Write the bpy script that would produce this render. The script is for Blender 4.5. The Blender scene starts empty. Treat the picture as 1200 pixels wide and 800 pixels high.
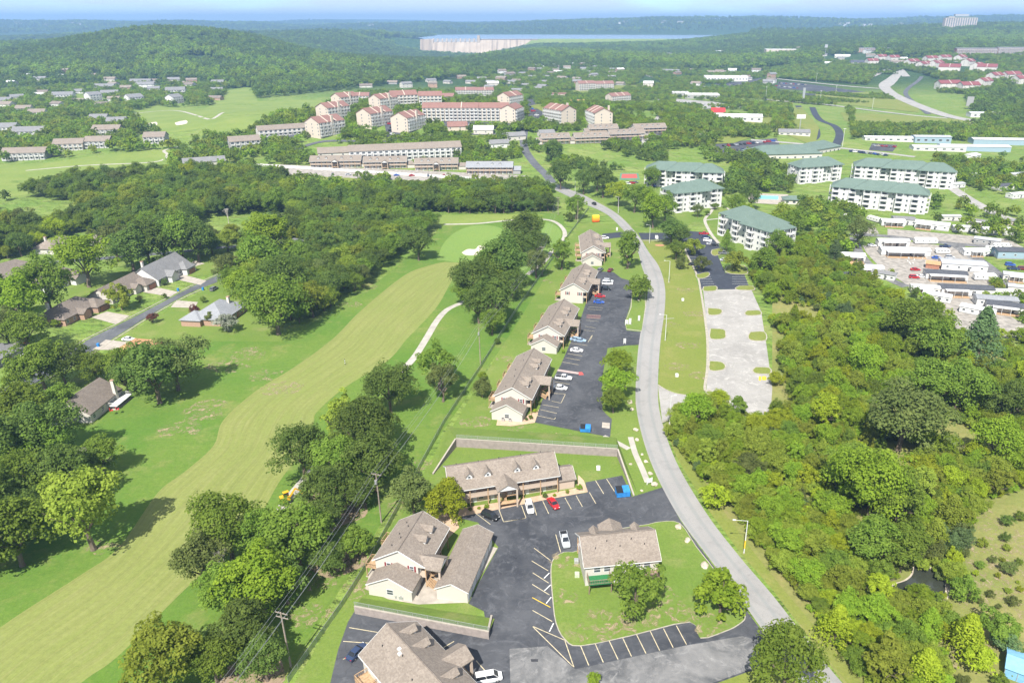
import bpy, bmesh, math, random
import numpy as np
from mathutils import Vector, Matrix
from mathutils.geometry import delaunay_2d_cdt
R = math.radians
scene = bpy.context.scene
col = scene.collection

# ------------------------------------------------------------------ camera
F, PX, PY, CH = 870.0, 655.0, 400.0, 110.0        # focal length and principal point in photo pixels, height in m
TILT = math.atan((400 - 24) / F)
cT, sT = math.cos(TILT), math.sin(TILT)
cam = bpy.data.cameras.new('camera')
cam.sensor_width = 36.0
cam.lens = F / 1200 * 36
cam.shift_x = -(PX - 600) / 1200
cam.clip_start = 1.0
cam.clip_end = 60000
camo = bpy.data.objects.new('camera', cam)
camo.location = (0, 0, CH)
camo.rotation_euler = (math.pi / 2 - TILT, 0, 0)
col.objects.link(camo)
scene.camera = camo

# ------------------------------------------------------------------ world, sun, exposure
SUN_EL, SUN_AZ = R(51), math.atan2(0.24, 0.97)     # light travels towards (sin az, cos az)
world = bpy.data.worlds.new('World')
scene.world = world
world.use_nodes = True
wn = world.node_tree.nodes
wl = world.node_tree.links
bg = wn['Background']
sky = wn.new('ShaderNodeTexSky')
sky.sky_type = 'NISHITA'
sky.sun_disc = False
sky.sun_elevation = SUN_EL
sky.sun_rotation = math.pi + SUN_AZ
sky.altitude = 1500
sky.air_density = 0.5
sky.dust_density = 0.0
sky.ozone_density = 2.0
tcw = wn.new('ShaderNodeTexCoord'); mpw = wn.new('ShaderNodeMapping'); mpw.inputs['Scale'].default_value = (3.0, 3.0, 22.0)
nzw = wn.new('ShaderNodeTexNoise'); nzw.inputs['Scale'].default_value = 2.2; nzw.inputs['Detail'].default_value = 6
crw = wn.new('ShaderNodeValToRGB'); crw.color_ramp.elements[0].position = .30; crw.color_ramp.elements[1].position = .56; crw.color_ramp.elements[1].color = (.85, .85, .85, 1)
mxw = wn.new('ShaderNodeMix'); mxw.data_type = 'RGBA'; mxw.inputs[7].default_value = (5.3, 5.7, 6.2, 1)
wl.new(tcw.outputs['Generated'], mpw.inputs[0]); wl.new(mpw.outputs[0], nzw.inputs[0]); wl.new(nzw.outputs[0], crw.inputs[0]); wl.new(crw.outputs[0], mxw.inputs[0])
wl.new(sky.outputs[0], mxw.inputs[6]); wl.new(mxw.outputs[2], bg.inputs[0])
bg.inputs[1].default_value = 0.092
sun = bpy.data.lights.new('sun', 'SUN')
sun.energy = 5.0
sun.angle = R(0.6)
sun.color = (1.0, 0.955, 0.88)
suno = bpy.data.objects.new('sun', sun)
d = Vector((math.sin(SUN_AZ) * math.cos(SUN_EL), math.cos(SUN_AZ) * math.cos(SUN_EL), -math.sin(SUN_EL)))
suno.rotation_euler = d.to_track_quat('-Z', 'Y').to_euler()
suno.location = (0, -200, 400)
col.objects.link(suno)
vs = scene.view_settings
vs.view_transform = 'Standard'
vs.look = 'None'
vs.exposure = 0.98
vs.gamma = 1.0
vs.use_curve_mapping = False
cy = scene.cycles
cy.max_bounces = 6
cy.diffuse_bounces = 3
cy.glossy_bounces = 2
cy.transmission_bounces = 3
cy.transparent_max_bounces = 12
cy.volume_bounces = 0

# ------------------------------------------------------------------ terrain and pixel -> ground
def sm(a, b, x):
    t = np.clip((x - a) / (b - a), 0, 1)
    return t * t * (3 - 2 * t)

HILLS = [  # x, y, amplitude, sx, sy
    (-1000, 2050, 52, 210, 260), (-1000, 2250, 34, 620, 420), (-1950, 2500, 30, 500, 420),
    (-1000, 3350, 34, 260, 260), (-1500, 3700, 34, 620, 420), (1800, 3250, 40, 420, 380),
    (-120, 835, 27, 230, 125)]
def terrain(x, y):
    x = np.asarray(x, float); y = np.asarray(y, float)
    z = np.zeros(np.broadcast(x, y).shape)
    for hx, hy, a, sx, sy in HILLS:
        g = a * np.exp(-((x - hx) / sx) ** 2 / 2 - ((y - hy) / sy) ** 2 / 2)
        z = z + np.maximum(g - 1.0, 0)
    # rising ground to the right (resort slope)
    z = z + 42 * sm(900, 2100, y) * sm(330, 1000, x)
    # valley below the dam
    z = z - 46 * sm(1700, 3000, y) * (1 - sm(3700, 3770, y)) * sm(-950, -640, x) * (1 - sm(-400, -60, x))
    # lake bed
    lake = sm(3760, 3900, y) * (1 - sm(5000, 5500, y)) * sm(-850, -600, x) * (1 - sm(2000, 2500, x))
    z = z + 18 * sm(3705, 3775, y) + 8 * sm(2600, 3500, y) * (1 - sm(3700, 3775, y)) * sm(-100, 300, x)
    z = z * (1 - lake) + 5 * lake
    # far ridges
    w = sm(4700, 6800, y)
    r1 = 62 + 14 * np.sin(x / 690 + 1.1) + 9 * np.sin(x / 263 + 0.4) + 5 * np.sin(x / 118 + y / 300)
    z = z + w * r1 * (1 - 0.35 * sm(7300, 8300, y))
    w2 = sm(8300, 10500, y)
    r2 = 76 + 18 * np.sin(x / 1130 + 2.2) + 14 * np.sin(x / 520 + 0.9) + 8 * np.sin(x / 210) + 42 * np.exp(-((x - 1450) / 700) ** 2) + 48 * np.exp(-((x + 3000) / 420) ** 2) + 16 * np.exp(-((x - 4300) / 500) ** 2)
    z = np.where(w2 > 0, z * (1 - w2) + w2 * r2, z)
    w3 = sm(11500, 14500, y)
    r3 = 100 + 16 * np.sin(x / 1900 + 0.3) + 8 * np.sin(x / 700)
    z = np.where(w3 > 0, np.maximum(z, z * (1 - w3) + w3 * r3), z)
    return z

def tz(x, y):
    return 0.0 if y < 480 else float(terrain(x, y))

def P(px, py, z=0.0):
    """photo pixel -> point on the plane z"""
    u = (px - PX) / F; v = (py - PY) / F
    k = (CH - z) / (sT + v * cT)
    return (u * k, k * (cT - v * sT))

_ks = np.geomspace(60, 16000, 700)
def G(px, py):
    """photo pixel -> point on the terrain"""
    if py > 232:
        x, y = P(px, py); return (x, y, 0.0)
    u = (px - PX) / F; v = (py - PY) / F
    xs = u * _ks; ys = _ks * (cT - v * sT); zs = CH - _ks * (sT + v * cT)
    below = np.nonzero(zs < terrain(xs, ys))[0]
    if len(below) == 0:
        k = 9000.0
    else:
        i = max(below[0], 1); a, b = _ks[i - 1], _ks[i]
        for _ in range(24):
            m = (a + b) / 2
            if CH - m * (sT + v * cT) < tz(u * m, m * (cT - v * sT)): b = m
            else: a = m
        k = b
    x, y = u * k, k * (cT - v * sT)
    return (x, y, tz(x, y))

# ------------------------------------------------------------------ materials
MATS = {}
KA = 0.87
def dim(c): return tuple(x * KA for x in c)
def mat(name, base, rough=0.85, var=0.12, scale=2.0, bump=0.0, bscale=None, spec=0.25, metal=0.0, col2=None, detail=4.0):
    if name in MATS: return MATS[name]
    base = dim(base); col2 = dim(col2) if col2 else None
    m = bpy.data.materials.new(name); m.use_nodes = True
    n, l = m.node_tree.nodes, m.node_tree.links
    b = n['Principled BSDF']
    b.inputs['Roughness'].default_value = rough
    b.inputs['Specular IOR Level'].default_value = spec
    b.inputs['Metallic'].default_value = metal
    tc = n.new('ShaderNodeNewGeometry')
    nt = n.new('ShaderNodeTexNoise'); nt.inputs['Scale'].default_value = scale; nt.inputs['Detail'].default_value = detail
    l.new(tc.outputs['Position'], nt.inputs['Vector'])
    cr = n.new('ShaderNodeValToRGB')
    c2 = col2 if col2 else [c * (1 + var) for c in base]
    c1 = base if col2 else [c * (1 - var) for c in base]
    cr.color_ramp.elements[0].position = 0.3; cr.color_ramp.elements[1].position = 0.7
    cr.color_ramp.elements[0].color = (*c1, 1); cr.color_ramp.elements[1].color = (*c2, 1)
    l.new(nt.outputs['Fac'], cr.inputs[0]); l.new(cr.outputs[0], b.inputs['Base Color'])
    if bump:
        bp = n.new('ShaderNodeBump'); bp.inputs['Strength'].default_value = bump; bp.inputs['Distance'].default_value = 0.05
        n2 = n.new('ShaderNodeTexNoise'); n2.inputs['Scale'].default_value = bscale or scale * 3
        l.new(tc.outputs['Position'], n2.inputs['Vector']); l.new(n2.outputs['Fac'], bp.inputs['Height']); l.new(bp.outputs[0], b.inputs['Normal'])
    MATS[name] = m
    return m

class NT:
    """tiny helper for longer node graphs"""
    def __init__(s, name):
        s.m = bpy.data.materials.new(name); s.m.use_nodes = True; MATS[name] = s.m
        s.n, s.l = s.m.node_tree.nodes, s.m.node_tree.links; s.b = s.n['Principled BSDF']
        s.b.inputs['Specular IOR Level'].default_value = 0.2
        s.g = s.n.new('ShaderNodeNewGeometry')
    def link(s, a, b): s.l.new(a, b)
    def noise(s, scale, detail=4, vec=None, dist=0.0, rough=0.55):
        t = s.n.new('ShaderNodeTexNoise'); t.inputs['Scale'].default_value = scale; t.inputs['Detail'].default_value = detail
        t.inputs['Distortion'].default_value = dist; t.inputs['Roughness'].default_value = rough
        s.l.new(vec or s.g.outputs['Position'], t.inputs['Vector']); return t.outputs['Fac']
    def ramp(s, fac, stops, interp='LINEAR'):
        r = s.n.new('ShaderNodeValToRGB'); e = r.color_ramp.elements; r.color_ramp.interpolation = interp
        while len(e) < len(stops): e.new(0.5)
        for el, (p, c) in zip(e, stops):
            el.position = p; el.color = (c, c, c, 1) if isinstance(c, (int, float)) else (*c, 1)
        s.l.new(fac, r.inputs[0]); return r.outputs[0]
    def mix(s, fac, a, b, mode='MIX'):
        x = s.n.new('ShaderNodeMix'); x.data_type = 'RGBA'; x.blend_type = mode
        for sock, v in ((x.inputs[0], fac), (x.inputs[6], a), (x.inputs[7], b)):
            if isinstance(v, (int, float)): sock.default_value = v
            elif isinstance(v, tuple): sock.default_value = (*v, 1)
            else: s.l.new(v, sock)
        return x.outputs[2]
    def math(s, op, a, b=0.0):
        x = s.n.new('ShaderNodeMath'); x.operation = op
        for sock, v in zip(x.inputs, (a, b)):
            if isinstance(v, (int, float)): sock.default_value = v
            else: s.l.new(v, sock)
        return x.outputs[0]
    def uv(s):
        t = s.n.new('ShaderNodeUVMap'); t.uv_map = 'UVMap'; return t.outputs[0]
    def sep(s, v):
        t = s.n.new('ShaderNodeSeparateXYZ'); s.l.new(v, t.inputs[0]); return t.outputs
    def mapping(s, v, scale, rot=0.0):
        t = s.n.new('ShaderNodeMapping'); t.inputs['Scale'].default_value = scale; t.inputs['Rotation'].default_value = (0, 0, rot)
        s.l.new(v, t.inputs['Vector']); return t.outputs[0]
    def bump(s, h, strength=0.4, dist=0.05):
        t = s.n.new('ShaderNodeBump'); t.inputs['Strength'].default_value = strength; t.inputs['Distance'].default_value = dist
        s.l.new(h, t.inputs['Height']); s.l.new(t.outputs[0], s.b.inputs['Normal'])
    def out(s, c, rough=0.9):
        s.l.new(c, s.b.inputs['Base Color']); s.b.inputs['Roughness'].default_value = rough; return s.m

def grass_mat(name, a, b, dry, dryamt=0.25, stripe=None, big=0.03, fine=0.9):
    a, b, dry = dim(a), dim(b), dim(dry); t = NT(name)
    c = t.mix(t.ramp(t.noise(big, 5), [(0.35, 0.0), (0.65, 1.0)]), a, b)
    c = t.mix(t.math('MULTIPLY', t.ramp(t.noise(0.085, 6, rough=0.65), [(0.54, 0.0), (0.72, 1.0)]), dryamt), c, dry)
    if stripe:  # mowing stripes across the sheet's own width
        uv = t.sep(t.uv())
        w = t.math('ADD', uv[0], t.math('MULTIPLY', t.noise(0.05, 2), 0.02))
        sn = t.math('SINE', t.math('MULTIPLY', w, stripe * math.pi * 2))
        c = t.mix(t.math('MULTIPLY', t.ramp(sn, [(0.2, 0.0), (0.8, 1.0)]), 0.5), c, tuple(v * 0.80 for v in a))
        n = t.noise(1.0, 5, vec=t.mapping(t.uv(), (60.0, 0.06, 1)), rough=0.6)
        c = t.mix(t.math('MULTIPLY', t.ramp(n, [(0.45, 0.0), (0.72, 1.0)]), 0.55), c, dry)
        n2 = t.noise(1.0, 5, vec=t.mapping(t.uv(), (22.0, 0.02, 1)), rough=0.6)
        c = t.mix(t.math('MULTIPLY', t.ramp(n2, [(0.5, 0.0), (0.7, 1.0)]), 0.4), c, tuple(v * 0.72 for v in b))
    c = t.mix(t.math('MULTIPLY', t.ramp(t.noise(0.33, 6, rough=0.7, dist=.8), [(0.52, 0.0), (0.75, 1.0)]), 0.42), c, tuple(.5 * x + .5 * y for x, y in zip(dry, b)))
    c = t.mix(t.math('MULTIPLY', t.ramp(t.noise(0.19, 6, rough=0.7, dist=1.2), [(0.30, 1.0), (0.46, 0.0)]), 0.30), c, tuple(x * 0.72 for x in a))
    f = t.noise(fine, 6, rough=0.7)
    c = t.mix(t.math('MULTIPLY', t.ramp(f, [(0.3, 1.0), (0.62, 0.0)]), 0.5), c, tuple(v * 0.58 for v in a))
    f2 = t.noise(fine * 3.1, 4, rough=0.75)
    c = t.mix(t.math('MULTIPLY', t.ramp(f2, [(0.5, 0.0), (0.72, 1.0)]), 0.45), c, tuple(.45 * x + .55 * y * 1.1 for x, y in zip(dry, b)))
    t.bump(f, 0.5, 0.12)
    return t.out(c, 0.95)

GRASS_A, GRASS_B, DRY = (0.112, 0.186, 0.030), (0.158, 0.216, 0.045), (0.30, 0.27, 0.12)
M_lawn = grass_mat('lawn_grass', GRASS_A, GRASS_B, DRY, 0.35)
M_yard = grass_mat('yard_grass', (0.118, 0.200, 0.028), (0.165, 0.230, 0.043), DRY, 0.6, fine=1.6)
M_rough = grass_mat('rough_grass', (0.084, 0.182, 0.020), (0.140, 0.214, 0.034), (0.29, 0.26, 0.10), 0.6)
M_fair = grass_mat('fairway_grass', (0.225, 0.255, 0.070), (0.192, 0.240, 0.056), (0.31, 0.295, 0.125), 0.2, stripe=7)
M_fair2 = grass_mat('far_fairway_grass', (0.16, 0.235, 0.045), (0.22, 0.28, 0.06), (0.31, 0.29, 0.12), 0.3)
def worn_mat(name, a, b, thr=.5):
    # worn turf: bare tufts with ragged edges, grass showing between
    t = NT(name); tr = t.n.new('ShaderNodeBsdfTransparent'); mx = t.n.new('ShaderNodeMixShader')
    t.out(t.mix(t.noise(1.2, 4), dim(a), dim(b)), .95)
    t.link(t.ramp(t.noise(0.55, 6, rough=.7, dist=1.0), [(thr, 0.), (thr + .14, .85)]), mx.inputs[0]); t.link(tr.outputs[0], mx.inputs[1]); t.link(t.b.outputs[0], mx.inputs[2]); t.link(mx.outputs[0], t.n['Material Output'].inputs[0]); return t.m
M_worng = worn_mat('worn_turf', (0.34, 0.29, 0.16), (0.40, 0.31, 0.20))
M_wornd = worn_mat('worn_earth', (0.30, 0.22, 0.145), (0.38, 0.29, 0.20), .38)
M_verge = grass_mat('verge_grass', (0.165, 0.215, 0.035), (0.20, 0.225, 0.05), (0.34, 0.28, 0.12), 0.55, fine=1.3)
M_meadow = grass_mat('meadow_grass', (0.165, 0.205, 0.045), (0.26, 0.25, 0.085), (0.36, 0.26, 0.13), 0.6, big=0.05, fine=0.7)
M_green = grass_mat('putting_grass', (0.16, 0.26, 0.055), (0.18, 0.28, 0.06), (0.25, 0.27, 0.08), 0.2)

def ground_mat():
    t = NT('ground_cover')
    c = t.mix(t.ramp(t.noise(0.02, 5), [(0.35, 0.0), (0.65, 1.0)]), GRASS_A, GRASS_B)
    c = t.mix(t.math('MULTIPLY', t.ramp(t.noise(0.07, 6, rough=0.65), [(0.5, 0.0), (0.7, 1.0)]), 0.4), c, DRY)
    fo = t.mix(t.ramp(t.noise(0.09, 4), [(0.3, 0.0), (0.7, 1.0)]), (0.018, 0.045, 0.011), (0.055, 0.095, 0.022))
    fo = t.mix(t.ramp(t.noise(0.012, 4), [(0.35, 0.0), (0.7, 0.6)]), fo, (0.03, 0.075, 0.018))
    p = t.sep(t.g.outputs['Position'])
    f = t.ramp(t.math('DIVIDE', p[1], 4000.0), [(0.30, 0.0), (0.36, 1.0)])
    c = t.mix(f, c, fo)
    t.bump(t.noise(0.11, 5), 1.0, 6.0)
    return t.out(c, 0.95)
M_ground = ground_mat()

def asphalt_mat(name, a, b, crack, s=1.0, patch=0.06):
    a, b = dim(a), dim(b); t = NT(name)
    c = t.mix(t.ramp(t.noise(patch, 6, rough=0.68, dist=0.6), [(0.38, 0.0), (0.68, 1.0)]), a, b)
    c = t.mix(t.math('MULTIPLY', t.ramp(t.noise(0.35, 6, rough=0.7, dist=1.2), [(0.50, 0.0), (0.70, 1.0)]), 0.85), c, b)
    c = t.mix(t.math('MULTIPLY', t.ramp(t.noise(0.16, 7, rough=0.75, dist=2.5), [(0.54, 0.0), (0.66, 1.0)]), 0.55), c, tuple(x * 1.55 for x in b))
    v = t.n.new('ShaderNodeTexVoronoi'); v.feature = 'DISTANCE_TO_EDGE'; v.inputs['Scale'].default_value = 0.16 * s
    w = t.n.new('ShaderNodeVectorMath'); w.operation = 'ADD'
    nz = t.n.new('ShaderNodeTexNoise'); nz.inputs['Scale'].default_value = 0.4; t.link(t.g.outputs['Position'], nz.inputs['Vector'])
    sc = t.n.new('ShaderNodeVectorMath'); sc.operation = 'SCALE'; sc.inputs[3].default_value = 3.0
    t.link(nz.outputs['Color'], sc.inputs[0]); t.link(t.g.outputs['Position'], w.inputs[0]); t.link(sc.outputs[0], w.inputs[1])
    t.link(w.outputs[0], v.inputs['Vector'])
    cr = t.ramp(v.outputs['Distance'], [(0.0, 1.0), (0.016, 0.0)])
    c = t.mix(t.math('MULTIPLY', t.math('MULTIPLY', cr, t.ramp(t.noise(0.07, 3), [(.45, 0.), (.6, 1.)])), 0.55), c, crack)
    f = t.noise(9.0, 3)
    c = t.mix(t.math('MULTIPLY', f, 0.25), c, tuple(x * 1.5 for x in a))
    t.bump(f, 0.2, 0.02)
    return t.out(c, 0.88)
M_asph = asphalt_mat('lot_asphalt', (0.042, 0.045, 0.053), (0.102, 0.105, 0.114), (0.016, 0.018, 0.022))
M_asph_new = asphalt_mat('fresh_asphalt', (0.036, 0.042, 0.056), (0.055, 0.062, 0.078), (0.014, 0.016, 0.02))
M_street = asphalt_mat('street_asphalt', (0.075, 0.08, 0.088), (0.135, 0.14, 0.148), (0.05, 0.05, 0.055))
M_worn = asphalt_mat('worn_pavement', (0.090, 0.092, 0.096), (0.245, 0.24, 0.235), (0.05, 0.05, 0.055), 1.6, 0.12)
M_oldconc = asphalt_mat('old_concrete_lot', (0.26, 0.25, 0.235), (0.37, 0.355, 0.335), (0.16, 0.17, 0.11), 1.5, 0.10)

def road_mat():
    t = NT('road_surface')
    uv = t.sep(t.uv())
    c = t.mix(t.ramp(t.noise(0.08, 5), [(0.3, 0.0), (0.7, 1.0)]), (0.225, 0.217, 0.208), (0.265, 0.256, 0.246))
    sn = t.math('SINE', t.math('MULTIPLY', uv[0], math.pi * 4))   # worn wheel tracks in both lanes
    c = t.mix(t.math('MULTIPLY', t.ramp(sn, [(0.35, 0.0), (1.0, 1.0)]), 0.5), c, (0.17, 0.187, 0.185))
    ln = t.noise(1.0, 4, vec=t.mapping(t.uv(), (25, 0.05, 1)))
    c = t.mix(t.math('MULTIPLY', ln, 0.22), c, (0.35, 0.345, 0.335))
    c = t.mix(t.math('MULTIPLY', t.ramp(t.noise(0.12, 6, rough=.7, dist=1.5), [(.52, 0.), (.66, 1.)]), .35), c, (0.15, 0.148, 0.146))
    c = t.mix(t.math('MULTIPLY', t.ramp(t.noise(1.0, 5, vec=t.mapping(t.uv(), (2.0, 0.35, 1)), dist=3.0), [(.495, 0.), (.5, 1.), (.505, 0.)]), .5), c, (0.09, 0.09, 0.09))
    t.bump(t.noise(8.0, 3), 0.2, 0.02)
    return t.out(c, 0.9)
M_road = road_mat()
M_conc = mat('pale_concrete', (0.39, 0.35, 0.30), 0.9, 0.18, 0.6, 0.15)
M_path = mat('path_concrete', (0.40, 0.375, 0.33), 0.9, 0.15, 0.3, 0.1)
M_kerb = mat('kerb_concrete', (0.36, 0.33, 0.275), 0.9, 0.2, 1.0)
M_sand = mat('bunker_sand', (0.56, 0.51, 0.42), 0.95, 0.06, 0.8, 0.3)
M_dirt = mat('bare_earth', (0.30, 0.22, 0.145), 0.95, 0.35, 0.35, 0.4)
M_gravel = mat('light_gravel', (0.31, 0.285, 0.255), 0.95, 0.32, 0.4, 0.4)
M_line = mat('line_paint', (0.52, 0.45, 0.30), 0.8, 0.25, 1.4)
M_linew = mat('white_line_paint', (0.66, 0.66, 0.64), 0.8, 0.2, 1.4)
M_liney = mat('yellow_line_paint', (0.75, 0.50, 0.03), 0.8, 0.15, 1.4)
M_redline = mat('red_line_paint', (0.50, 0.09, 0.08), 0.8, 0.15, 1.4)

def shingle_mat(name, a, b):
    a, b = dim(a), dim(b); t = NT(name)
    v = t.n.new('ShaderNodeTexVoronoi'); v.inputs['Scale'].default_value = 3.0
    mp = t.n.new('ShaderNodeMapping'); mp.inputs['Scale'].default_value = (1.0, 1.0, 1.8)
    t.link(t.g.outputs['Position'], mp.inputs['Vector']); t.link(mp.outputs[0], v.inputs['Vector'])
    r = t.sep(v.outputs['Color'])
    c = t.mix(r[0], a, b)
    c = t.mix(t.math('MULTIPLY', t.ramp(t.noise(0.25, 5), [(0.35, 0.0), (0.7, 1.0)]), 0.35), c, tuple(x * 0.75 for x in a))
    p = t.sep(t.g.outputs['Position'])
    cs = t.ramp(t.math('FRACT', t.math('MULTIPLY', p[2], 5.0)), [(0.0, 0.0), (0.16, 1.0)])   # shingle courses
    c = t.mix(t.math('MULTIPLY', t.math('SUBTRACT', 1.0, cs), 0.16), c, tuple(x * 0.55 for x in a))
    t.bump(cs, 0.35, 0.03)
    return t.out(c, 0.92)
M_shingle = shingle_mat('tan_shingles', (0.210, 0.176, 0.148), (0.300, 0.256, 0.216))
M_shbrown = shingle_mat('brown_shingles', (0.165, 0.138, 0.118), (0.25, 0.212, 0.182))
M_shgrey = shingle_mat('grey_shingles', (0.18, 0.18, 0.185), (0.26, 0.258, 0.26))
M_shslate = shingle_mat('blue_grey_shingles', (0.235, 0.245, 0.265), (0.315, 0.325, 0.345))
M_shgreen = shingle_mat('green_shingles', (0.115, 0.165, 0.14), (0.155, 0.21, 0.18))
M_shred = shingle_mat('red_shingles', (0.225, 0.122, 0.102), (0.29, 0.165, 0.14))
M_shcrim = shingle_mat('crimson_shingles', (0.20, 0.062, 0.062), (0.26, 0.09, 0.088))
M_shorange = shingle_mat('terracotta_shingles', (0.46, 0.25, 0.13), (0.55, 0.31, 0.17))
M_shdark = shingle_mat('charcoal_shingles', (0.065, 0.07, 0.085), (0.11, 0.115, 0.13))

def siding_mat(name, a, dirt=0.10):
    a = dim(a); t = NT(name)
    p = t.sep(t.g.outputs['Position'])
    cs = t.ramp(t.math('FRACT', t.math('MULTIPLY', p[2], 5.5)), [(0.0, 0.0), (0.2, 1.0)])
    c = t.mix(t.math('MULTIPLY', t.noise(0.5, 5), dirt * 2), a, tuple(x * 0.8 for x in a))
    c = t.mix(t.math('MULTIPLY', t.math('SUBTRACT', 1.0, cs), 0.25), c, tuple(x * 0.6 for x in a))
    t.bump(cs, 0.3, 0.03)
    return t.out(c, 0.7)
M_cream = siding_mat('cream_siding', (0.56, 0.525, 0.475))
M_beige = siding_mat('beige_siding', (0.50, 0.41, 0.33))
M_white = siding_mat('white_siding', (0.66, 0.655, 0.64))
M_offw = siding_mat('off_white_siding', (0.62, 0.59, 0.54))
M_condo = siding_mat('condo_stucco', (0.58, 0.50, 0.42))
M_greyw = siding_mat('grey_siding', (0.35, 0.345, 0.335))
M_bluew = siding_mat('blue_metal_siding', (0.30, 0.40, 0.47))
M_greenw = siding_mat('sage_siding', (0.30, 0.33, 0.29))
M_brick = mat('tan_brick', (0.40, 0.26, 0.19), 0.9, 0.25, 6.0, 0.2)
M_brown = mat('brown_siding', (0.36, 0.17, 0.11), 0.85, 0.15, 2.0)
M_rust = mat('orange_brick', (0.50, 0.22, 0.11), 0.85, 0.15, 2.0)
M_trim = mat('white_trim', (0.68, 0.68, 0.665), 0.6, 0.04, 3.0)
M_shut = mat('maroon_shutter', (0.22, 0.035, 0.04), 0.6, 0.1, 3.0)
M_wood = mat('deck_timber', (0.43, 0.29, 0.17), 0.85, 0.25, 2.5, 0.2)
M_wood2 = mat('weathered_timber', (0.26, 0.19, 0.14), 0.9, 0.25, 2.5, 0.2)
M_pole = mat('pole_timber', (0.30, 0.25, 0.205), 0.95, 0.2, 3.0, 0.3)
M_metal = mat('galvanised_metal', (0.55, 0.56, 0.57), 0.45, 0.08, 3.0, metal=0.6)
M_dark = mat('dark_metal', (0.05, 0.05, 0.055), 0.5, 0.1, 3.0)
M_black = mat('black_plastic', (0.02, 0.02, 0.022), 0.5, 0.1, 3.0)
M_metroof = mat('white_metal_roof', (0.62, 0.625, 0.63), 0.5, 0.1, 0.6)
M_metgrey = mat('grey_metal_roof', (0.40, 0.41, 0.43), 0.5, 0.1, 0.6)
M_flat = mat('flat_roof_membrane', (0.48, 0.48, 0.47), 0.9, 0.15, 0.3)
M_rock = mat('pale_limestone', (0.46, 0.40, 0.32), 0.95, 0.25, 1.6, 0.4)
M_block = mat('retaining_block', (0.30, 0.26, 0.24), 0.92, 0.14, 1.2, 0.3)
M_cap = mat('retaining_cap', (0.38, 0.34, 0.29), 0.92, 0.1, 1.2, 0.2)
M_dblue = mat('dumpster_blue', (0.035, 0.22, 0.55), 0.55, 0.2, 1.5)
M_bark = mat('tree_bark', (0.16, 0.125, 0.095), 0.95, 0.3, 2.0, 0.4)
M_bark2 = mat('bleached_wood', (0.50, 0.46, 0.42), 0.95, 0.2, 2.0, 0.3)
M_orange = mat('safety_orange', (0.75, 0.20, 0.02), 0.6, 0.05, 2.0)
M_yellow = mat('machine_yellow', (0.75, 0.40, 0.02), 0.5, 0.08, 2.0)
M_red = mat('bright_red', (0.55, 0.04, 0.04), 0.5, 0.08, 2.0)
M_court = mat('tennis_red', (0.42, 0.10, 0.08), 0.9, 0.08, 0.5)
M_courtg = mat('tennis_green', (0.10, 0.22, 0.14), 0.9, 0.08, 0.5)
M_carpet = mat('green_carpet', (0.03, 0.17, 0.06), 0.95, 0.15, 3.0)
M_tarp = mat('blue_tarp', (0.20, 0.42, 0.62), 0.6, 0.12, 1.0, 0.3)
M_mulch = mat('mulch', (0.42, 0.22, 0.12), 0.95, 0.3, 1.5, 0.4)
M_damc = None

def glass_mat():
    t = NT('window_glass')
    t.b.inputs['Metallic'].default_value = 0.0; t.b.inputs['Specular IOR Level'].default_value = 0.8
    return t.out(t.mix(t.noise(0.8, 2), (0.035, 0.042, 0.05), (0.10, 0.115, 0.13)), 0.08)
M_glass = glass_mat()
M_pglass = mat('car_glass', (0.02, 0.024, 0.03), 0.06, 0.1, 1.0, spec=0.8)
M_tyre = mat('tyre_rubber', (0.022, 0.022, 0.024), 0.9, 0.1, 4.0)
M_rim = mat('wheel_rim', (0.50, 0.50, 0.52), 0.35, 0.05, 4.0, metal=0.7)
M_lampr = mat('tail_light', (0.45, 0.02, 0.02), 0.3, 0.05, 4.0)
M_lampw = mat('head_light', (0.80, 0.80, 0.78), 0.2, 0.05, 4.0)
def water_mat(name, c, rough=0.06, bump=0.15, sc=0.6):
    t = NT(name); t.b.inputs['Specular IOR Level'].default_value = 0.5
    t.bump(t.noise(sc, 4), bump, 0.1)
    return t.out(t.mix(t.noise(0.05, 3), c, tuple(x * 1.3 for x in c)), rough)
M_pond = water_mat('pond_water', (0.030, 0.034, 0.026))
M_lake = water_mat('lake_water', (0.13, 0.20, 0.29), 0.25, 0.3, 0.05)
M_pool = water_mat('pool_water', (0.22, 0.55, 0.68))

# chain-link mesh: a woven wire screen, partly see-through
def chain_mat(name, c, cover):
    t = NT(name)
    tr = t.n.new('ShaderNodeBsdfTransparent'); mx = t.n.new('ShaderNodeMixShader')
    t.out(t.mix(t.noise(2.0, 3), c, tuple(x * 0.7 for x in c)), 0.7)
    mx.inputs[0].default_value = cover
    t.link(tr.outputs[0], mx.inputs[1]); t.link(t.b.outputs[0], mx.inputs[2])
    t.link(mx.outputs[0], t.n['Material Output'].inputs[0]); return t.m
M_chain = chain_mat('chain_link_mesh', (0.25, 0.33, 0.19), 0.72)
M_chainp = chain_mat('chain_link_pale', (0.24, 0.30, 0.22), 0.45)

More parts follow.
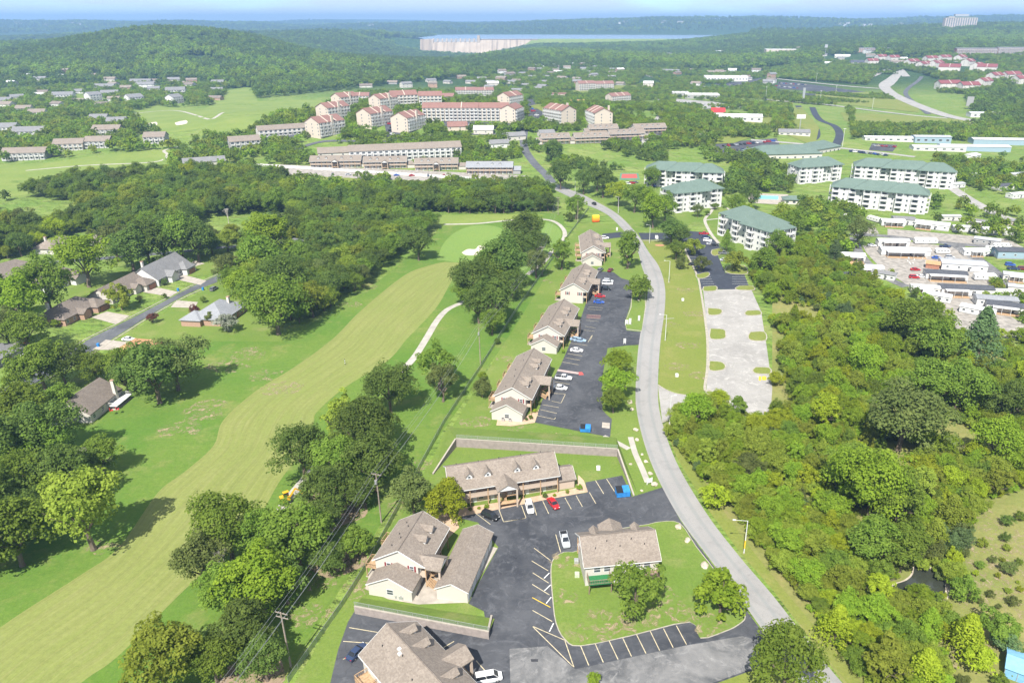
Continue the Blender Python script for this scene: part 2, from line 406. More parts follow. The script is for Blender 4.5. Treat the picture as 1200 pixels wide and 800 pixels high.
# ------------------------------------------------------------------ mesh builder and object helpers
class MB:
    def __init__(s): s.v = []; s.f = []; s.m = []; s.cur = 0
    def poly(s, pts):
        i = len(s.v); s.v += [tuple(p) for p in pts]; s.f.append(list(range(i, i + len(pts)))); s.m.append(s.cur); return s
    def box(s, x0, x1, y0, y1, z0, z1):
        i = len(s.v)
        s.v += [(x0, y0, z0), (x1, y0, z0), (x1, y1, z0), (x0, y1, z0), (x0, y0, z1), (x1, y0, z1), (x1, y1, z1), (x0, y1, z1)]
        for q in ((3, 2, 1, 0), (4, 5, 6, 7), (0, 1, 5, 4), (1, 2, 6, 5), (2, 3, 7, 6), (3, 0, 4, 7)):
            s.f.append([i + k for k in q]); s.m.append(s.cur)
        return s
    def extrude(s, sec, a, b):
        """closed section (list of 2-tuples as (y,z)) swept along x from a to b"""
        i = len(s.v); n = len(sec)
        s.v += [(a, y, z) for y, z in sec] + [(b, y, z) for y, z in sec]
        for k in range(n):
            j = (k + 1) % n; s.f.append([i + k, i + n + k, i + n + j, i + j]); s.m.append(s.cur)
        s.f.append([i + k for k in range(n)]); s.m.append(s.cur)
        s.f.append([i + n + k for k in range(n - 1, -1, -1)]); s.m.append(s.cur)
        return s
    def tube(s, p, q, r0, r1=None, n=6):
        r1 = r0 if r1 is None else r1
        p, q = Vector(p), Vector(q); d = (q - p)
        if d.length < 1e-6: return s
        d.normalize(); u = d.orthogonal().normalized(); w = d.cross(u); i = len(s.v)
        for c, r in ((p, r0), (q, r1)):
            for k in range(n):
                a = 2 * math.pi * k / n; s.v.append(tuple(c + (u * math.cos(a) + w * math.sin(a)) * r))
        for k in range(n):
            j = (k + 1) % n; s.f.append([i + k, i + j, i + n + j, i + n + k]); s.m.append(s.cur)
        s.f.append([i + k for k in range(n - 1, -1, -1)]); s.m.append(s.cur)
        s.f.append([i + n + k for k in range(n)]); s.m.append(s.cur)
        return s
    def beam(s, p, q, w, h):
        """rectangular bar from p to q"""
        p, q = Vector(p), Vector(q); d = (q - p).normalized()
        sd = d.cross(Vector((0, 0, 1)))
        if sd.length < 1e-3: sd = Vector((1, 0, 0))
        sd.normalize(); up = sd.cross(d); i = len(s.v)
        for c in (p, q):
            for a, b in ((-1, -1), (1, -1), (1, 1), (-1, 1)): s.v.append(tuple(c + sd * a * w / 2 + up * b * h / 2))
        for k in range(4):
            j = (k + 1) % 4; s.f.append([i + k, i + j, i + 4 + j, i + 4 + k]); s.m.append(s.cur)
        s.f.append([i + 3, i + 2, i + 1, i]); s.m.append(s.cur); s.f.append([i + 4, i + 5, i + 6, i + 7]); s.m.append(s.cur)
        return s
    def mesh(s, name, mats, fix=True, smooth=False):
        me = bpy.data.meshes.new(name); me.from_pydata(s.v, [], s.f)
        for m in (mats if isinstance(mats, (list, tuple)) else [mats]): me.materials.append(m)
        if any(s.m): me.polygons.foreach_set('material_index', s.m)
        if fix:
            bm = bmesh.new(); bm.from_mesh(me); bmesh.ops.recalc_face_normals(bm, faces=bm.faces); bm.to_mesh(me); bm.free()
        if smooth: me.polygons.foreach_set('use_smooth', [True] * len(me.polygons))
        me.update(); return me
    def build(s, name, mats, parent=None, fix=True, smooth=False):
        return link(name, s.mesh(name, mats, fix, smooth), parent)

def link(name, me, parent=None, loc=None, rz=0.0, scale=None):
    o = bpy.data.objects.new(name, me); col.objects.link(o)
    if parent is not None: o.parent = parent
    if loc is not None: o.location = loc
    if rz: o.rotation_euler = (0, 0, rz)
    if scale is not None: o.scale = scale
    return o
def tag(o, label, cat, group=None):
    o['label'] = label; o['category'] = cat
    if group: o['group'] = group
    return o
def struct(o): o['kind'] = 'structure'; return o
def thing(name, label, cat, loc, rz=0.0, group=None):
    o = link(name, None, None, loc, rz); o.empty_display_size = 0.5
    return tag(o, label, cat, group)
def copy_tree(o, parent=None):
    c = o.copy(); col.objects.link(c); c.parent = parent
    for ch in o.children: copy_tree(ch, c)
    return c
def reuse(proto, loc, rz, scale=1.0):
    c = copy_tree(proto); c.location = loc; c.rotation_euler = (0, 0, rz); c.scale = (scale,) * 3; return c

# footprints that trees must keep clear of: (x, y, half length, half width, heading)
KEEP = {}
def keep(x, y, a, b, h=0.0):
    r = a + b + 8; e = (x, y, a, b, math.cos(h), math.sin(h))
    for i in range(int((x - r) // 25), int((x + r) // 25) + 1):
        for j in range(int((y - r) // 25), int((y + r) // 25) + 1): KEEP.setdefault((i, j), []).append(e)
def clear(x, y, m=1.5):
    for kx, ky, a, b, c, s in KEEP.get((int(x // 25), int(y // 25)), ()):
        dx, dy = x - kx, y - ky
        if abs(dx * c + dy * s) < a + m and abs(-dx * s + dy * c) < b + m: return False
    return True

def smooth_line(pts, n=6):
    out = []
    for i in range(len(pts) - 1):
        p0 = pts[max(i - 1, 0)]; p1 = pts[i]; p2 = pts[i + 1]; p3 = pts[min(i + 2, len(pts) - 1)]
        for k in range(n):
            t = k / n
            out.append(tuple(0.5 * ((2 * b) + (c - a) * t + (2 * a - 5 * b + 4 * c - d) * t * t + (-a + 3 * b - 3 * c + d) * t ** 3) for a, b, c, d in zip(p0, p1, p2, p3)))
    out.append(pts[-1]); return out

_zn = [0]
def zbump():
    _zn[0] += 1; return _zn[0] * 0.00012

def strip(name, left, right, m, z=0.02, n=6, across=4, keepout=False, parent=None, px=True):
    """sheet between two edge polylines given in photo pixels (or metres), with UV u across, v in metres along"""
    z += zbump(); cv = (lambda p: G(*p)[:2]) if px else (lambda p: p)
    L = smooth_line([cv(p) for p in left], n); Rr = smooth_line([cv(p) for p in right], n)
    v, f, uv = [], [], []; dist = 0
    for i, (a, b) in enumerate(zip(L, Rr)):
        if i: dist += math.dist(((a[0] + b[0]) / 2, (a[1] + b[1]) / 2), mid)
        mid = ((a[0] + b[0]) / 2, (a[1] + b[1]) / 2)
        for k in range(across + 1):
            t = k / across; x, y = a[0] + (b[0] - a[0]) * t, a[1] + (b[1] - a[1]) * t
            v.append((x, y, tz(x, y) + z)); uv.append((t, dist))
        if i:
            o = (i - 1) * (across + 1)
            for k in range(across): f.append((o + k, o + k + 1, o + across + 2 + k, o + across + 1 + k))
            if keepout:
                w = math.dist(a, b); keep(mid[0], mid[1], w / 2, w / 2)
    return finish_sheet(name, v, f, uv, m, parent)

def finish_sheet(name, v, f, uv, m, parent=None):
    me = bpy.data.meshes.new(name); me.from_pydata(v, [], f); me.materials.append(m)
    if uv:
        ul = me.uv_layers.new(name='UVMap')
        for lp in me.loops: ul.data[lp.index].uv = uv[lp.vertex_index]
    bm = bmesh.new(); bm.from_mesh(me); bmesh.ops.recalc_face_normals(bm, faces=bm.faces)
    if sum(fc.normal.z for fc in bm.faces) < 0: bmesh.ops.reverse_faces(bm, faces=bm.faces)
    bm.to_mesh(me); bm.free(); me.update()
    o = link(name, me, parent)
    if parent is None: struct(o)
    return o

def ribbon(name, pts, w, m, z=0.02, n=6, keepout=False, parent=None, px=True):
    c = [G(*p)[:2] for p in pts] if px else list(pts)
    c = smooth_line(c, n); L, Rr = [], []
    for i in range(len(c)):
        a, b = c[max(i - 1, 0)], c[min(i + 1, len(c) - 1)]
        dx, dy = b[0] - a[0], b[1] - a[1]; q = math.hypot(dx, dy) or 1
        L.append((c[i][0] - dy / q * w / 2, c[i][1] + dx / q * w / 2)); Rr.append((c[i][0] + dy / q * w / 2, c[i][1] - dx / q * w / 2))
    return strip(name, L, Rr, m, z, 1, 2, keepout, parent, px=False)

NOGO = []
def sheet(name, pts, m, z=0.02, px=True, parent=None, sub=0, rnd=0):
    z += zbump(); p = [G(*q)[:2] for q in pts] if px else list(pts)
    if rnd:
        p = smooth_line(p + [p[0]], rnd)[:-1]
    if name in ('parking_lot', 'fairway', 'golf_green', 'tennis_court', 'pool_deck', 'driveway', 'walkway', 'bunker') or (name == 'gravel_yard'): NOGO.append((min(q[0] for q in p), max(q[0] for q in p), min(q[1] for q in p), max(q[1] for q in p), p))
    if max(q[1] for q in p) > 520 and name != 'lake': sub = max(sub, 2)
    vo, _, fo, _, _, _ = delaunay_2d_cdt([Vector(q) for q in p], [], [list(range(len(p)))], 1, 1e-4)
    bm = bmesh.new(); bv = [bm.verts.new((q.x, q.y, 0)) for q in vo]
    for tri in fo:
        if len(set(tri)) > 2: bm.faces.new([bv[i] for i in tri])
    for _ in range(sub): bmesh.ops.subdivide_edges(bm, edges=[e for e in bm.edges if e.calc_length() > 20], cuts=2, use_grid_fill=True)
    bmesh.ops.triangulate(bm, faces=bm.faces)
    for vt in bm.verts: vt.co.z = tz(vt.co.x, vt.co.y) + z
    bmesh.ops.recalc_face_normals(bm, faces=bm.faces)
    if sum(f.normal.z for f in bm.faces) < 0: bmesh.ops.reverse_faces(bm, faces=bm.faces)
    me = bpy.data.meshes.new(name); bm.to_mesh(me); bm.free(); me.materials.append(m)
    o = link(name, me, parent)
    if parent is None: struct(o)
    return o

def slab(name, pts, m, z0, z1, parent=None, px=True, mside=None, rnd=0):
    """raised flat-topped island or kerb"""
    p = [P(*q) for q in pts] if px else list(pts)
    if rnd: p = smooth_line(p + [p[0]], rnd)[:-1]
    b = MB(); n = len(p)
    b.v = [(x, y, z0) for x, y in p] + [(x, y, z1) for x, y in p]
    b.f = [list(range(n, 2 * n))] + [[k, (k + 1) % n, n + (k + 1) % n, n + k] for k in range(n)]
    b.m = [0] + [1 if mside else 0] * n
    return b.build(name, [m, mside] if mside else m, parent)
def inset(p, d):
    """shrink a polygon (metres) towards its centroid by about d"""
    cx = sum(q[0] for q in p) / len(p); cy_ = sum(q[1] for q in p) / len(p)
    return [(x + (cx - x) * min(0.5, d / max(math.hypot(cx - x, cy_ - y), 1e-3)), y + (cy_ - y) * min(0.5, d / max(math.hypot(cx - x, cy_ - y), 1e-3))) for x, y in p]
# ------------------------------------------------------------------ ground sheet to the horizon
def make_ground():
    ys = np.concatenate([[-600, -150, 0, 150, 350, 470], np.arange(490, 1100, 14), np.geomspace(1115, 4600, 120), np.geomspace(4680, 16500, 90)])
    ts = np.linspace(-1, 1, 151)
    v, f = [], []
    for y in ys:
        xs = ts * (400 + max(y, 0) * 0.92)
        zs = terrain(xs, np.full_like(xs, y))
        v += list(zip(xs.tolist(), [float(y)] * len(xs), zs.tolist()))
    n = len(ts)
    for i in range(len(ys) - 1):
        for k in range(n - 1): f.append((i * n + k, i * n + k + 1, (i + 1) * n + k + 1, (i + 1) * n + k))
    o = finish_sheet('ground', v, f, None, M_ground)
    o.data.polygons.foreach_set('use_smooth', [True] * len(o.data.polygons))
make_ground()

# lawns, rough and meadow lie on the ground as sheets
sheet('rough', [(-40, 860), (-60, 560), (90, 480), (190, 440), (250, 400), (330, 400), (430, 340), (500, 285), (530, 250), (660, 250), (665, 290), (600, 390), (480, 560), (330, 800), (300, 860)], M_rough, 0.012)
sheet('yard', [(345, 800), (505, 540), (655, 300), (680, 262), (740, 262), (762, 300), (766, 345), (748, 400), (744, 450), (750, 500), (795, 600), (720, 640), (560, 720), (420, 830), (330, 830)], M_yard, 0.012)
sheet('meadow', [(776, 500), (800, 470), (905, 450), (905, 300), (960, 290), (1010, 330), (1080, 380), (1260, 420), (1330, 640), (1300, 900), (1060, 900), (985, 795), (905, 690), (830, 592), (795, 535)], M_meadow, 0.014)
sheet('verge', [(772, 452), (774, 400), (780, 345), (776, 318), (752, 280), (790, 284), (808, 300), (818, 335), (828, 380), (828, 440), (826, 456), (840, 462), (800, 462)], M_verge, 0.018)
sheet('verge', [(778, 498), (793, 536), (829, 596), (868, 648), (908, 694), (990, 796), (1030, 850), (1045, 850), (1004, 792), (918, 690), (878, 640), (838, 585), (803, 525), (790, 495)], M_verge, 0.020)
sheet('lawn', [(725, 252), (745, 272), (800, 268), (812, 262), (830, 262), (850, 290), (900, 310), (925, 300), (900, 250), (860, 235), (820, 232), (760, 225), (700, 233)], M_yard, 0.012)
sheet('lawn', [(60, 465), (135, 400), (215, 352), (258, 333), (330, 330), (330, 420), (200, 470), (110, 500)], M_yard, 0.010)
sheet('lawn', [(0, 400), (60, 380), (150, 330), (250, 322), (265, 300), (240, 290), (200, 290), (150, 310), (60, 350), (0, 370)], M_yard, 0.010)
strip('fairway',
      [(-120, 830), (0, 735), (92, 675), (140, 640), (185, 577), (217, 552), (250, 522), (262, 492), (300, 458), (345, 430), (390, 397), (425, 362), (475, 322), (507, 310), (522, 307)],
      [(20, 870), (95, 800), (140, 767), (217, 690), (290, 625), (327, 565), (348, 535), (367, 497), (372, 482), (407, 452), (455, 422), (477, 397), (510, 362), (525, 337), (540, 308)], M_fair, 0.028, across=6)
sheet('golf_green', [(512, 304), (520, 285), (534, 272), (552, 265), (572, 264), (590, 270), (586, 290), (570, 302), (545, 308)], M_green, 0.034, rnd=3)
sheet('golf_green', [(600, 300), (628, 262), (650, 264), (658, 275), (648, 290), (622, 312), (606, 318)], M_green, 0.034, rnd=3)
sheet('bunker', [(541, 296), (548, 292), (557, 292), (561, 288), (569, 289), (566, 295), (558, 299), (546, 299)], M_sand, 0.045, rnd=3)
for pts in ([(-30, 195), (60, 190), (130, 180), (200, 176), (214, 182), (150, 200), (90, 208), (30, 228), (-30, 232)],
            [(148, 136), (180, 124), (240, 127), (268, 106), (300, 103), (302, 119), (376, 117), (372, 130), (322, 135), (294, 158), (262, 162), (240, 150), (205, 155), (170, 151)],
            [(345, 247), (400, 244), (430, 254), (400, 260), (350, 256)], [(440, 254), (520, 252), (600, 251), (640, 252), (560, 263), (480, 264)],
            [(725, 70), (760, 68), (775, 74), (742, 80)], [(620, 70), (660, 66), (665, 72), (628, 76)]):
    sheet('fairway', pts, M_fair2, 0.022 if pts[0][1] > 130 else 0.3, sub=0 if pts[0][1] > 130 else 2, rnd=2)
for pts in ([(172, 145), (183, 143), (184, 147), (174, 148)], [(205, 144), (218, 141), (219, 145), (207, 147)], [(120, 200), (128, 199), (128, 202), (120, 203)]):
    sheet('bunker', pts, M_sand, 0.10, rnd=2)
# dry grass and bare slopes near the highway
for pts in ([(620, 124), (660, 108), (740, 98), (780, 106), (750, 120), (700, 128), (640, 134)], [(700, 178), (780, 172), (850, 150), (890, 140), (900, 112), (930, 118), (925, 150), (860, 168)], [(905, 128), (940, 126), (960, 150), (955, 172), (900, 150)], [(985, 132), (1080, 136), (1140, 142), (1140, 150), (1060, 152), (990, 142)],
            [(1020, 108), (1080, 122), (1076, 132), (960, 120), (955, 110)], [(1075, 50), (1100, 46), (1120, 58), (1090, 62)]):
    sheet('verge', pts, M_verge, 0.3, sub=2)

# bare earth patches beneath and beside trees
rng = random.Random(4)
for px_, py_, w in ((398, 590, 9), (372, 612, 7), (395, 660, 6), (120, 640, 4), (118, 548, 5), (200, 408, 5), (412, 357, 5), (430, 335, 6), (300, 790, 6), (690, 640, 3), (668, 660, 3), (760, 720, 5), (680, 742, 3), (705, 740, 3), (832, 735, 4), (812, 368, 5), (803, 340, 4), (808, 405, 5), (965, 530, 5), (940, 550, 6), (925, 505, 6), (1160, 660, 9), (1170, 700, 9), (955, 470, 6), (1010, 590, 5), (700, 720, 3), (1110, 640, 5),
                    (735, 728, 4), (655, 655, 2.5), (780, 700, 4), (800, 720, 4), (662, 700, 3), (725, 735, 3), (310, 440, 7), (330, 455, 7), (240, 480, 8), (215, 500, 7), (265, 430, 8), (290, 415, 8), (560, 495, 5), (600, 500, 5), (660, 515, 5), (480, 720, 4), (540, 735, 4), (420, 690, 4), (755, 610, 3), (745, 470, 3), (735, 545, 2.5), (795, 430, 5), (785, 380, 4), (820, 440, 4), (1140, 610, 8), (1190, 640, 8), (1120, 760, 7), (900, 560, 5), (375, 680, 5), (360, 720, 5), (470, 590, 5), (500, 545, 4), (590, 420, 4), (640, 330, 4)):
    x, y = P(px_, py_); on = 650 < px_ < 860 and 610 < py_ < 750
    o = sheet('worn_patch', [(x + w * rng.uniform(.6, 1.2) * math.cos(a * .698), y + w * rng.uniform(.5, 1.0) * math.sin(a * .698)) for a in range(9)], M_wornd if px_ < 420 and w > 5.5 and py_ > 560 else M_worng, 0.175 if on else 0.040, px=False, rnd=3)

# ------------------------------------------------------------------ roads, drives and lots
ROAD_L = [(1012, 880), (939, 800), (900, 747), (865, 698), (828, 650), (792, 600), (762, 540), (747, 487), (745, 450), (749, 400), (756, 362), (759, 335), (752, 312), (747, 294), (735, 275), (712, 252), (687, 240), (670, 232), (647, 221)]
ROAD_R = [(1062, 880), (987, 800), (944, 747), (906, 698), (865, 650), (827, 600), (792, 540), (774, 487), (771, 450), (774, 400), (779, 362), (779, 335), (772, 312), (760, 295), (747, 275), (725, 252), (700, 237), (680, 227), (655, 217)]
strip('road', ROAD_L, ROAD_R, M_road, 0.060, keepout=True)
ribbon('street', [(660, 222), (640, 214), (600, 208), (560, 206), (500, 204), (400, 202), (300, 204)], 7, M_oldconc, 0.055, keepout=True)
ribbon('street', [(648, 216), (640, 205), (625, 190), (614, 170), (618, 140), (640, 120)], 7, M_street, 0.052, keepout=True)
strip('street', [(-40, 478), (0, 457), (35, 440), (95, 404), (105, 397), (160, 370), (200, 349), (225, 336), (257, 322), (300, 306), (340, 292)],
      [(-40, 492), (0, 468), (40, 450), (112, 410), (132, 397), (180, 367), (215, 347), (235, 338), (262, 328), (308, 312), (348, 298)], M_street, 0.050, keepout=True)
ribbon('kerb', [(-40, 476), (0, 455), (35, 438), (93, 402), (104, 395.5), (158, 369), (198, 348), (224, 335), (256, 321)], 0.5, M_kerb, 0.09, keepout=False)
ribbon('kerb', [(0, 470), (41, 452), (114, 411), (133, 398.5), (181, 368), (216, 348.5), (236, 339.5)], 0.5, M_kerb, 0.09)
ribbon('street', [(-40, 318), (60, 308), (130, 302), (200, 296), (260, 290), (330, 285)], 5, M_street, 0.045, keepout=True)
for q in ([(107, 372), (125, 365), (152, 370), (136, 380)], [(166, 342), (185, 337), (208, 342), (200, 348)], [(200, 326), (215, 322), (242, 329), (235, 334)], [(200, 360), (207, 352), (232, 354), (228, 361)],
          [(108, 410), (124, 398), (150, 401), (142, 410)], [(0, 412), (20, 400), (34, 406), (12, 420)], [(200, 307), (220, 303), (240, 309), (226, 313)]):
    sheet('driveway', q, M_conc, 0.056); c = P(sum(a for a, _ in q) / 4, sum(b for _, b in q) / 4); keep(c[0], c[1], 5, 5)
# cart paths
for pts, w in (([(468, 438), (486, 418), (500, 396), (512, 376), (524, 363), (541, 355), (556, 350)], 2.6),
               ([(306, 625), (318, 612), (334, 590), (350, 570), (372, 545)], 2.6), ([(520, 263), (560, 262), (600, 258), (632, 257), (650, 260), (661, 270), (660, 281), (648, 293), (637, 307), (618, 322)], 2.4),
               ([(320, 252), (360, 251), (385, 251), (402, 255), (404, 262)], 2.4), ([(30, 200), (100, 194), (180, 190), (196, 182), (193, 176), (220, 170)], 2.6), ([(150, 134), (190, 130), (215, 131), (245, 140), (262, 132)], 3.5),
               ([(862, 250), (842, 240), (832, 250), (826, 258), (832, 272), (842, 285)], 1.8), ([(826, 258), (845, 256)], 1.6), ([(750, 375), (790, 373)], 0.4)):
    ribbon('path', pts, w, M_path, 0.052)
# walkway from the upper lot to the stone sign
ribbon('path', [(707, 511), (722, 518), (737, 526)], 1.7, M_path, 0.050)
ribbon('path', [(739, 512), (744, 530), (752, 548), (759, 565)], 1.6, M_path, 0.054)

lots = {}
lots['upper'] = sheet('parking_lot', [(627, 495), (635, 470), (650, 440), (657, 428), (667, 405), (680, 375), (690, 345), (697, 325), (701, 318), (719, 319), (728, 326), (739, 329), (741, 345), (738, 360), (732, 378), (734, 387), (752, 389), (751, 404), (733, 405), (712, 408), (706, 440), (706, 480), (711, 486), (717, 491), (715, 512), (693, 508)], M_asph, 0.048)
sheet('driveway', [(706, 274), (738, 271), (744, 277), (720, 279), (706, 281)], M_asph_new, 0.050)
lots['lower'] = sheet('parking_lot', [(534, 606), (545, 600), (590, 592), (688, 577), (686, 565), (729, 557), (741, 582), (776, 571), (798, 611), (872, 712), (906, 756), (895, 780), (835, 802), (800, 840), (560, 880), (380, 830), (396, 762), (408, 728), (418, 712), (500, 724), (571, 740), (567, 716), (549, 707), (557, 690), (584, 641), (560, 612)], M_asph, 0.048)
sheet('worn_pavement', [(597, 760), (642, 757), (674, 784), (804, 756), (870, 745), (903, 754), (893, 779), (832, 801), (790, 835), (600, 870)], M_worn, 0.053)
lots['white'] = sheet('parking_lot', [(748, 273), (772, 273), (810, 271), (822, 272), (838, 282), (850, 292), (840, 297), (850, 320), (872, 321), (879, 339), (821, 339), (817, 322), (806, 299), (800, 287), (790, 281), (752, 281)], M_asph_new, 0.048)
lots['old'] = sheet('parking_lot', [(824, 340), (880, 338.5), (892, 365), (899, 410), (905, 455), (903, 485), (885, 505), (860, 484), (845, 468), (828, 457), (829, 430), (829, 395), (826, 360)], M_oldconc, 0.044)
sheet('driveway', [(771, 452), (790, 461), (806, 463), (850, 472), (848, 482), (806, 472), (798, 484), (776, 494)], M_oldconc, 0.046)
for cx, cy_, a, b in ((848, 400, 20, 30), (852, 312, 15, 14), (780, 277, 14, 4), (842, 440, 8, 18)):
    pass
for q in ([(840, 345), (880, 345), (898, 420), (898, 470), (870, 480), (832, 450)],):
    for i in range(12):
        t = i / 11; x, y = P(862 + 14 * t - 2, 345 + 125 * t); keep(x, y, 14, 8)
ribbon('kerb', [(752, 282), (790, 283), (801, 290), (806, 300), (817, 323), (821, 340), (826, 372), (829, 400), (829, 430), (826, 456), (833, 456)], 0.9, M_kerb, 0.09)
ribbon('kerb', [(771, 451), (781, 457), (792, 461), (806, 463), (826, 464)], 0.5, M_kerb, 0.085)
ribbon('kerb', [(776, 495), (787, 490), (797, 483)], 0.5, M_kerb, 0.085)
for q in ([(824, 336), (838, 335), (841, 338), (838, 341), (824, 341)], [(829, 361), (843, 362), (847, 365), (843, 369), (830, 369)], [(832, 385), (848, 386), (851, 391), (849, 397), (832, 397)], [(831, 423), (845, 424), (851, 429), (847, 434), (831, 434)],
          [(866, 335), (882, 335), (884, 340), (866, 340), (861, 338)], [(875, 364), (890, 364), (892, 369), (876, 370), (872, 367)], [(879, 389), (896, 389), (898, 399), (880, 399), (876, 394)], [(885, 430), (902, 431), (903, 438), (886, 438), (881, 434)],
          [(815, 322), (829, 319), (832, 322), (826, 326), (817, 326)], [(834, 293), (846, 291), (848, 296), (838, 300), (833, 297)], [(852, 312), (872, 311), (876, 321), (856, 321), (849, 317)], [(842, 461), (850, 465), (848, 470), (838, 466), (826, 460), (832, 458)]):
    p = [P(*t) for t in q]; p = smooth_line(p + [p[0]], 3)[:-1]
    o = slab('traffic_island', p, M_kerb, 0.0, 0.15, px=False); struct(o)
    lw = slab('lawn', inset(p, 0.45), M_verge, 0.1, 0.19, o, px=False)
# lawn with kerb round the building beside the road
q = [(760, 614), (775, 611), (797, 613), (816, 640), (838, 668), (862, 703), (874, 722), (866, 732), (850, 740), (821, 748), (809, 729), (740, 745), (680, 757), (662, 750), (651, 730), (647, 700), (645, 670), (648, 655), (660, 647), (677, 645), (700, 625)]
p = [P(*t) for t in q]; p = smooth_line(p + [p[0]], 3)[:-1]
o = slab('lawn', p, M_kerb, 0.0, 0.13, px=False); struct(o)
slab('grass', inset(p, 0.22), M_yard, 0.1, 0.17, o, px=False)
sheet('lawn', [(833, 803), (893, 781), (905, 772), (960, 815), (990, 870), (830, 880)], M_verge, 0.055)
# grass island between the upper lot and the road
q = [(733, 404), (748, 405), (745, 440), (744, 470), (748, 505), (760, 545), (776, 570), (742, 581), (729, 556), (735, 530), (716, 512), (718, 491), (707, 483), (707, 440), (712, 408)]
sheet('lawn', q, M_yard, 0.046)
for q in ([(741, 331), (756, 335), (757, 360), (752, 388), (734, 386), (733, 378), (739, 360)],):
    p = [P(*t) for t in q]; o = slab('traffic_island', p, M_kerb, 0.0, 0.13, px=False); struct(o); slab('lawn', inset(p, 0.4), M_yard, 0.1, 0.17, o, px=False)

# parking bay lines
def line(lot, a, b, m=M_line, w=0.17, z=0.088):
    A, B = P(*a), P(*b); dx, dy = B[0] - A[0], B[1] - A[1]; q = math.hypot(dx, dy); ox, oy = -dy / q * w / 2, dx / q * w / 2
    MB().poly([(A[0] + ox, A[1] + oy, z), (A[0] - ox, A[1] - oy, z), (B[0] - ox, B[1] - oy, z), (B[0] + ox, B[1] + oy, z)]).build('bay_line', m, lots[lot], fix=False)
z3 = lambda x, y: (500 + x / 4.615, 500 + y / 4.615)
z7 = lambda x, y: (600 + x / 4, 600 + y / 4)
z5 = lambda x, y: (550 + x / 6, 390 + y / 6)
z2 = lambda x, y: (390 + x / 5.714, 690 + y / 5.714)
z6 = lambda x, y: (600 + x / 5.717, 260 + y / 5.717)
for a in ((262, 465, 345, 528), (388, 440, 415, 512), (415, 514, 535, 495), (513, 425, 537, 492), (575, 412, 595, 478), (628, 402, 660, 470), (748, 384, 782, 445), (808, 372, 842, 432), (880, 355, 915, 416), (913, 290, 957, 362), (973, 282, 1016, 350)):
    line('lower', z3(*a[:2]), z3(*a[2:]))
for a in ((103, 168, 180, 226), (92, 228, 170, 275), (97, 284, 172, 332), (95, 338, 176, 388), (96, 460, 188, 512), (322, 627, 360, 718), (388, 612, 428, 704), (453, 598, 497, 690), (517, 585, 560, 676), (582, 570, 628, 662), (647, 556, 692, 648), (710, 545, 755, 634), (770, 531, 818, 620), (98, 535, 248, 600), (98, 537, 285, 722), (248, 602, 290, 726), (205, 105, 228, 188), (0, 40, 65, 28)):
    line('lower', z7(*a[:2]), z7(*a[2:]))
line('lower', z7(95, 400), z7(180, 446), M_liney)
for a in ((150, 310, 175, 285), (152, 368, 182, 340), (160, 428, 184, 398), (175, 560, 195, 520)): line('lower', z7(*a[:2]), z7(*a[2:]), M_linew, 0.22)
for a in ((110, 258, 300, 290), (70, 350, 240, 362), (68, 470, 100, 460), (735, 395, 812, 350), (960, 480, 1050, 580)): line('lower', z2(*a[:2]), z2(*a[2:]))
for a in ((475, 582, 600, 608), (500, 540, 615, 566), (515, 505, 630, 526), (475, 588, 480, 575), (578, 480, 645, 494), (645, 494, 675, 432), (600, 608, 605, 596), (600, 345, 705, 362), (655, 205, 770, 226), (675, 175, 780, 194), (690, 146, 795, 164), (700, 72, 830, 90), (835, 66, 862, 18), (590, 425, 672, 430)):
    line('upper', z5(*a[:2]), z5(*a[2:]))
line('upper', z5(620, 262), z5(770, 285), mat('pink_concrete', (0.42, 0.33, 0.31), 0.9), 1.5, 0.078)
A = [P(*z5(*t)) for t in ((768, 276), (770, 298), (806, 296), (792, 276))]
MB().poly([(x, y, 0.094) for x, y in A]).build('bay_line', M_redline, lots['upper'], fix=False)
for a in ((505, 585, 600, 592), (495, 660, 580, 668), (512, 570, 610, 576), (490, 700, 560, 712), (480, 725, 555, 735), (505, 640, 590, 648), (510, 622, 595, 630), (525, 790, 540, 760)): line('upper', z6(*a[:2]), z6(*a[2:]), M_line, 0.13)
A = [P(*z6(*t)) for t in ((500, 620), (498, 648), (592, 650), (596, 624))]
MB().poly([(x, y, 0.080) for x, y in A]).build('bay_line', mat('faded_red_paint', (0.13, 0.08, 0.085), 0.9), lots['upper'], fix=False)
zo = lambda x, y: (780 + x / 4, 280 + y / 4)
for k in range(4):
    line('white', zo(150 + 8 * k, 178 + 11 * k), zo(212 + 5 * k, 178 + 11 * k), M_linew, 0.16); line('white', zo(312, 178 + 11 * k), zo(378 + 4 * k, 178 + 11 * k), M_linew, 0.16)
    line('white', zo(104 + 7 * k, 84 + 13 * k), zo(140, 84 + 13 * k), M_linew, 0.16)
for a in ((442, 644, 442, 664), (456, 644, 468, 646), (455, 646, 458, 662), (468, 646, 466, 662)): line('old', zo(*a[:2]), zo(*a[2:]), M_liney, 0.7, 0.08)
# light service patch and manholes
for lot, q in (('upper', [z5(935, 628), z5(988, 634), z5(986, 674), z5(932, 666)]),):
    MB().poly([(*P(*t), 0.080) for t in q]).build('concrete_pad', M_conc, lots[lot], fix=False)
for lot, q in (('lower', [z7(88, 688), z7(122, 688), z7(122, 701), z7(90, 701)]),):
    MB().poly([(*P(*t), 0.084) for t in q]).build('drain_grate', M_dark, lots[lot], fix=False)

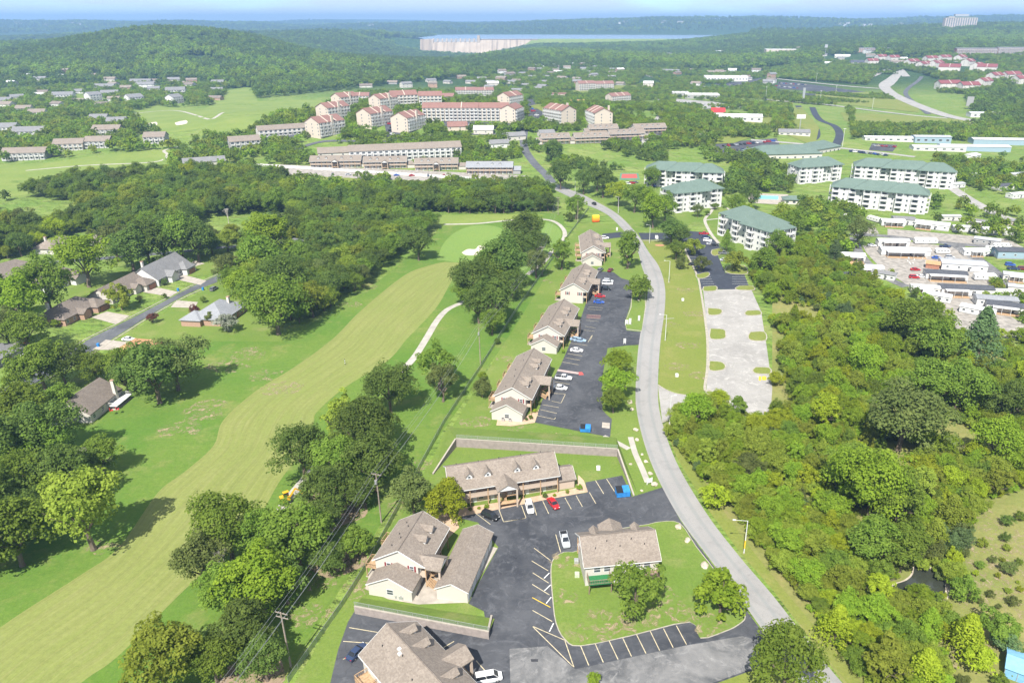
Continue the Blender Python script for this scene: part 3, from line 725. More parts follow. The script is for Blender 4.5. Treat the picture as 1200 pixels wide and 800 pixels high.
# concrete aprons round the apartment blocks
for q in ([z5(200, 600), z5(190, 650), z5(300, 655), z5(460, 632), z5(490, 540), z5(440, 560), z5(380, 600)], [z3(180, 440), z3(165, 490), z3(420, 440), z3(640, 395), z3(872, 352), z3(850, 290), z3(820, 260), z3(815, 330), z3(540, 385)],
          [(434, 668), (428, 690), (455, 702), (490, 708), (545, 706), (583, 642), (575, 640), (548, 695), (520, 690), (515, 650)], [(535, 606), (538, 618), (516, 640), (500, 605), (498, 595), (510, 598)], [(680, 645), (672, 655), (680, 662), (688, 655)],
          [z4 for z4 in [(690, 676), (690, 692), (716, 688), (716, 672)]]):
    sheet('walkway', q, M_conc if q[0][1] > 610 else mat('tan_walkway', (0.50, 0.36, 0.25), 0.9, 0.15, 0.8), 0.056)

# retaining walls with the grass bank they hold up
def retaining(name, label, pts, h, back, hb=0.3):
    """pts: wall foot line in metres; back: far edge of the bank (same count)"""
    root = thing(name, label, 'retaining wall', (pts[0][0], pts[0][1], 0))
    ox, oy = pts[0]
    rel = lambda p: (p[0] - ox, p[1] - oy)
    for i in range(len(pts) - 1):
        a, b = rel(pts[i]), rel(pts[i + 1]); L = math.dist(a, b); n = max(1, int(L / 1.2)); ang = math.atan2(b[1] - a[1], b[0] - a[0])
        h0, h1 = h[i], h[i + 1]
        for k in range(2):
            pass
        w = MB(); nx, ny = -math.sin(ang) * 0.3, math.cos(ang) * 0.3
        w.v = [(a[0], a[1], 0), (b[0], b[1], 0), (b[0] + nx, b[1] + ny, 0), (a[0] + nx, a[1] + ny, 0), (a[0], a[1], h0), (b[0], b[1], h1), (b[0] + nx, b[1] + ny, h1), (a[0] + nx, a[1] + ny, h0)]
        w.f = [[3, 2, 1, 0], [4, 5, 6, 7], [0, 1, 5, 4], [1, 2, 6, 5], [2, 3, 7, 6], [3, 0, 4, 7]]; w.m = [0] * 6
        w.build('wall_face', M_block, root)
        MB().beam((a[0] + nx / 2, a[1] + ny / 2, h0 + 0.07), (b[0] + nx / 2, b[1] + ny / 2, h1 + 0.07), 0.42, 0.14).build('coping', M_cap, root)
        # courses of split-face block stand proud in horizontal bands
        for z in np.arange(0.4, min(h0, h1) - 0.1, 0.4):
            t0 = (a[0] - nx * 0.05, a[1] - ny * 0.05, z); t1 = (b[0] - nx * 0.05, b[1] - ny * 0.05, z)
            MB().beam(t0, t1, 0.05, 0.28).build('block_course', M_block, root)
    if back:
        # earth bank
        b = MB(); k = len(pts); f = lambda p, z: (p[0] - ox, p[1] - oy, z)
        b.v = [f(p, hh - 0.02) for p, hh in zip(pts, h)] + [f(p, 0.0) for p in back]
        b.f = [[i, i + 1, k + i + 1, k + i] for i in range(k - 1)]; b.m = [0] * (k - 1)
        bank = link('grass_bank', b.mesh('grass_bank', M_yard), None, (ox, oy, 0)); struct(bank)
    return root
def chain_fence(name, label, pts, h, m, step=3.0, zf=None, post=0.035, cat='fence'):
    root = thing(name, label, cat, (pts[0][0], pts[0][1], 0)); ox, oy = pts[0]
    zf = zf or (lambda i, t: 0.0)
    me = MB().tube((0, 0, 0), (0, 0, h + 0.05), post, n=5).mesh('post', M_metal)
    for i in range(len(pts) - 1):
        a, b = pts[i], pts[i + 1]; L = math.dist(a, b); n = max(1, round(L / step))
        za, zb = zf(i, 0.0), zf(i, 1.0)
        A = (a[0] - ox, a[1] - oy, za); B = (b[0] - ox, b[1] - oy, zb)
        for k in range(n + (i == len(pts) - 2)):
            t = k / n; link('post', me, root, (A[0] + (B[0] - A[0]) * t, A[1] + (B[1] - A[1]) * t, za + (zb - za) * t))
        for k in range(n):
            t0, t1 = k / n, (k + 1) / n; q = [tuple(A[j] + (B[j] - A[j]) * t for j in range(3)) for t in (t0, t1)]
            MB().poly([q[0], q[1], (q[1][0], q[1][1], q[1][2] + h), (q[0][0], q[0][1], q[0][2] + h)]).build('mesh_panel', m, root, fix=False)
        MB().tube((A[0], A[1], A[2] + h), (B[0], B[1], B[2] + h), 0.03, n=4).build('top_rail', M_metal, root)
    return root
# the tall wall between the upper and lower apartments: three runs round a lawn
zt = 2.6
W1 = [P(508, 556), P(535, 523.5), P(723, 535), P(742, 581)]
hh = [0.3, 2.6, 2.4, 0.2]
retaining('retaining_wall', 'tall grey block retaining wall wrapped round the lawn behind the long apartment block', W1, hh, [P(500, 552), P(524, 500), P(722, 512), P(748, 580)])
chain_fence('chain_link_fence', 'pale chain link fence standing on the coping of the tall block retaining wall', [(x + 0.1, y + 0.25) for x, y in W1[1:3]], 1.1, M_chainp, zf=lambda i, t: 2.7 - 0.2 * t)
W2 = [P(416, 719), P(573, 749)]
retaining('retaining_wall', 'low grey block retaining wall below the lawn of the block with the detached garage', W2, [1.9, 1.9], [P(424, 700), P(580, 724)])
W2b = [P(573, 749), P(577, 722)]
retaining('retaining_wall', 'short return of block wall at the asphalt end of the garage lawn', W2b, [1.9, 0.3], None)
chain_fence('chain_link_fence', 'pale chain link fence along the coping of the low retaining wall', [(x + 0.05, y + 0.2) for x, y in W2], 1.0, M_chainp, zf=lambda i, t: 1.98)
# long green boundary fence beside the golf course
FL = [P(338, 800), P(400, 712), P(428, 668), P(486, 560), P(520, 497), P(563, 432), P(600, 372), P(648, 303), P(664, 280), P(690, 245)]
chain_fence('boundary_fence', 'long green vinyl chain link fence between the golf course and apartment lawns', FL, 1.5, M_chain, step=3.0)
for a, b in zip(FL[:-1], FL[1:]):
    for t in np.linspace(0, 1, 8): keep(a[0] + (b[0] - a[0]) * t, a[1] + (b[1] - a[1]) * t, 1, 1)
# ------------------------------------------------------------------ building parts
def ring(b, w, h, t, d):
    """window frame ring in the xz plane, facing -y, centred, outer size w x h"""
    for x0, x1, z0, z1 in ((-w / 2, w / 2, -h / 2, -h / 2 + t), (-w / 2, w / 2, h / 2 - t, h / 2), (-w / 2, -w / 2 + t, -h / 2 + t, h / 2 - t), (w / 2 - t, w / 2, -h / 2 + t, h / 2 - t)):
        b.box(x0, x1, -d, 0.02, z0, z1)
_wm = {}
def win_mesh(w, h, two=True):
    k = (round(w, 2), round(h, 2), two)
    if k not in _wm:
        f = MB(); ring(f, w, h, 0.09, 0.07)
        if two: f.box(-w / 2 + .09, w / 2 - .09, -0.065, -0.01, -0.03, 0.03)
        g = MB().box(-w / 2 + .08, w / 2 - .08, -0.03, 0.015, -h / 2 + .08, h / 2 - .08)
        both = MB(); ring(both, w, h, 0.1, 0.08); both.cur = 1; both.box(-w / 2 + .08, w / 2 - .08, -0.03, 0.015, -h / 2 + .08, h / 2 - .08)
        sh = MB().box(-0.19, 0.19, -0.05, 0.02, -h / 2, h / 2)
        _wm[k] = (f.mesh('window', M_trim), g.mesh('pane', M_glass), both.mesh('window', [M_trim, M_glass]), sh.mesh('shutter', M_shut))
    return _wm[k]
FACE = {'f': (0.0, 0), 'b': (math.pi, 0), 'l': (-math.pi / 2, 1), 'r': (math.pi / 2, 1)}
def window(root, face, s, z, off, w=1.0, h=1.3, near=False, shutters=False, kind='window'):
    """face: f/b/l/r of a building whose ridge runs along local x; s: position along that face; off: wall distance from the origin"""
    rz, ax = FACE[face]
    loc = {'f': (s, -off, z), 'b': (s, off, z), 'l': (-off, s, z), 'r': (off, s, z)}[face]
    fr, pn, both, sh = win_mesh(w, h)
    if near:
        o = link(kind, fr, root, loc, rz); link('pane', pn, o)
        if shutters:
            for sx in (-1, 1): link('shutter', sh, root, (loc[0] + math.cos(rz) * sx * (w / 2 + .24), loc[1] + math.sin(rz) * sx * (w / 2 + .24), z), rz)
    else:
        link(kind, both, root, loc, rz)
_dm = {}
def door(root, face, s, z0, off, w=1.0, h=2.1, m=M_trim, nm='door'):
    k = (w, h, m.name)
    if k not in _dm: _dm[k] = MB().box(-w / 2, w / 2, -0.06, 0.02, 0, h).mesh('door', m)
    rz, ax = FACE[face]
    loc = {'f': (s, -off, z0), 'b': (s, off, z0), 'l': (-off, s, z0), 'r': (off, s, z0)}[face]
    return link(nm, _dm[k], root, loc, rz)

def chevron(hw, ze, zr, t=0.22, cy_=0.0, hw2=None):
    """gable roof cross-section: outer and inner lines"""
    hb = hw2 if hw2 is not None else hw
    sl = (zr - ze) / hw; zb = zr - (zr - ze) * hb / hw if hw2 is None else ze
    return [(cy_ - hw, ze), (cy_, zr), (cy_ + hb, ze), (cy_ + hb, ze - t), (cy_, zr - t - 0.02), (cy_ - hw, ze - t)]

def gable_prism(x0, x1, y0, y1, ze, hw, zr0, z0=0.0, cy_=0.0):
    """wall solid with pentagonal section; tops stay just below the roof underside"""
    zr = zr0 - 0.26; sl = (zr0 - ze) / hw
    zz = lambda y: zr - sl * abs(y - cy_)
    sec = [(y0, z0), (y0, zz(y0))] + ([(cy_, zr)] if y0 < cy_ < y1 else []) + [(y1, zz(y1)), (y1, z0)]
    return MB().extrude(sec, x0, x1)

def hip_roof(b, x0, x1, y0, y1, ze, zr, fascia=0.25):
    L, W = x1 - x0, y1 - y0
    if L >= W: r0, r1 = (x0 + W / 2, (y0 + y1) / 2, zr), (x1 - W / 2, (y0 + y1) / 2, zr)
    else: r0, r1 = ((x0 + x1) / 2, y0 + L / 2, zr), ((x0 + x1) / 2, y1 - L / 2, zr)
    c = [(x0, y0, ze), (x1, y0, ze), (x1, y1, ze), (x0, y1, ze)]
    if L >= W:
        b.poly([c[0], c[1], r1, r0]); b.poly([c[1], c[2], r1]); b.poly([c[2], c[3], r0, r1]); b.poly([c[3], c[0], r0])
    else:
        b.poly([c[0], c[1], r0]); b.poly([c[1], c[2], r1, r0]); b.poly([c[2], c[3], r1]); b.poly([c[3], c[0], r0, r1])
    d = [(x, y, ze - fascia) for x, y, _ in c]
    for k in range(4): b.poly([c[k], d[k], d[(k + 1) % 4], c[(k + 1) % 4]])
    b.poly(d[::-1])
    return b

def dormer(root, x, ze, zr, hw, sgn=-1, y=-3.7, w=1.5, m=M_shingle):
    """small gabled dormer on the front slope (local -y)"""
    sl = (zr - ze) / hw; zb = zr - sl * abs(y); zE = zb + 0.95; zR = zb + 1.65
    yb = -(zr - zE) / sl; yr = -(zr - zR) / sl
    wl_ = MB().extrude([(-w / 2, 0), (w / 2, 0), (w / 2, zE - zb), (0, zR - zb - 0.12), (-w / 2, zE - zb)], 0, abs(y) - abs(yr) - 0.3)
    # extrude runs along x; rotate so it runs into the slope (+y)
    wl_.v = [(vy, vx, vz) for vx, vy, vz in wl_.v]
    d_ = wl_.build('dormer', M_trim, root); d_.location = (x, y, zb)
    rf = MB(); e = 0.28; f0 = -0.32; hwD = w / 2 + e; dz = (zR - zE) * hwD / (w / 2)
    lowz = zR - dz - zb
    back_e = -(zr - (zR - dz)) / sl - y
    back_r = yr - y
    for s in (-1, 1):
        A, B = (0, f0, zR - zb + .1), (0, back_r + 0.25, zR - zb + .1)
        C, D = (s * hwD, back_e, lowz + .1), (s * hwD, f0, lowz + .1)
        rf.poly([A, B, C, D]); rf.poly([(p[0], p[1], p[2] - .12) for p in (A, B, C, D)]); rf.poly([A, D, (D[0], D[1], D[2] - .12), (A[0], A[1], A[2] - .12)]); rf.poly([D, C, (C[0], C[1], C[2] - .12), (D[0], D[1], D[2] - .12)])
    rf.build('dormer_roof', m, d_)
    fr, pn, both, _ = win_mesh(0.75, 0.8)
    link('window', both, d_, (0, -0.02, 0.55))

def railing(b, p, q, h=1.0, gap=0.35):
    p, q = Vector(p), Vector(q); L = (q - p).length; n = max(2, int(L / gap))
    b.beam(p + Vector((0, 0, h)), q + Vector((0, 0, h)), 0.10, 0.07); b.beam(p + Vector((0, 0, 0.12)), q + Vector((0, 0, 0.12)), 0.07, 0.06)
    for k in range(n + 1):
        t = p + (q - p) * (k / n); b.beam(t, t + Vector((0, 0, h)), 0.06, 0.06)

def deck(root, x0, x1, y0, y1, z, m=M_wood, roofed=False, floor=None):
    """timber balcony deck on posts, open side +y; part 'deck' with railing and posts below"""
    d_ = MB().box(x0, x1, y0, y1, z - 0.2, z).build('deck', floor or m, root)
    r = MB(); railing(r, (x0, y1 - .06, z), (x1, y1 - .06, z)); railing(r, (x0 + .06, y0, z), (x0 + .06, y1, z)); railing(r, (x1 - .06, y0, z), (x1 - .06, y1, z))
    r.build('railing', m, d_)
    for x in (x0 + .1, x1 - .1): MB().beam((x, y1 - .1, 0), (x, y1 - .1, z - 0.2), 0.18, 0.18).build('post', m, d_)
    MB().box(x0 - .1, x1 + .1, y0, y1 + .2, 0.0, 0.10).build('patio', M_conc, root)
    return d_

def staircase(root, x, y0, y1, z1, m=M_wood, w=2.2):
    s = MB(); n = 8
    for k in range(n):   # two flights side by side
        t = (k + .5) / n
        s.box(x - w, x - 0.1, y0 + (y1 - y0) * (k / n), y0 + (y1 - y0) * ((k + 1) / n), z1 * .5 * (k + 1) / n - .06, z1 * .5 * (k + 1) / n)
        s.box(x + 0.1, x + w, y0 + (y1 - y0) * (k / n), y0 + (y1 - y0) * ((k + 1) / n), z1 - z1 * .5 * k / n - .06, z1 - z1 * .5 * k / n)
    for xx in (x - w, x - .1, x + .1, x + w):
        s.beam((xx, y0, 0.15 if xx < x else z1), (xx, y1, z1 / 2), 0.08, 0.28)
        s.beam((xx, y0, 1.1 if xx < x else z1 + .9), (xx, y1, z1 / 2 + .9), 0.07, 0.08)
    s.box(x - w, x + w, y0 - 1.2, y0, z1 / 2 - .12, z1 / 2)
    st = s.build('staircase', m, root); return st

def heading_from(a, b): return math.atan2(b[1] - a[1], b[0] - a[0])

def apartment(label, A, B, dorm=(), canopy=None, ext=None, ext_b=None, decks=(), W=12.2, ze=5.5, zr=9.0, wall=M_cream, roof=M_shingle, vents=(), winl=True, group='two storey apartment blocks with tan shingle roofs', chim=(), z=0.0):
    """two storey apartment block. A, B: ridge ends in metres; front gallery faces local -y"""
    c = ((A[0] + B[0]) / 2, (A[1] + B[1]) / 2); h = heading_from(A, B); L = math.dist(A, B); hw = W / 2; sl = (zr - ze) / hw
    root = thing('apartment_building', label, 'apartment building', (c[0], c[1], z), h, group)
    keep(c[0], c[1], L / 2 + 3, hw + 1, h)
    x0, x1 = -L / 2 + .45, L / 2 - .45; yb = hw - .5; yf = -hw + 2.1
    w = gable_prism(x0, x1, yf, yb, ze, hw, zr); w.build('wall', wall, root)
    # gable infill over the gallery at both ends
    for s in (-1, 1):
        X = x0 if s < 0 else x1
        MB().extrude([(-hw + .35, ze - .55), (-hw + .35, ze - .22), (yf, ze - .26 + sl * (yf + hw) - .02), (yf, ze - .55)], X - .1 if s > 0 else X, X if s > 0 else X + .1).build('gable_trim', wall, root)
    r = MB().extrude(chevron(hw, ze, zr), -L / 2, L / 2).build('roof', roof, root)
    MB().tube((-L / 2, 0, zr + .01), (L / 2, 0, zr + .01), 0.13, n=5).build('ridge_cap', M_shbrown, r)
    for s in (-1, 1):   # white rake boards and eaves gutter
        X = s * (L / 2 + .02)
        b = MB(); b.beam((X, -hw, ze - .12), (X, 0, zr - .12), 0.05, .24); b.beam((X, hw, ze - .12), (X, 0, zr - .12), 0.05, .24); b.build('rake_board', M_trim, r)
        MB().box(-L / 2, L / 2, s * (hw + .05) - .06, s * (hw + .05) + .06, ze - .28, ze - .13).build('gutter', M_trim, r)
    for k, x in enumerate(np.linspace(-L / 2 + 3, L / 2 - 3, 5)):
        y = hw * (0.25 if k % 2 else 0.45); MB().tube((x, y, zr - sl * y - .1), (x, y, zr - sl * y + .45), 0.09, n=6).build('vent_pipe', M_dark, r)
    for x, y in vents: MB().box(x - .3, x + .3, y - .3, y + .3, zr - sl * abs(y) - .1, zr - sl * abs(y) + .25).build('roof_vent', M_trim, r)
    # front gallery
    g = MB().box(x0, x1, -hw + .4, yf, 2.62, 2.82).build('gallery', M_beige, root)
    n = max(3, int((x1 - x0) / 4.2))
    cr = (canopy[0] - canopy[1] / 2, canopy[0] + canopy[1] / 2) if canopy else (9e9, 9e9)
    for k in range(n + 1):
        x = x0 + .15 + (x1 - x0 - .3) * k / n
        MB().beam((x, -hw + .5, 0), (x, -hw + .5, ze - .4), 0.22, 0.22).build('post', M_wood, root)
        if k < n:
            xn = x0 + .15 + (x1 - x0 - .3) * (k + 1) / n
            rb = MB(); railing(rb, (x, -hw + .5, 2.82), (xn, -hw + .5, 2.82), 1.0, 0.3); rb.box(x, xn, -hw + .52, -hw + .56, 2.9, 3.75); rb.build('railing', M_beige, root)
            xm = (x + xn) / 2
            for z in (0.05, 2.85):
                door(root, 'f', xm - .9, z, -yf, 1.0, 2.05, M_trim)
                window(root, 'f', xm + .7, z + 1.35, -yf, 1.3, 1.25, True)
    if canopy:
        cx, cw, pr = canopy; y0 = -hw - pr; zc = ze - .05; zk = zc + cw / 2 * 0.62
        yi = -(zr - zk) / sl
        b = MB(); e = [(-cw / 2 - .2, zc), (0, zk), (cw / 2 + .2, zc), (cw / 2 + .2, zc - .2), (0, zk - .22), (-cw / 2 - .2, zc - .2)]
        i = len(b.v)
        ye = -(zr - zc) / sl
        f = [(cx + a, y0, z) for a, z in e]; bk = [(cx + a, (ye if abs(a) > .1 else yi) + .1, z + 0.02) for a, z in e]
        b.v = f + bk; b.f = [[k, (k + 1) % 6, 6 + (k + 1) % 6, 6 + k] for k in range(6)] + [list(range(6))[::-1], list(range(6, 12))]; b.m = [0] * 8
        cn = b.build('canopy_roof', roof, root)
        MB().extrude([(cx - cw / 2 + .1, zc - .25), (cx, zk - .3), (cx + cw / 2 - .1, zc - .25)], 0, .08).v
        gb = MB(); gb.poly([(cx - cw / 2 + .1, y0 + .2, zc - .2), (cx + cw / 2 - .1, y0 + .2, zc - .2), (cx, y0 + .2, zk - .25)]); gb.poly([(cx - cw / 2 + .1, y0 + .3, zc - .2), (cx, y0 + .3, zk - .25), (cx + cw / 2 - .1, y0 + .3, zc - .2)]); gb.build('canopy_gable', M_trim, cn, fix=False)
        for s in (-1, 1):
            MB().beam((cx + s * (cw / 2 - .25), y0 + .4, 0), (cx + s * (cw / 2 - .25), y0 + .4, zc - .2), .4, .4).build('post', M_beige, root)
        staircase(root, cx, y0 + 1.6, -hw + .4, 2.8)
    for x in dorm: dormer(root, x, ze, zr, hw, m=roof)
    def extension(e, s):
        cyE, wE, lE, zeE, zrE = e; X0 = x0 if s < 0 else x1; hE = wE / 2 + .4; a, b_ = (X0 - lE, X0) if s < 0 else (X0, X0 + lE)
        p = gable_prism(a, b_, cyE - wE / 2, cyE + wE / 2, zeE, hE, zrE, cy_=cyE); p.build('wall', wall, root)
        rr = MB().extrude(chevron(hE, zeE, zrE, cy_=cyE), a - (.4 if s < 0 else -.02), b_ + (.4 if s > 0 else -.02)).build('roof', roof, root)
        X = (a - .42) if s < 0 else (b_ + .42)
        t = MB(); t.beam((X, cyE - hE, zeE - .12), (X, cyE, zrE - .12), .05, .22); t.beam((X, cyE + hE, zeE - .12), (X, cyE, zrE - .12), .05, .22); t.build('rake_board', M_trim, rr)
        f = 'l' if s < 0 else 'r'
        off = -a if s < 0 else b_
        if wE > 6: window(root, f, cyE, 1.6, off, 1.5, 1.4, True)
        return a if s < 0 else b_
    if ext: extension(ext, -1)
    if ext_b: extension(ext_b, 1)
    if winl:
        for f, off in (('l', -x0), ('r', x1)):
            for s in (-2.6, 2.6): window(root, f, s, 4.4 if (ext and f == 'l') or (ext_b and f == 'r') else 4.2, off, 1.0, 1.4, True, True)
    for i, (dx0, dx1) in enumerate(decks): deck(root, dx0, dx1, yb, yb + 2.6, 2.7)
    for x in np.linspace(x0 + 2.5, x1 - 2.5, 6):
        for z in (1.4, 4.2): window(root, 'b', x, z, yb, 1.5, 1.5, True)
    return root

def ridge(a, b, z=9.0): return P(*a, z), P(*b, z)
# the row beside the upper lot
A, B = ridge((600, 453.8), (625.8, 407.5)); apartment('tan roofed apartment block with maroon shutters and timber decks above the retaining wall', A, B, (-9.3, -6.2, 3.6, 7.4), (-1.6, 5.2, 3.4), (0.6, 9.4, 5.0, 2.9, 5.7), decks=((-12.5, -8.5), (-3, 0), (4, 7), (10, 13)))
A, B = ridge((642, 381.6), (661.2, 350)); apartment('tan roofed apartment block, second in the row counting from the retaining wall', A, B, (-9.0, -5.6, 2.6, 6.6), (-1.6, 5.2, 3.4), (0.6, 9.4, 4.6, 2.9, 5.7), decks=((-12.5, -9.5), (-3, 0), (8, 11)))
A, B = ridge((672, 331.7), (685.7, 308)); apartment('tan roofed apartment block with plain full height gable end, third from the retaining wall', A, B, (-8.6, -5.4, 2.2, 6.0), (-1.0, 5.2, 3.4), None, decks=((-12.5, -9.5), (-2, 1), (8, 11)))
A, B = ridge((695.3, 288), (691.8, 268.7)); apartment('tan roofed apartment block at the top of the row beside the cart path', A, B, (-9, -5, 4, 8), (-3, 5.2, 3.4), (0.6, 9.4, 4.6, 2.9, 5.7), decks=((-12, -9), (-3, 0), (6, 9)))
# block beneath the retaining wall, front towards the lower lot
A, B = ridge((521.7, 546.6), (649.5, 528.2)); apartment('long tan roofed apartment block with four dormers and a gabled entrance facing the lower lot', A, B, (-8.6, -4.0, 3.4, 8.2), (0.0, 5.0, 2.9), None, (-1.2, 6.4, 4.6, 2.8, 4.6), W=12.0, wall=M_beige)
# block with the detached garage
A, B = ridge((465.8, 645), (495.8, 598.3)); apartment('tan roofed apartment block beside a long detached garage, air conditioner at its gable end', A, B, (-0.6, 3.0), (-4.8, 4.6, 3.2), (0.5, 9.6, 4.6, 3.0, 5.6), decks=((-6.2, -3.2), (1.5, 4.5)))
# block by the road, decks towards the lawn
A, B = ridge((768, 620), (679, 628)); rt = apartment('tan roofed apartment block on the lawn by the road, green carpeted deck', A, B, (-4.6, 4.6), (0.2, 5.0, 2.2), None, W=11.6)
deck(rt, 2.7, 7.6, 5.3, 8.0, 2.7, M_wood2, floor=M_carpet); deck(rt, -7.6, -3.0, 5.3, 7.6, 2.7, M_wood2)
# block cut off by the lower edge of the photograph
B0 = P(453, 729.4, 9.0); A0 = P(517.8, 800, 9.0); dl = math.dist(A0, B0); A = (B0[0] + (A0[0] - B0[0]) * 26 / dl, B0[1] + (A0[1] - B0[1]) * 26 / dl)
apartment('tan roofed apartment block with a back deck, below the low retaining wall', A, B0, (10.0, 5.6, -3.4, -8), (0.9, 4.6, 2.8), None, decks=((7.6, 11.0), (-2, 1)), vents=((5.8, 1.6), (6.6, 1.2)))

# detached garage
def gable_box(name, label, cat, A, B, W, ze, zr, wall, roof, near=True, group=None, doors=0, trim=True, z=0.0, over=.4):
    c = ((A[0] + B[0]) / 2, (A[1] + B[1]) / 2); h = heading_from(A, B); L = math.dist(A, B); hw = W / 2
    root = thing(name, label, cat, (c[0], c[1], z), h, group); keep(c[0], c[1], L / 2 + 1, hw + 1, h)
    gable_prism(-L / 2 + over, L / 2 - over, -hw + over, hw - over, ze, hw, zr).build('wall', wall, root)
    r = MB().extrude(chevron(hw, ze, zr, .18), -L / 2, L / 2).build('roof', roof, root)
    if trim:
        for s in (-1, 1):
            X = s * (L / 2 + .02); b = MB(); b.beam((X, -hw, ze - .1), (X, 0, zr - .1), .05, .2); b.beam((X, hw, ze - .1), (X, 0, zr - .1), .05, .2); b.build('rake_board', M_trim, r)
    for k in range(doors):
        x = -L / 2 + over + (k + .5) * (L - 2 * over) / doors; door(root, 'f', x, 0.02, hw - over, min(2.6, (L - 2) / doors * .82), 2.2, M_trim, 'garage_door')
    return root
A, B = ridge((528, 684), (560, 614), 4.8); gable_box('garage_building', 'long low tan roofed garage with a row of bays beside the lower lot', 'garage', A, B, 7.4, 3.0, 4.8, M_cream, M_shingle, doors=6)

# ------------------------------------------------------------------ left-hand houses
def house(label, c, hdg, L, W, ze, pitch, wall, roof, wings=(), hip=True, chimney=None, near=True, group=None, name='house', cat='house', z=0.0, nwin=None, garage=None, deckf=None, z0=None):
    """hip or gable house. wings: (dx, dy, L, W, hip, ridge along y?)"""
    root = thing(name, label, cat, (c[0], c[1], z), hdg, group)
    keep(c[0], c[1], L / 2 + 1.5, W / 2 + 1.5, hdg)
    def block(dx, dy, l, w, hp, alongy, nm='wall', ze_=ze):
        o = 0.5
        if alongy: lx, ly = w, l
        else: lx, ly = l, w
        zr = ze_ + min(lx, ly) / 2 * pitch
        if hp:
            wl_ = MB().box(dx - lx / 2 + o, dx + lx / 2 - o, dy - ly / 2 + o, dy + ly / 2 - o, 0, ze_ - .05).build(nm, wall, root)
            r = hip_roof(MB(), dx - lx / 2, dx + lx / 2, dy - ly / 2, dy + ly / 2, ze_, zr).build('roof', roof, root)
        else:
            hw = w / 2; p = gable_prism(-l / 2 + o, l / 2 - o, -hw + o, hw - o, ze_, hw, ze_ + hw * pitch); q = MB().extrude(chevron(hw, ze_, ze_ + hw * pitch), -l / 2, l / 2)
            for m_ in (p, q):
                m_.v = [((dx - y, dy + x, zz) if alongy else (dx + x, dy + y, zz)) for x, y, zz in m_.v]
            wl_ = p.build(nm, wall, root); r = q.build('roof', roof, root)
        return r
    r = block(0, 0, L, W, hip, False)
    for wg in wings: block(wg[0], wg[1], wg[2], wg[3], wg[4], wg[5], ze_=ze - 0.15)
    n = nwin or max(2, int(L / 3.6))
    for k in range(n):
        s = -L / 2 + L * (k + .5) / n
        for f in ('f', 'b'): window(root, f, s, 1.5, W / 2 - .5, 1.3, 1.3, near)
    for f in ('l', 'r'):
        for s in (-W / 5, W / 5): window(root, f, s, 1.5, L / 2 - .5, 1.1, 1.2, near)
    door(root, 'f', L * .06, 0.05, W / 2 - .5, 1.1, 2.1, M_brown)
    if chimney:
        x, y = chimney; zt_ = ze + W / 2 * pitch + .7
        MB().box(x - .5, x + .5, y - .45, y + .45, 0.5, zt_).build('chimney', M_offw, root); MB().box(x - .6, x + .6, y - .55, y + .55, zt_, zt_ + .15).build('chimney_cap', M_brick, root)
    if garage:
        f, s, off = garage; door(root, f, s, 0.02, off, 4.6, 2.2, M_brown, 'garage_door')
    return root
S0, S1 = P(118, 404), P(246, 330); SA = heading_from(S0, S1)       # the residential street
def hc(px, py): return P(px, py)
house('brown hip roofed brick house with double garage facing the residential street', hc(84, 370), SA, 22, 13, 2.9, .62, M_brick, M_shbrown, ((7.5, -5.0, 9, 8, True, True), (-1.5, -6.2, 6, 5, False, True)), chimney=(-6, 4), garage=('f', 7.5, 9.4))
house('brown roofed house with a cream gable end and projecting garage wing', hc(140, 345), SA, 24, 12, 2.9, .62, M_cream, M_shbrown, ((9.0, -5.5, 9, 8, True, True), (3.0, -5.4, 5, 5, False, True)), hip=False, garage=('f', 9.0, 9.9))
house('white house with grey roof and arched entrance, largest on its street', hc(190, 325), SA, 26, 15, 3.2, .72, M_white, M_shgrey, ((8, -6.5, 8, 8, True, True), (-4.0, -6.6, 7, 6, False, True)), hip=False, chimney=(-6, 4), garage=('f', 8.0, 10.4))
house('blue grey hip roofed brick house on the fairway side of the street', hc(258, 372), SA, 19, 15, 2.9, .58, M_brick, M_shslate, ((-6.5, 6.0, 9, 9, True, True),), chimney=(3, -3), garage=('b', -6.5, 10.4))
hd = house('grey brown roofed house among the oaks with a tall white chimney and deck', hc(104, 480), SA + 0.1, 17, 13, 3.0, .62, M_cream, M_shbrown, ((-6, 5.0, 10, 9, True, True),), hip=False, chimney=(5.0, -6.2))
deck(hd, 0, 8, -9.2, -6.0, 1.4, M_trim)
house('brown hip roofed house with green siding at the edge of the oak belt', hc(14, 325), SA - .25, 24, 16, 3.0, .60, M_greenw, M_shbrown, ((6, -7, 9, 8, True, True),))
house('tan roofed house with white walls hidden behind a spreading tree', hc(68, 333), SA - .2, 22, 13, 2.9, .6, M_white, M_shbrown, ((5, -6, 8, 8, False, True),))
house('grey house with driveway cars at the foot of the residential street', hc(-6, 424), SA, 18, 12, 2.9, .55, M_greyw, M_shgrey)
house('terracotta roofed house screened by a large oak beside the rough', hc(158, 418), SA, 17, 12, 2.9, .55, M_offw, M_shorange, ((5, -4.0, 8, 8, True, True),))
house('grey roofed house deep in the oak belt', hc(345, 296), SA + .2, 20, 13, 3.0, .6, M_offw, M_shgrey)
house('brown roofed house half hidden in the oak belt with a white chimney', hc(125, 284), SA, 20, 12, 3.0, .6, M_cream, M_shbrown, chimney=(3, 3))
house('tan roofed house in the oak belt behind the back street', hc(68, 292), SA, 20, 12, 3.0, .6, M_cream, M_shingle, chimney=(-3, 3))
house('blue roofed house among the oaks beside the fairway', hc(322, 318), SA, 18, 12, 3.0, .6, M_offw, M_shslate)

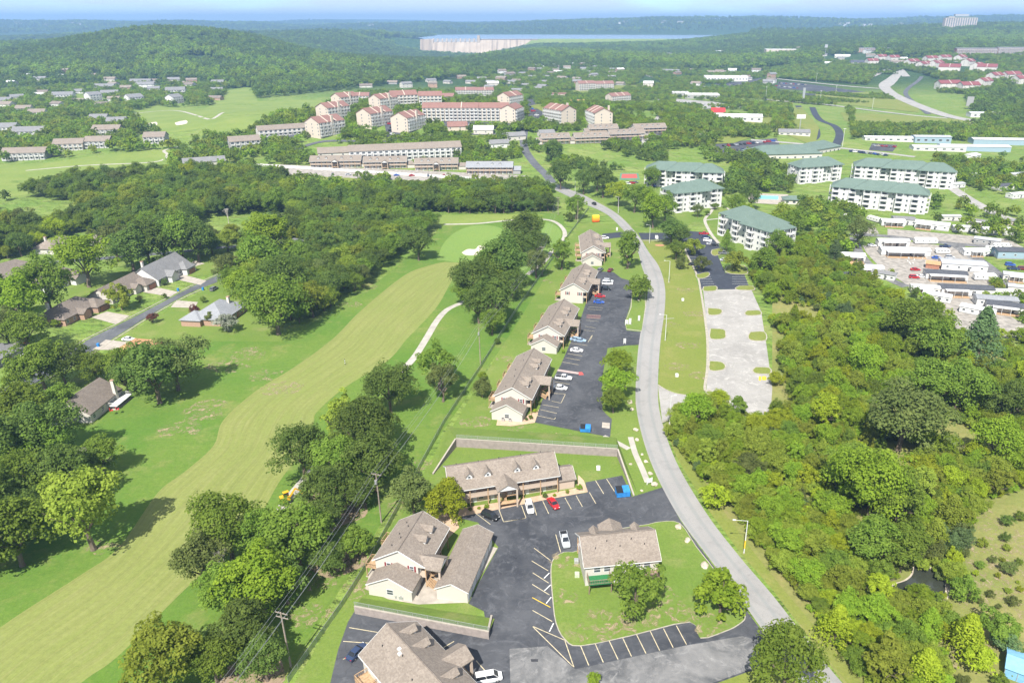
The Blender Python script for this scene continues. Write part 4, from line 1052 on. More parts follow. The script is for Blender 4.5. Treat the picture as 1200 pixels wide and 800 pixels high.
# ------------------------------------------------------------------ white four storey residences with green roofs
def balcony_mesh(w, d):
    b = MB().box(-w / 2, w / 2, -d, 0, -.16, 0.0)
    b.box(-w / 2, w / 2, -d, -d + .07, .55, 1.0); b.box(-w / 2, w / 2, -d, -d + .07, 0.1, .2)
    n = int(w / .45)
    for k in range(n + 1): x = -w / 2 + .03 + (w - .06) * k / n; b.box(x - .03, x + .03, -d, -d + .06, .15, .6)
    for s in (-1, 1):
        x = s * (w / 2 - .05); b.box(x - .05, x + .05, -d, 0, .55, 1.0); b.box(x - .11, x + .11, -d - .02, -d + .2, 0, 2.85)
    return b.mesh('balcony', M_trim)
BAL = balcony_mesh(4.2, 1.9)
BALs = balcony_mesh(3.0, 1.5)
SLID = None
def slider(root, face, s, z, off, w=2.6, h=2.1):
    window(root, face, s, z + h / 2, off, w, h, False, kind='balcony_door')
def residence(label, c, hdg, blocks, floors=4, fh=3.0, roofm=M_shgreen, wall=M_white, faces='fblr', group='white residences with green roofs', z=0.0, name='apartment_building', bal=BAL, rise=5.0):
    """blocks: (dx, dy, L, W) boxes along local x"""
    root = thing(name, label, 'apartment building', (c[0], c[1], z), hdg, group)
    H = floors * fh
    xs = [b[0] - b[2] / 2 for b in blocks] + [b[0] + b[2] / 2 for b in blocks]
    keep(c[0], c[1], (max(xs) - min(xs)) / 2 + 2, max(b[3] for b in blocks) / 2 + 4, hdg)
    for i, (dx, dy, L, W) in enumerate(blocks):
        MB().box(dx - L / 2, dx + L / 2, dy - W / 2, dy + W / 2, 0, H - i * .04).build('wall', wall, root)
        hip_roof(MB(), dx - L / 2 - (1.1 if i == 0 else 6.5), dx + L / 2 + (1.1 if i == len(blocks) - 1 else 6.5), dy - W / 2 - 1.1 - .3 * (i % 2), dy + W / 2 + 1.1 + .3 * (i % 2), H + .1 + i * .06, H + rise + i * .1, .35).build('roof', roofm, root)
        for f in faces:
            long = f in 'fb'
            if not long and ((f == 'l' and i != 0) or (f == 'r' and i != len(blocks) - 1)): continue
            ln = L if long else W
            n = max(1, round(ln / 4.6))
            for k in range(n):
                s = -ln / 2 + ln * (k + .5) / n
                isb = (k % 2 == 0) if long else (n > 2 and k % 2 == 1)
                for fl in range(floors):
                    z0 = fl * fh + .12
                    rz = FACE[f][0]
                    loc = {'f': (dx + s, dy - W / 2, z0), 'b': (dx + s, dy + W / 2, z0), 'l': (dx - L / 2, dy + s, z0), 'r': (dx + L / 2, dy + s, z0)}[f]
                    fr, pn, both, sh = win_mesh(*((2.8, 2.2) if isb else (1.3, 1.5)))
                    if isb:
                        link('balcony', bal, root, loc, rz); link('balcony_door', both, root, (loc[0], loc[1], z0 + 1.2), rz)
                    else:
                        link('window', both, root, (loc[0], loc[1], z0 + 1.5), rz)
    return root
def span(a, b, ha, hb=None):
    A = P(*a, ha); B = P(*b, hb if hb is not None else ha)
    return ((A[0] + B[0]) / 2, (A[1] + B[1]) / 2), heading_from(A, B), math.dist(A, B)
# ridges measured at roof height
c, h, L = span((845, 222), (760 + 8, 232), 14); c = P(812, 247)
residence('white four storey residence with green roof nearest the curving road and tennis court', P(813, 243), R(20), [(-9, 0, 19, 17), (8, 3.5, 18, 17)])
residence('white four storey residence with green roof behind the tennis court', P(800, 218), R(-8), [(-15, 3, 22, 15), (4, 0, 20, 15), (20, -3, 14, 15)])
residence('white four storey residence with green roof and stacked balconies over the dark parking lot', P(884, 284), R(-58), [(-15, 4, 15, 17), (-1, 1, 15, 18), (13, -3, 15, 17)])
residence('white four storey residence with long green roof overlooking the mobile home park', P(1027, 243), R(-24), [(-18, 2, 20, 14), (1, 0, 20, 14), (19, -2, 18, 14)])
residence('white four storey residence with green roof, longest one behind the pool', P(1050, 215), R(-18), [(-17, 3, 26, 15), (6, 0, 24, 15), (27, -3, 18, 15)])
residence('white four storey residence with green roof partly behind trees beside the pool', P(958, 211), R(14), [(-12, -2, 20, 15), (6, 1, 18, 15)])
# low clubhouse and lodge with green roofs
def hipbox(name, label, cat, c, hdg, L, W, ze, rise, wall, roof, z=0.0, nwin=4, group=None, floors=1):
    root = thing(name, label, cat, (c[0], c[1], z), hdg, group); keep(c[0], c[1], L / 2 + 1, W / 2 + 1, hdg)
    MB().box(-L / 2, L / 2, -W / 2, W / 2, -1, ze).build('wall', wall, root); hip_roof(MB(), -L / 2 - .7, L / 2 + .7, -W / 2 - .7, W / 2 + .7, ze + .1, ze + rise, .25).build('roof', roof, root)
    for fl in range(floors):
        for k in range(nwin):
            s = -L / 2 + L * (k + .5) / nwin
            window(root, 'f', s, ze / floors * (fl + .52), W / 2, min(2.0, L / nwin * .6), min(1.6, ze / floors * .5))
        for s in (-W / 4, W / 4):
            for f in 'lr': window(root, f, s, ze / floors * (fl + .52), L / 2, 1.4, 1.4)
    return root
hipbox('lodge', 'sprawling green roofed lodge beside the dark driveway', 'lodge', P(915, 186), R(8), 62, 26, 6, 6, M_offw, M_shgreen, nwin=9)
hipbox('lodge', 'green roofed lodge wing turned towards the car park', 'lodge', P(955, 180), R(38), 44, 22, 6, 5, M_offw, M_shgreen, nwin=7)
hipbox('pool_house', 'small green roofed pool house beside the swimming pool', 'pool house', P(929, 238), R(-6), 13, 8, 3, 2, M_offw, M_shgreen, nwin=3)
# ------------------------------------------------------------------ condominiums and other buildings further off
def gbox(p): x, y, z = G(*p); return (x, y), z
def front(c, L):
    # trees stay low and clear on the side of a building that the photograph shows
    q = math.hypot(*c); k = min(20, q * .02); keep(c[0] - c[0] / q * k, c[1] - c[1] / q * k, L * .42, k * .7)
def condo(label, p, hdg, L, W, floors, wall, roof, group, fins=0, bal='', win='fl', zoff=0.0, pitch=.5, name='condominium_building', fh=2.9, cat='condominium', balm=BALs, chim=0, cols=None):
    c, z = gbox(p); root = thing(name, label, cat, (c[0], c[1], z - .3), hdg, group); keep(c[0], c[1], L / 2 + 2, W / 2 + 3, hdg); front(c, L)
    ze = floors * fh + .4; hw = W / 2 + .5; zr = ze + hw * pitch
    gable_prism(-L / 2, L / 2, -W / 2, W / 2, ze, hw, zr, z0=-2).build('wall', wall, root)
    r = MB().extrude(chevron(hw, ze, zr, .3), -L / 2 - .5, L / 2 + .5).build('roof', roof, root)
    for k in range(fins):   # party walls that stand above the roof
        x = -L / 2 + L * (k + 1) / (fins + 1)
        MB().extrude([(-hw - .2, ze - .5), (-hw - .2, ze + .5), (0, zr + .5), (hw + .2, ze + .5), (hw + .2, ze - .5)], x - .35, x + .35).build('party_wall', wall, root)
    for k in range(chim):
        x = -L / 2 + L * (k + .5) / chim; MB().box(x - 1, x + 1, -hw - .8, -hw + .8, -2, zr + .4).build('chimney', wall, root)
    for f in win:
        ln = L if f in 'fb' else W; off = W / 2 if f in 'fb' else L / 2
        n = cols if (cols and f in 'fb') else max(2, round(ln / 4.2))
        for k in range(n):
            s = -ln / 2 + ln * (k + .5) / n
            for fl in range(floors):
                z0 = fl * fh + .3; rz = FACE[f][0]
                loc = {'f': (s, -off, z0), 'b': (s, off, z0), 'l': (-off, s, z0), 'r': (off, s, z0)}[f]
                if f in bal:
                    link('balcony', balm, root, loc, rz); link('balcony_door', win_mesh(2.6, 2.0)[2], root, (loc[0], loc[1], z0 + 1.1), rz)
                elif k % 2 == 0 or n < 4:
                    link('window', win_mesh(1.2, 1.5)[2], root, (loc[0], loc[1], z0 + 1.5), rz)
    return root
gC = 'beige condominiums with red shingle roofs beyond the fairways'
lC = 'beige four storey condominium with red shingle roof and white party walls, gable end forward'
lL = 'beige four storey condominium with red shingle roof and a long wall of balconies'
# gable end towards the camera, running away
for px_, py_, hd_, L, W, fl, fn, bf in ((382, 157, 58, 30, 19, 4, 2, 'f'), (391, 139, 58, 28, 17, 4, 2, 'f'), (405, 126, 55, 24, 16, 4, 1, 'f'), (440, 146, 60, 30, 18, 4, 2, 'f'), (450, 128, 58, 26, 16, 4, 2, 'f'), (479, 151, 68, 30, 18, 4, 2, 'f'), (656, 142, 124, 32, 17, 4, 2, 'b'), (702, 145, 104, 30, 18, 4, 2, 'b')):
    condo(lC, (px_, py_), R(hd_), L, W, fl, M_condo, M_shred, gC, fn, bf, bf + 'l', chim=1)
for px_, py_, hd_, L, W, fl, fn in ((423, 122, 5, 26, 16, 4, 1), (473, 124, 25, 28, 16, 4, 1), (505, 125, 8, 24, 15, 4, 0), (521, 120, 5, 28, 15, 3, 0), (546, 112, 6, 32, 15, 3, 1), (568, 112, 12, 28, 15, 3, 1), (515, 140, 2, 30, 16, 4, 0), (542, 140, 2, 32, 16, 4, 1), (576, 140, 2, 34, 16, 4, 0), (598, 125, 60, 26, 15, 4, 1), (686, 106, 20, 30, 16, 4, 1), (707, 104, 14, 34, 16, 3, 1), (724, 122, 35, 34, 15, 4, 2), (600, 141, 75, 24, 15, 4, 0)):
    condo(lL, (px_, py_), R(hd_), L, W, fl, M_condo, M_shred, gC, fn, 'f', 'fl')
condo('small red roofed clubhouse among the condominiums', (536, 151), R(10), 18, 14, 1, M_condo, M_shred, None, 0, '', 'fl', name='clubhouse', cat='clubhouse')
condo('bright orange roofed clubhouse between two condominiums', (677, 123), R(8), 22, 14, 1, M_condo, M_shorange, None, 0, '', 'fl', name='clubhouse', cat='clubhouse')
condo('flat brown roofed building behind the condominiums', (655, 112), R(0), 26, 12, 1, M_condo, M_shred, None, 0, '', 'fl', pitch=.2)
# long motel-like row and its neighbours
A, B = G(412, 190), G(541, 181)
c_, h_ = ((A[0] + B[0]) / 2, (A[1] + B[1]) / 2), heading_from(A, B)
root = condo('very long three storey white building with tan roof and continuous balconies', (476, 186), h_, math.dist(A[:2], B[:2]), 15, 3, M_white, M_shingle, None, 0, 'f', 'fl', cols=20, name='motel_building', cat='motel')
condo('white low building with tan roof at the end of the long balconied row', (393, 186), h_, 26, 14, 2, M_offw, M_shingle, None, 0, '', 'fl')
gT = 'tan townhouses with dormers along the white wall'
for px_, py_, L, lab in ((393, 197, 40, 'tan roofed townhouse row with dormers, next to the end of the white wall'), (451, 198, 34, 'tan roofed townhouse row with dormers behind the blue parked car'), (511, 200, 34, 'tan roofed townhouse row with dormers behind leafy young trees')):
    c = G(px_, py_); front(c[:2], L); apartment(lab, (c[0] - L / 2, c[1] + 4), (c[0] + L / 2, c[1] + 7), (-L * .33, -L * .18, L * .12, L * .3), (0, 5, 2.5), None, (0, 8, 6, 3, 5), group=gT, z=c[2])
c = G(574, 204); front(c[:2], 34); apartment('grey roofed townhouse row with dormers at the end of the white wall', (c[0] - 18, c[1] + 4), (c[0] + 18, c[1] + 4), (-9, 2, 8), None, None, (0, 9, 6, 3, 5.5), roof=M_shslate, wall=M_greyw, group=gT, z=c[2])
lS = 'tan roofed townhouse with dormers in the cluster behind the parking loop'
for px_, py_, hd_, L in ((650, 168, 14, 26), (692, 167, 12, 32), (706, 157, 12, 28), (733, 163, 14, 34), (760, 156, 14, 32)):
    c = G(px_, py_); front(c[:2], L); dx, dy = math.cos(R(hd_)) * L / 2, math.sin(R(hd_)) * L / 2
    apartment(lS, (c[0] - dx, c[1] - dy), (c[0] + dx, c[1] + dy), (-8, -3, 3, 8), None, (0, 9, 4, 3, 5.5), None, group='townhouses behind the parking loop', z=c[2])
# white perimeter wall along the street
A, B = P(300, 199), P(640, 217)
root = thing('perimeter_wall', 'long low white wall along the street before the townhouses', 'wall', (A[0], A[1], 0))
n = 44
for k in range(n):
    t0, t1 = k / n, (k + 1) / n; p0 = ((B[0] - A[0]) * t0, (B[1] - A[1]) * t0, 0); p1 = ((B[0] - A[0]) * t1, (B[1] - A[1]) * t1, 0)
    zz = tz(A[0] + p0[0], A[1] + p0[1]); p0 = (p0[0], p0[1], zz)
    MB().beam((p0[0], p0[1], .9 + zz), (p1[0] - (p1[0] - p0[0]) * .03, p1[1], .9 + tz(A[0] + p1[0], A[1] + p1[1])), .22, 1.8).build('wall_panel', M_trim, root); MB().box(p0[0] - .22, p0[0] + .22, p0[1] - .22, p0[1] + .22, zz - .3, zz + 2.1).build('pier', M_trim, root)
# apartments and houses at the upper left
gA = 'grey roofed apartment rows between the far fairways'
for i, (px_, py_, hd_, L, W, fl, wl_, rf) in enumerate(((33, 186, 10, 48, 14, 2, M_greyw, M_shingle), (37, 160, 12, 40, 15, 2, M_white, M_shgrey), (8, 155, 10, 34, 14, 2, M_offw, M_shgrey), (45, 137, 10, 30, 14, 2, M_white, M_shingle), (30, 132, 10, 24, 13, 2, M_offw, M_shingle), (76, 118, 14, 40, 15, 3, M_white, M_shgrey), (110, 118, 60, 22, 15, 3, M_white, M_shgrey), (124, 105, 8, 44, 14, 2, M_offw, M_shgrey), (130, 113, 12, 36, 14, 2, M_offw, M_shgrey), (158, 121, 55, 30, 16, 3, M_white, M_shgrey), (172, 105, 12, 40, 15, 3, M_white, M_shgrey), (166, 99, 8, 50, 14, 2, M_offw, M_shgrey), (207, 112, 20, 40, 16, 3, M_white, M_shgrey), (205, 121, 70, 20, 15, 3, M_white, M_shgrey), (205, 97, 10, 32, 14, 2, M_offw, M_shgrey), (118, 144, 8, 26, 14, 2, M_greyw, M_shgrey), (139, 148, 14, 26, 14, 2, M_greyw, M_shgrey), (128, 158, 6, 36, 14, 2, M_greyw, M_shingle), (84, 175, 14, 34, 14, 2, M_beige, M_shingle), (118, 172, 8, 30, 14, 2, M_greyw, M_shingle), (184, 167, 10, 22, 14, 2, M_greyw, M_shingle), (287, 172, 30, 36, 14, 2, M_greyw, M_shingle), (330, 158, 32, 60, 13, 2, M_offw, M_shingle), (48, 96, 10, 30, 14, 2, M_offw, M_shgrey), (10, 84, 10, 34, 14, 1, M_brick, M_shgrey), (5, 122, 20, 30, 14, 2, M_white, M_shgrey), (92, 121, 0, 26, 14, 1, M_white, M_shingle), (240, 193, 26, 44, 12, 1, M_offw, M_shgrey), (207, 204, 26, 34, 12, 1, M_offw, M_shbrown), (256, 100, 8, 30, 13, 2, M_offw, M_shgrey))):
    lab = {M_white: 'white', M_offw: 'off white', M_greyw: 'grey', M_beige: 'beige', M_brick: 'brick'}[wl_] + ' ' + {1: 'single storey', 2: 'two storey', 3: 'three storey'}[fl] + ' apartment row with ' + {M_shgrey: 'grey', M_shingle: 'tan', M_shbrown: 'brown'}[rf] + ' roof beside the far fairways'
    condo(lab, (px_, py_), R(hd_), max(18, L * .7), W, fl, wl_, rf, gA, 0, 'f' if fl > 1 and py_ > 110 else '', 'flr', name='apartment_building', cat='apartment building')
# scattered houses in the far trees
gH = 'small houses among the far trees'
rng = random.Random(9)
for px_, py_ in ((586, 76), (575, 98), (565, 94), (552, 98), (525, 98), (505, 96), (590, 93), (600, 98), (560, 87), (648, 78), (668, 79), (690, 70), (684, 82), (623, 92), (640, 92), (415, 83), (424, 88), (372, 88), (340, 92), (325, 91), (396, 80), (612, 88), (574, 104), (636, 98), (616, 102), (756, 58), (770, 62), (800, 62), (1010, 60), (1030, 54), (1056, 47), (930, 62), (965, 66), (985, 70), (1040, 70), (1150, 48), (1178, 50), (1096, 48), (640, 160), (604, 163), (585, 172), (630, 106), (606, 108)):
    condo('small pale house with grey roof among the far trees', (px_, py_), rng.uniform(-.6, .6), rng.uniform(14, 19), 10, 1, rng.choice((M_white, M_offw, M_cream)), M_shgrey, gH, 0, '', 'fl', name='house', cat='house', fh=3.4)
EXTRA = []
for poly_n, (xa, xb, ya, yb) in enumerate(((600, 760, 72, 104), (0, 260, 86, 128), (760, 905, 64, 100), (905, 1060, 58, 76), (1060, 1200, 44, 56), (560, 640, 150, 180), (420, 620, 86, 104))):
    for k in range((40, 46, 44, 24, 14, 5, 20)[poly_n]):
        px_, py_ = rng.uniform(xa, xb), rng.uniform(ya, yb); x, y, z = G(px_, py_)
        if not clear(x, y, 12): continue
        front((x, y), 26); big = poly_n in (2, 3) and rng.random() < .5
        wm_, wn_ = rng.choice(((M_white, 'white'), (M_offw, 'off white'), (M_cream, 'cream'), (M_brick, 'brick'), (M_greyw, 'grey'))); rm_, rn_ = rng.choice(((M_shgrey, 'grey'), (M_shbrown, 'brown'), (M_shingle, 'tan'), (M_metroof, 'white metal')))
        condo(('long low ' if big else 'small ') + wn_ + (' shop' if big else ' house') + ' with ' + rn_ + ' roof in the far town', (px_, py_), rng.uniform(-.7, .7), rng.uniform(26, 44) if big else rng.uniform(15, 22), rng.uniform(10, 13), 1 if big or rng.random() < .6 else 2, wm_, rm_, 'small buildings of the far town', 0, '', 'flr', name='shop' if big else 'house', cat='shop' if big else 'house', fh=3.4)
for pts, w in (([(600, 104), (640, 98), (690, 92), (740, 90), (756, 86)], 6), ([(640, 120), (660, 100), (672, 84), (700, 74), (740, 70)], 6), ([(-20, 140), (60, 128), (110, 124), (180, 120), (240, 110)], 6), ([(-20, 112), (60, 104), (120, 100), (200, 98)], 6), ([(420, 98), (500, 92), (580, 90), (640, 84)], 6), ([(840, 100), (850, 84), (880, 72), (905, 68)], 8), ([(340, 178), (380, 166), (450, 166), (520, 158), (610, 158)], 6)):
    ribbon('street', pts, w, M_street, .3, n=6, keepout=True)
# houses on the far ridge
rng = random.Random(12)
for k in range(26):
    px_ = rng.choice((rng.uniform(352, 436), rng.uniform(352, 436), rng.uniform(20, 120), rng.uniform(960, 1080), rng.uniform(690, 900))); py_ = rng.uniform(26.5, 31)
    condo('white house on the far ridge', (px_, py_), rng.uniform(-.5, .5), rng.uniform(30, 46), 18, 2, M_white, M_shgrey, 'white houses on the far ridge', 0, '', '', name='house', cat='house', fh=4.5)
# resort condominiums with crimson roofs on the slope
gR = 'white condominiums with crimson roofs on the slope'
for px_, py_, hd_, L, W in ((1021, 76, 10, 22, 14), (1032, 71, 20, 22, 14), (1046, 72, 20, 24, 14), (1068, 77, 30, 28, 15), (1082, 80, 35, 30, 15), (1097, 79, 35, 28, 15), (1112, 84, 60, 34, 18), (1125, 72, 40, 26, 15), (1134, 77, 40, 26, 15), (1145, 82, 45, 30, 16), (1156, 84, 55, 30, 17), (1090, 73, 20, 28, 14), (1106, 72, 25, 26, 14), (1110, 104, 8, 34, 15), (1134, 106, 8, 28, 15), (1152, 101, 35, 26, 15), (1165, 94, 30, 24, 15), (1184, 93, 15, 28, 15), (1196, 98, 20, 26, 15)):
    condo('white three storey condominium with crimson roof on the resort slope', (px_, py_), R(hd_ + (90 if hd_ > 50 else 0)), L * 1.12, W * 1.15, 3, M_offw, M_shcrim, gR, 1, '', 'flr', pitch=.55)
for px_, py_, L, lab in ((1142, 65, 90, 'long brown five storey building above the crimson roofs'), (1186, 64, 74, 'second long brown building next along the ridge above the crimson roofs'), (1014, 61, 44, 'orange brick building with flat roof by the highway junction'), (1039, 61, 34, 'small orange brick building with flat roof by the highway junction')):
    condo(lab, (px_, py_), R(-4), L, 16, 5 if L > 50 else 3, M_brown if L > 50 else M_rust, M_shgrey, None, 0, 'f', 'f', pitch=.18, name='commercial_building', cat='building')
# hotel on the hill
x, y, z = G(1123, 35)
root = thing('hotel', 'large pale hotel block crowning the far hill', 'hotel', (x, y, z - 4), R(-6))
MB().box(-58, 58, -14, 14, 0, 46).build('wall', M_condo, root); MB().box(-80, 84, -22, 12, 0, 12).build('podium', M_condo, root); MB().box(-50, 50, -12, 12, 46, 51).build('roof', M_shgreen, root); MB().box(-24, 26, -9, 9, 51, 59).build('roof_plant', M_metgrey, root); MB().box(-48, -28, -15.5, 10, 46, 50).build('parapet', M_condo, root)
wm = win_mesh(5.2, 2.8)[2]
for k in range(13):
    for fl in range(10): link('window', wm, root, (-52 + k * 8.7, -14, 13.5 + fl * 3.3))
# commercial sheds
def shed(label, p, hdg, L, W, H, wall, roof, rise=1.0, flat=False, name='commercial_building', nwin=5, wcol=None, z=None):
    c, zz = gbox(p); root = thing(name, label, 'building', (c[0], c[1], zz), hdg); keep(c[0], c[1], L / 2 + 1, W / 2 + 1, hdg); front(c, L)
    if flat:
        MB().box(-L / 2, L / 2, -W / 2, W / 2, -1, H).build('wall', wall, root); MB().box(-L / 2 + .3, L / 2 - .3, -W / 2 + .3, W / 2 - .3, H - .1, H + .12).build('roof', roof, root)
        b = MB()
        for s in (-1, 1): b.box(-L / 2, L / 2, s * W / 2 - (.3 if s > 0 else 0), s * W / 2 + (.3 if s < 0 else 0), H + .002, H + .6); b.box(s * L / 2 - (.3 if s > 0 else 0), s * L / 2 + (.3 if s < 0 else 0), -W / 2 + .3, W / 2 - .3, H + .002, H + .6)
        b.build('parapet', M_trim, root)
        for k in range(3): x = -L / 3 + k * L / 3; MB().box(x - 1.2, x + 1.2, -1, 1.2, H + .1, H + 1.4).build('roof_unit', M_metal, root)
    else:
        gable_prism(-L / 2, L / 2, -W / 2, W / 2, H, W / 2 + .4, H + rise, z0=-1).build('wall', wall, root); MB().extrude(chevron(W / 2 + .4, H, H + rise, .15), -L / 2 - .3, L / 2 + .3).build('roof', roof, root)
    for k in range(nwin):
        s = -L / 2 + L * (k + .5) / nwin; window(root, 'f', s, H * .5, W / 2, min(3.0, L / nwin * .5), min(2.0, H * .4))
    return root
shed('long white low storage building behind the car park', (1046, 165), R(-4), 56, 10, 3.6, M_white, M_metroof, nwin=8)
shed('blue grey shop with dark upper windows between white sheds', (1090, 167), R(-4), 34, 12, 6.0, M_bluew, M_metgrey, nwin=5)
shed('white flat shed in front of the blue grey shop', (1098, 176), R(-5), 46, 12, 3.6, M_white, M_metroof, nwin=6)
shed('long pale blue warehouse with white roof', (1140, 176), R(-6), 60, 14, 4.2, M_bluew, M_metroof, nwin=0)
shed('blue warehouse with pale roof at the end of the row', (1180, 169), R(-6), 68, 14, 5.0, M_bluew, M_metroof, nwin=0)
shed('white cabin with brown gable below the blue warehouses', (1138, 186), R(40), 16, 9, 3.4, M_white, M_metroof, nwin=2)
shed('white roofed shop behind the highway sign', (1156, 137), R(-5), 44, 14, 5, M_white, M_metroof, nwin=4)
shed('long white shop front with metal roof beside the highway', (864, 141), R(-8), 52, 16, 4.5, M_white, M_metroof, rise=2.5, nwin=7)
shed('red roofed end pavilion of the white shop front', (841, 136), R(-8), 15, 16, 5.0, M_white, M_red, rise=4.0, nwin=2)
shed('flat grey store with glazed corner by the highway', (822, 115), R(-4), 52, 26, 6, M_greyw, M_flat, flat=True, nwin=5)
shed('low flat store annexe beside the glazed grey store', (797, 112), R(-4), 26, 20, 5, M_greyw, M_flat, flat=True, nwin=3)
shed('white three storey office with flat roof and blue window bands', (850, 95), R(-6), 84, 26, 9, M_white, M_metroof, flat=True, nwin=14)
shed('green roofed hall beyond the office', (803, 79), R(-2), 66, 26, 7, M_offw, mat('green_metal_roof', (0.07, 0.24, 0.19), .5), rise=6, nwin=6)
shed('orange brick building with shallow roof in the far trees', (776, 69), R(-14), 56, 34, 12, M_rust, M_shgrey, rise=5, nwin=6)
shed('tan roofed school building in the far trees', (748, 67), R(2), 110, 24, 7, M_rust, M_shgrey, rise=4, nwin=12)
shed('long orange fronted building in the far clearing', (636, 66), R(0), 70, 16, 6, M_rust, M_shgrey, rise=3, nwin=9)
shed('big white store with flat roof at the far highway', (858, 63), R(0), 100, 60, 8, M_white, M_metroof, flat=True, nwin=6)
shed('pink stucco theatre with pale roof', (915, 65), R(-6), 90, 44, 16, M_condo, M_flat, flat=True, nwin=8)
shed('pale low annexe beside the pink theatre', (942, 68), R(-6), 70, 30, 8, M_condo, M_flat, flat=True, nwin=6)
shed('pale strip of shops beyond the highway', (884, 75), R(-2), 110, 16, 5, M_offw, M_metroof, flat=True, nwin=12)
shed('dark blue roofed hall in the roadside wood', (1008, 76), R(-8), 44, 20, 5, M_offw, M_shdark, rise=5, nwin=5)
shed('grey roofed bungalow by the curved dark drive', (930, 158), R(-10), 30, 12, 3, M_offw, M_shgrey, rise=2.6, nwin=5)

# ------------------------------------------------------------------ mobile home park
zm = lambda x, y: (980 + x / 5.4545, 240 + y / 5.4545)
def mobile(label, p, hdg, L, W, H, wall, roof, rise=.7, porch=None, nwin=4):
    c = P(*p); root = thing('mobile_home', label, 'mobile home', (c[0], c[1], 0), hdg, 'mobile homes in the park'); keep(c[0], c[1], L / 2 + 1, W / 2 + 1.5, hdg)
    MB().box(-L / 2 + .1, L / 2 - .1, -W / 2 + .1, W / 2 - .1, 0, .5).build('skirting', M_greyw, root)
    gable_prism(-L / 2, L / 2, -W / 2, W / 2, H, W / 2 + .3, H + rise, z0=.5).build('wall', wall, root); MB().extrude(chevron(W / 2 + .3, H, H + rise, .14), -L / 2 - .2, L / 2 + .2).build('roof', roof, root)
    for k in range(nwin): window(root, 'f', -L / 2 + L * (k + .5) / nwin, H * .58, W / 2, 1.2, 1.0)
    for f in 'lr': window(root, f, 0, H * .58, L / 2, 1.2, 1.0)
    door(root, 'f', L * .1, .5, W / 2, .9, 2, M_dark)
    if porch:
        x0, x1, dpt = porch; MB().box(x0, x1, -W / 2 - dpt, -W / 2 - .02, H - .35, H - .2).build('awning', M_metroof, root)
        for x in np.linspace(x0 + .1, x1 - .1, 4): MB().beam((x, -W / 2 - dpt + .1, 0), (x, -W / 2 - dpt + .1, H - .35), .12, .12).build('post', M_trim, root)
        MB().box(x0, x1, -W / 2 - dpt, -W / 2 - .02, 0.02, .35).build('porch_floor', M_wood, root)
    return root
for a in ((zm(355, 262), -4, 16, 5, 3.4, M_white, M_metroof, (-6, 6, 3), 'white mobile home with raised white roof and deep awning at the park loop'),
          (zm(430, 318), -6, 24, 6, 3.2, M_white, M_metroof, (-10, 9, 4), 'long white mobile home with timber railed patio and white chairs'),
          (zm(800, 410), -14, 20, 9, 3.6, M_white, M_metgrey, None, 'large white mobile home with ribbed grey metal roof'),
          (zm(690, 470), -10, 18, 6, 3.2, M_white, M_shdark, (-8, 8, 3.5), 'dark roofed mobile home with red patio umbrellas under a white awning'),
          (zm(820, 570), -6, 22, 6, 3.4, M_white, M_shdark, (-10, 0, 3), 'white mobile home with dark roof and grey side awning'),
          (zm(1010, 640), -12, 16, 6, 3.4, M_white, M_shslate, None, 'white mobile home with blue grey roof at the wood edge'),
          (zm(1090, 680), -24, 16, 6, 3.2, M_white, M_shdark, (-6, 4, 3), 'white mobile home with dark skylit roof at the wood edge'),
          (zm(355, 130), -10, 13, 6, 3.2, M_white, M_metroof, (-5, 5, 3), 'white mobile home with glazed white awning on the loop road'),
          (zm(425, 120), -10, 12, 9, 3.4, M_white, M_shgrey, None, 'white mobile home with grey shingle gable on the loop road'),
          (zm(610, 150), -30, 18, 8, 3.4, M_white, M_metroof, (-8, 0, 3), 'white metal roofed mobile home with open carport on the loop road'),
          (zm(820, 170), -8, 14, 5, 3.0, M_white, M_metroof, None, 'small white mobile home under leaning trees'),
          (zm(1020, 185), -6, 16, 6, 3.2, M_white, M_metroof, None, 'white mobile home half under a yellowish tree'),
          (zm(1150, 335), -5, 22, 8, 4.0, M_bluew, M_shdark, None, 'pale blue mobile home with dark roof at the cross street'),
          (zm(95, 350), -8, 12, 6, 3.0, M_white, M_metroof, (-5, 5, 2.5), 'white roofed mobile home with a blue canopy by the wood'),
          (zm(200, 430), -10, 13, 6, 3.0, M_white, M_metroof, (-5, 5, 2.5), 'white roofed mobile home beside terracotta paving at the wood'),
          ((1118, 220), 20, 14, 6, 3.2, M_white, M_metgrey, None, 'grey roofed mobile home beside the park entrance road'), ((1176, 222), 16, 14, 8, 3.4, M_white, M_shdark, None, 'charcoal roofed mobile home above the entrance road'),
          ((1150, 208), 18, 14, 6, 3.2, M_white, M_metroof, None, 'white mobile home in the upper row by the entrance road'), ((1190, 208), 18, 14, 6, 3.2, M_offw, M_metgrey, None, 'cream mobile home in the upper row by the entrance road'), ((1190, 232), 18, 12, 6, 3.2, M_white, M_metroof, None, 'white mobile home lowest beside the entrance road')):
    (p, hd_, L, W, H, wl_, rf, porch, lab) = a
    mobile(lab, p, R(hd_), L, W, H, wl_, rf, porch=porch)
rng = random.Random(31)
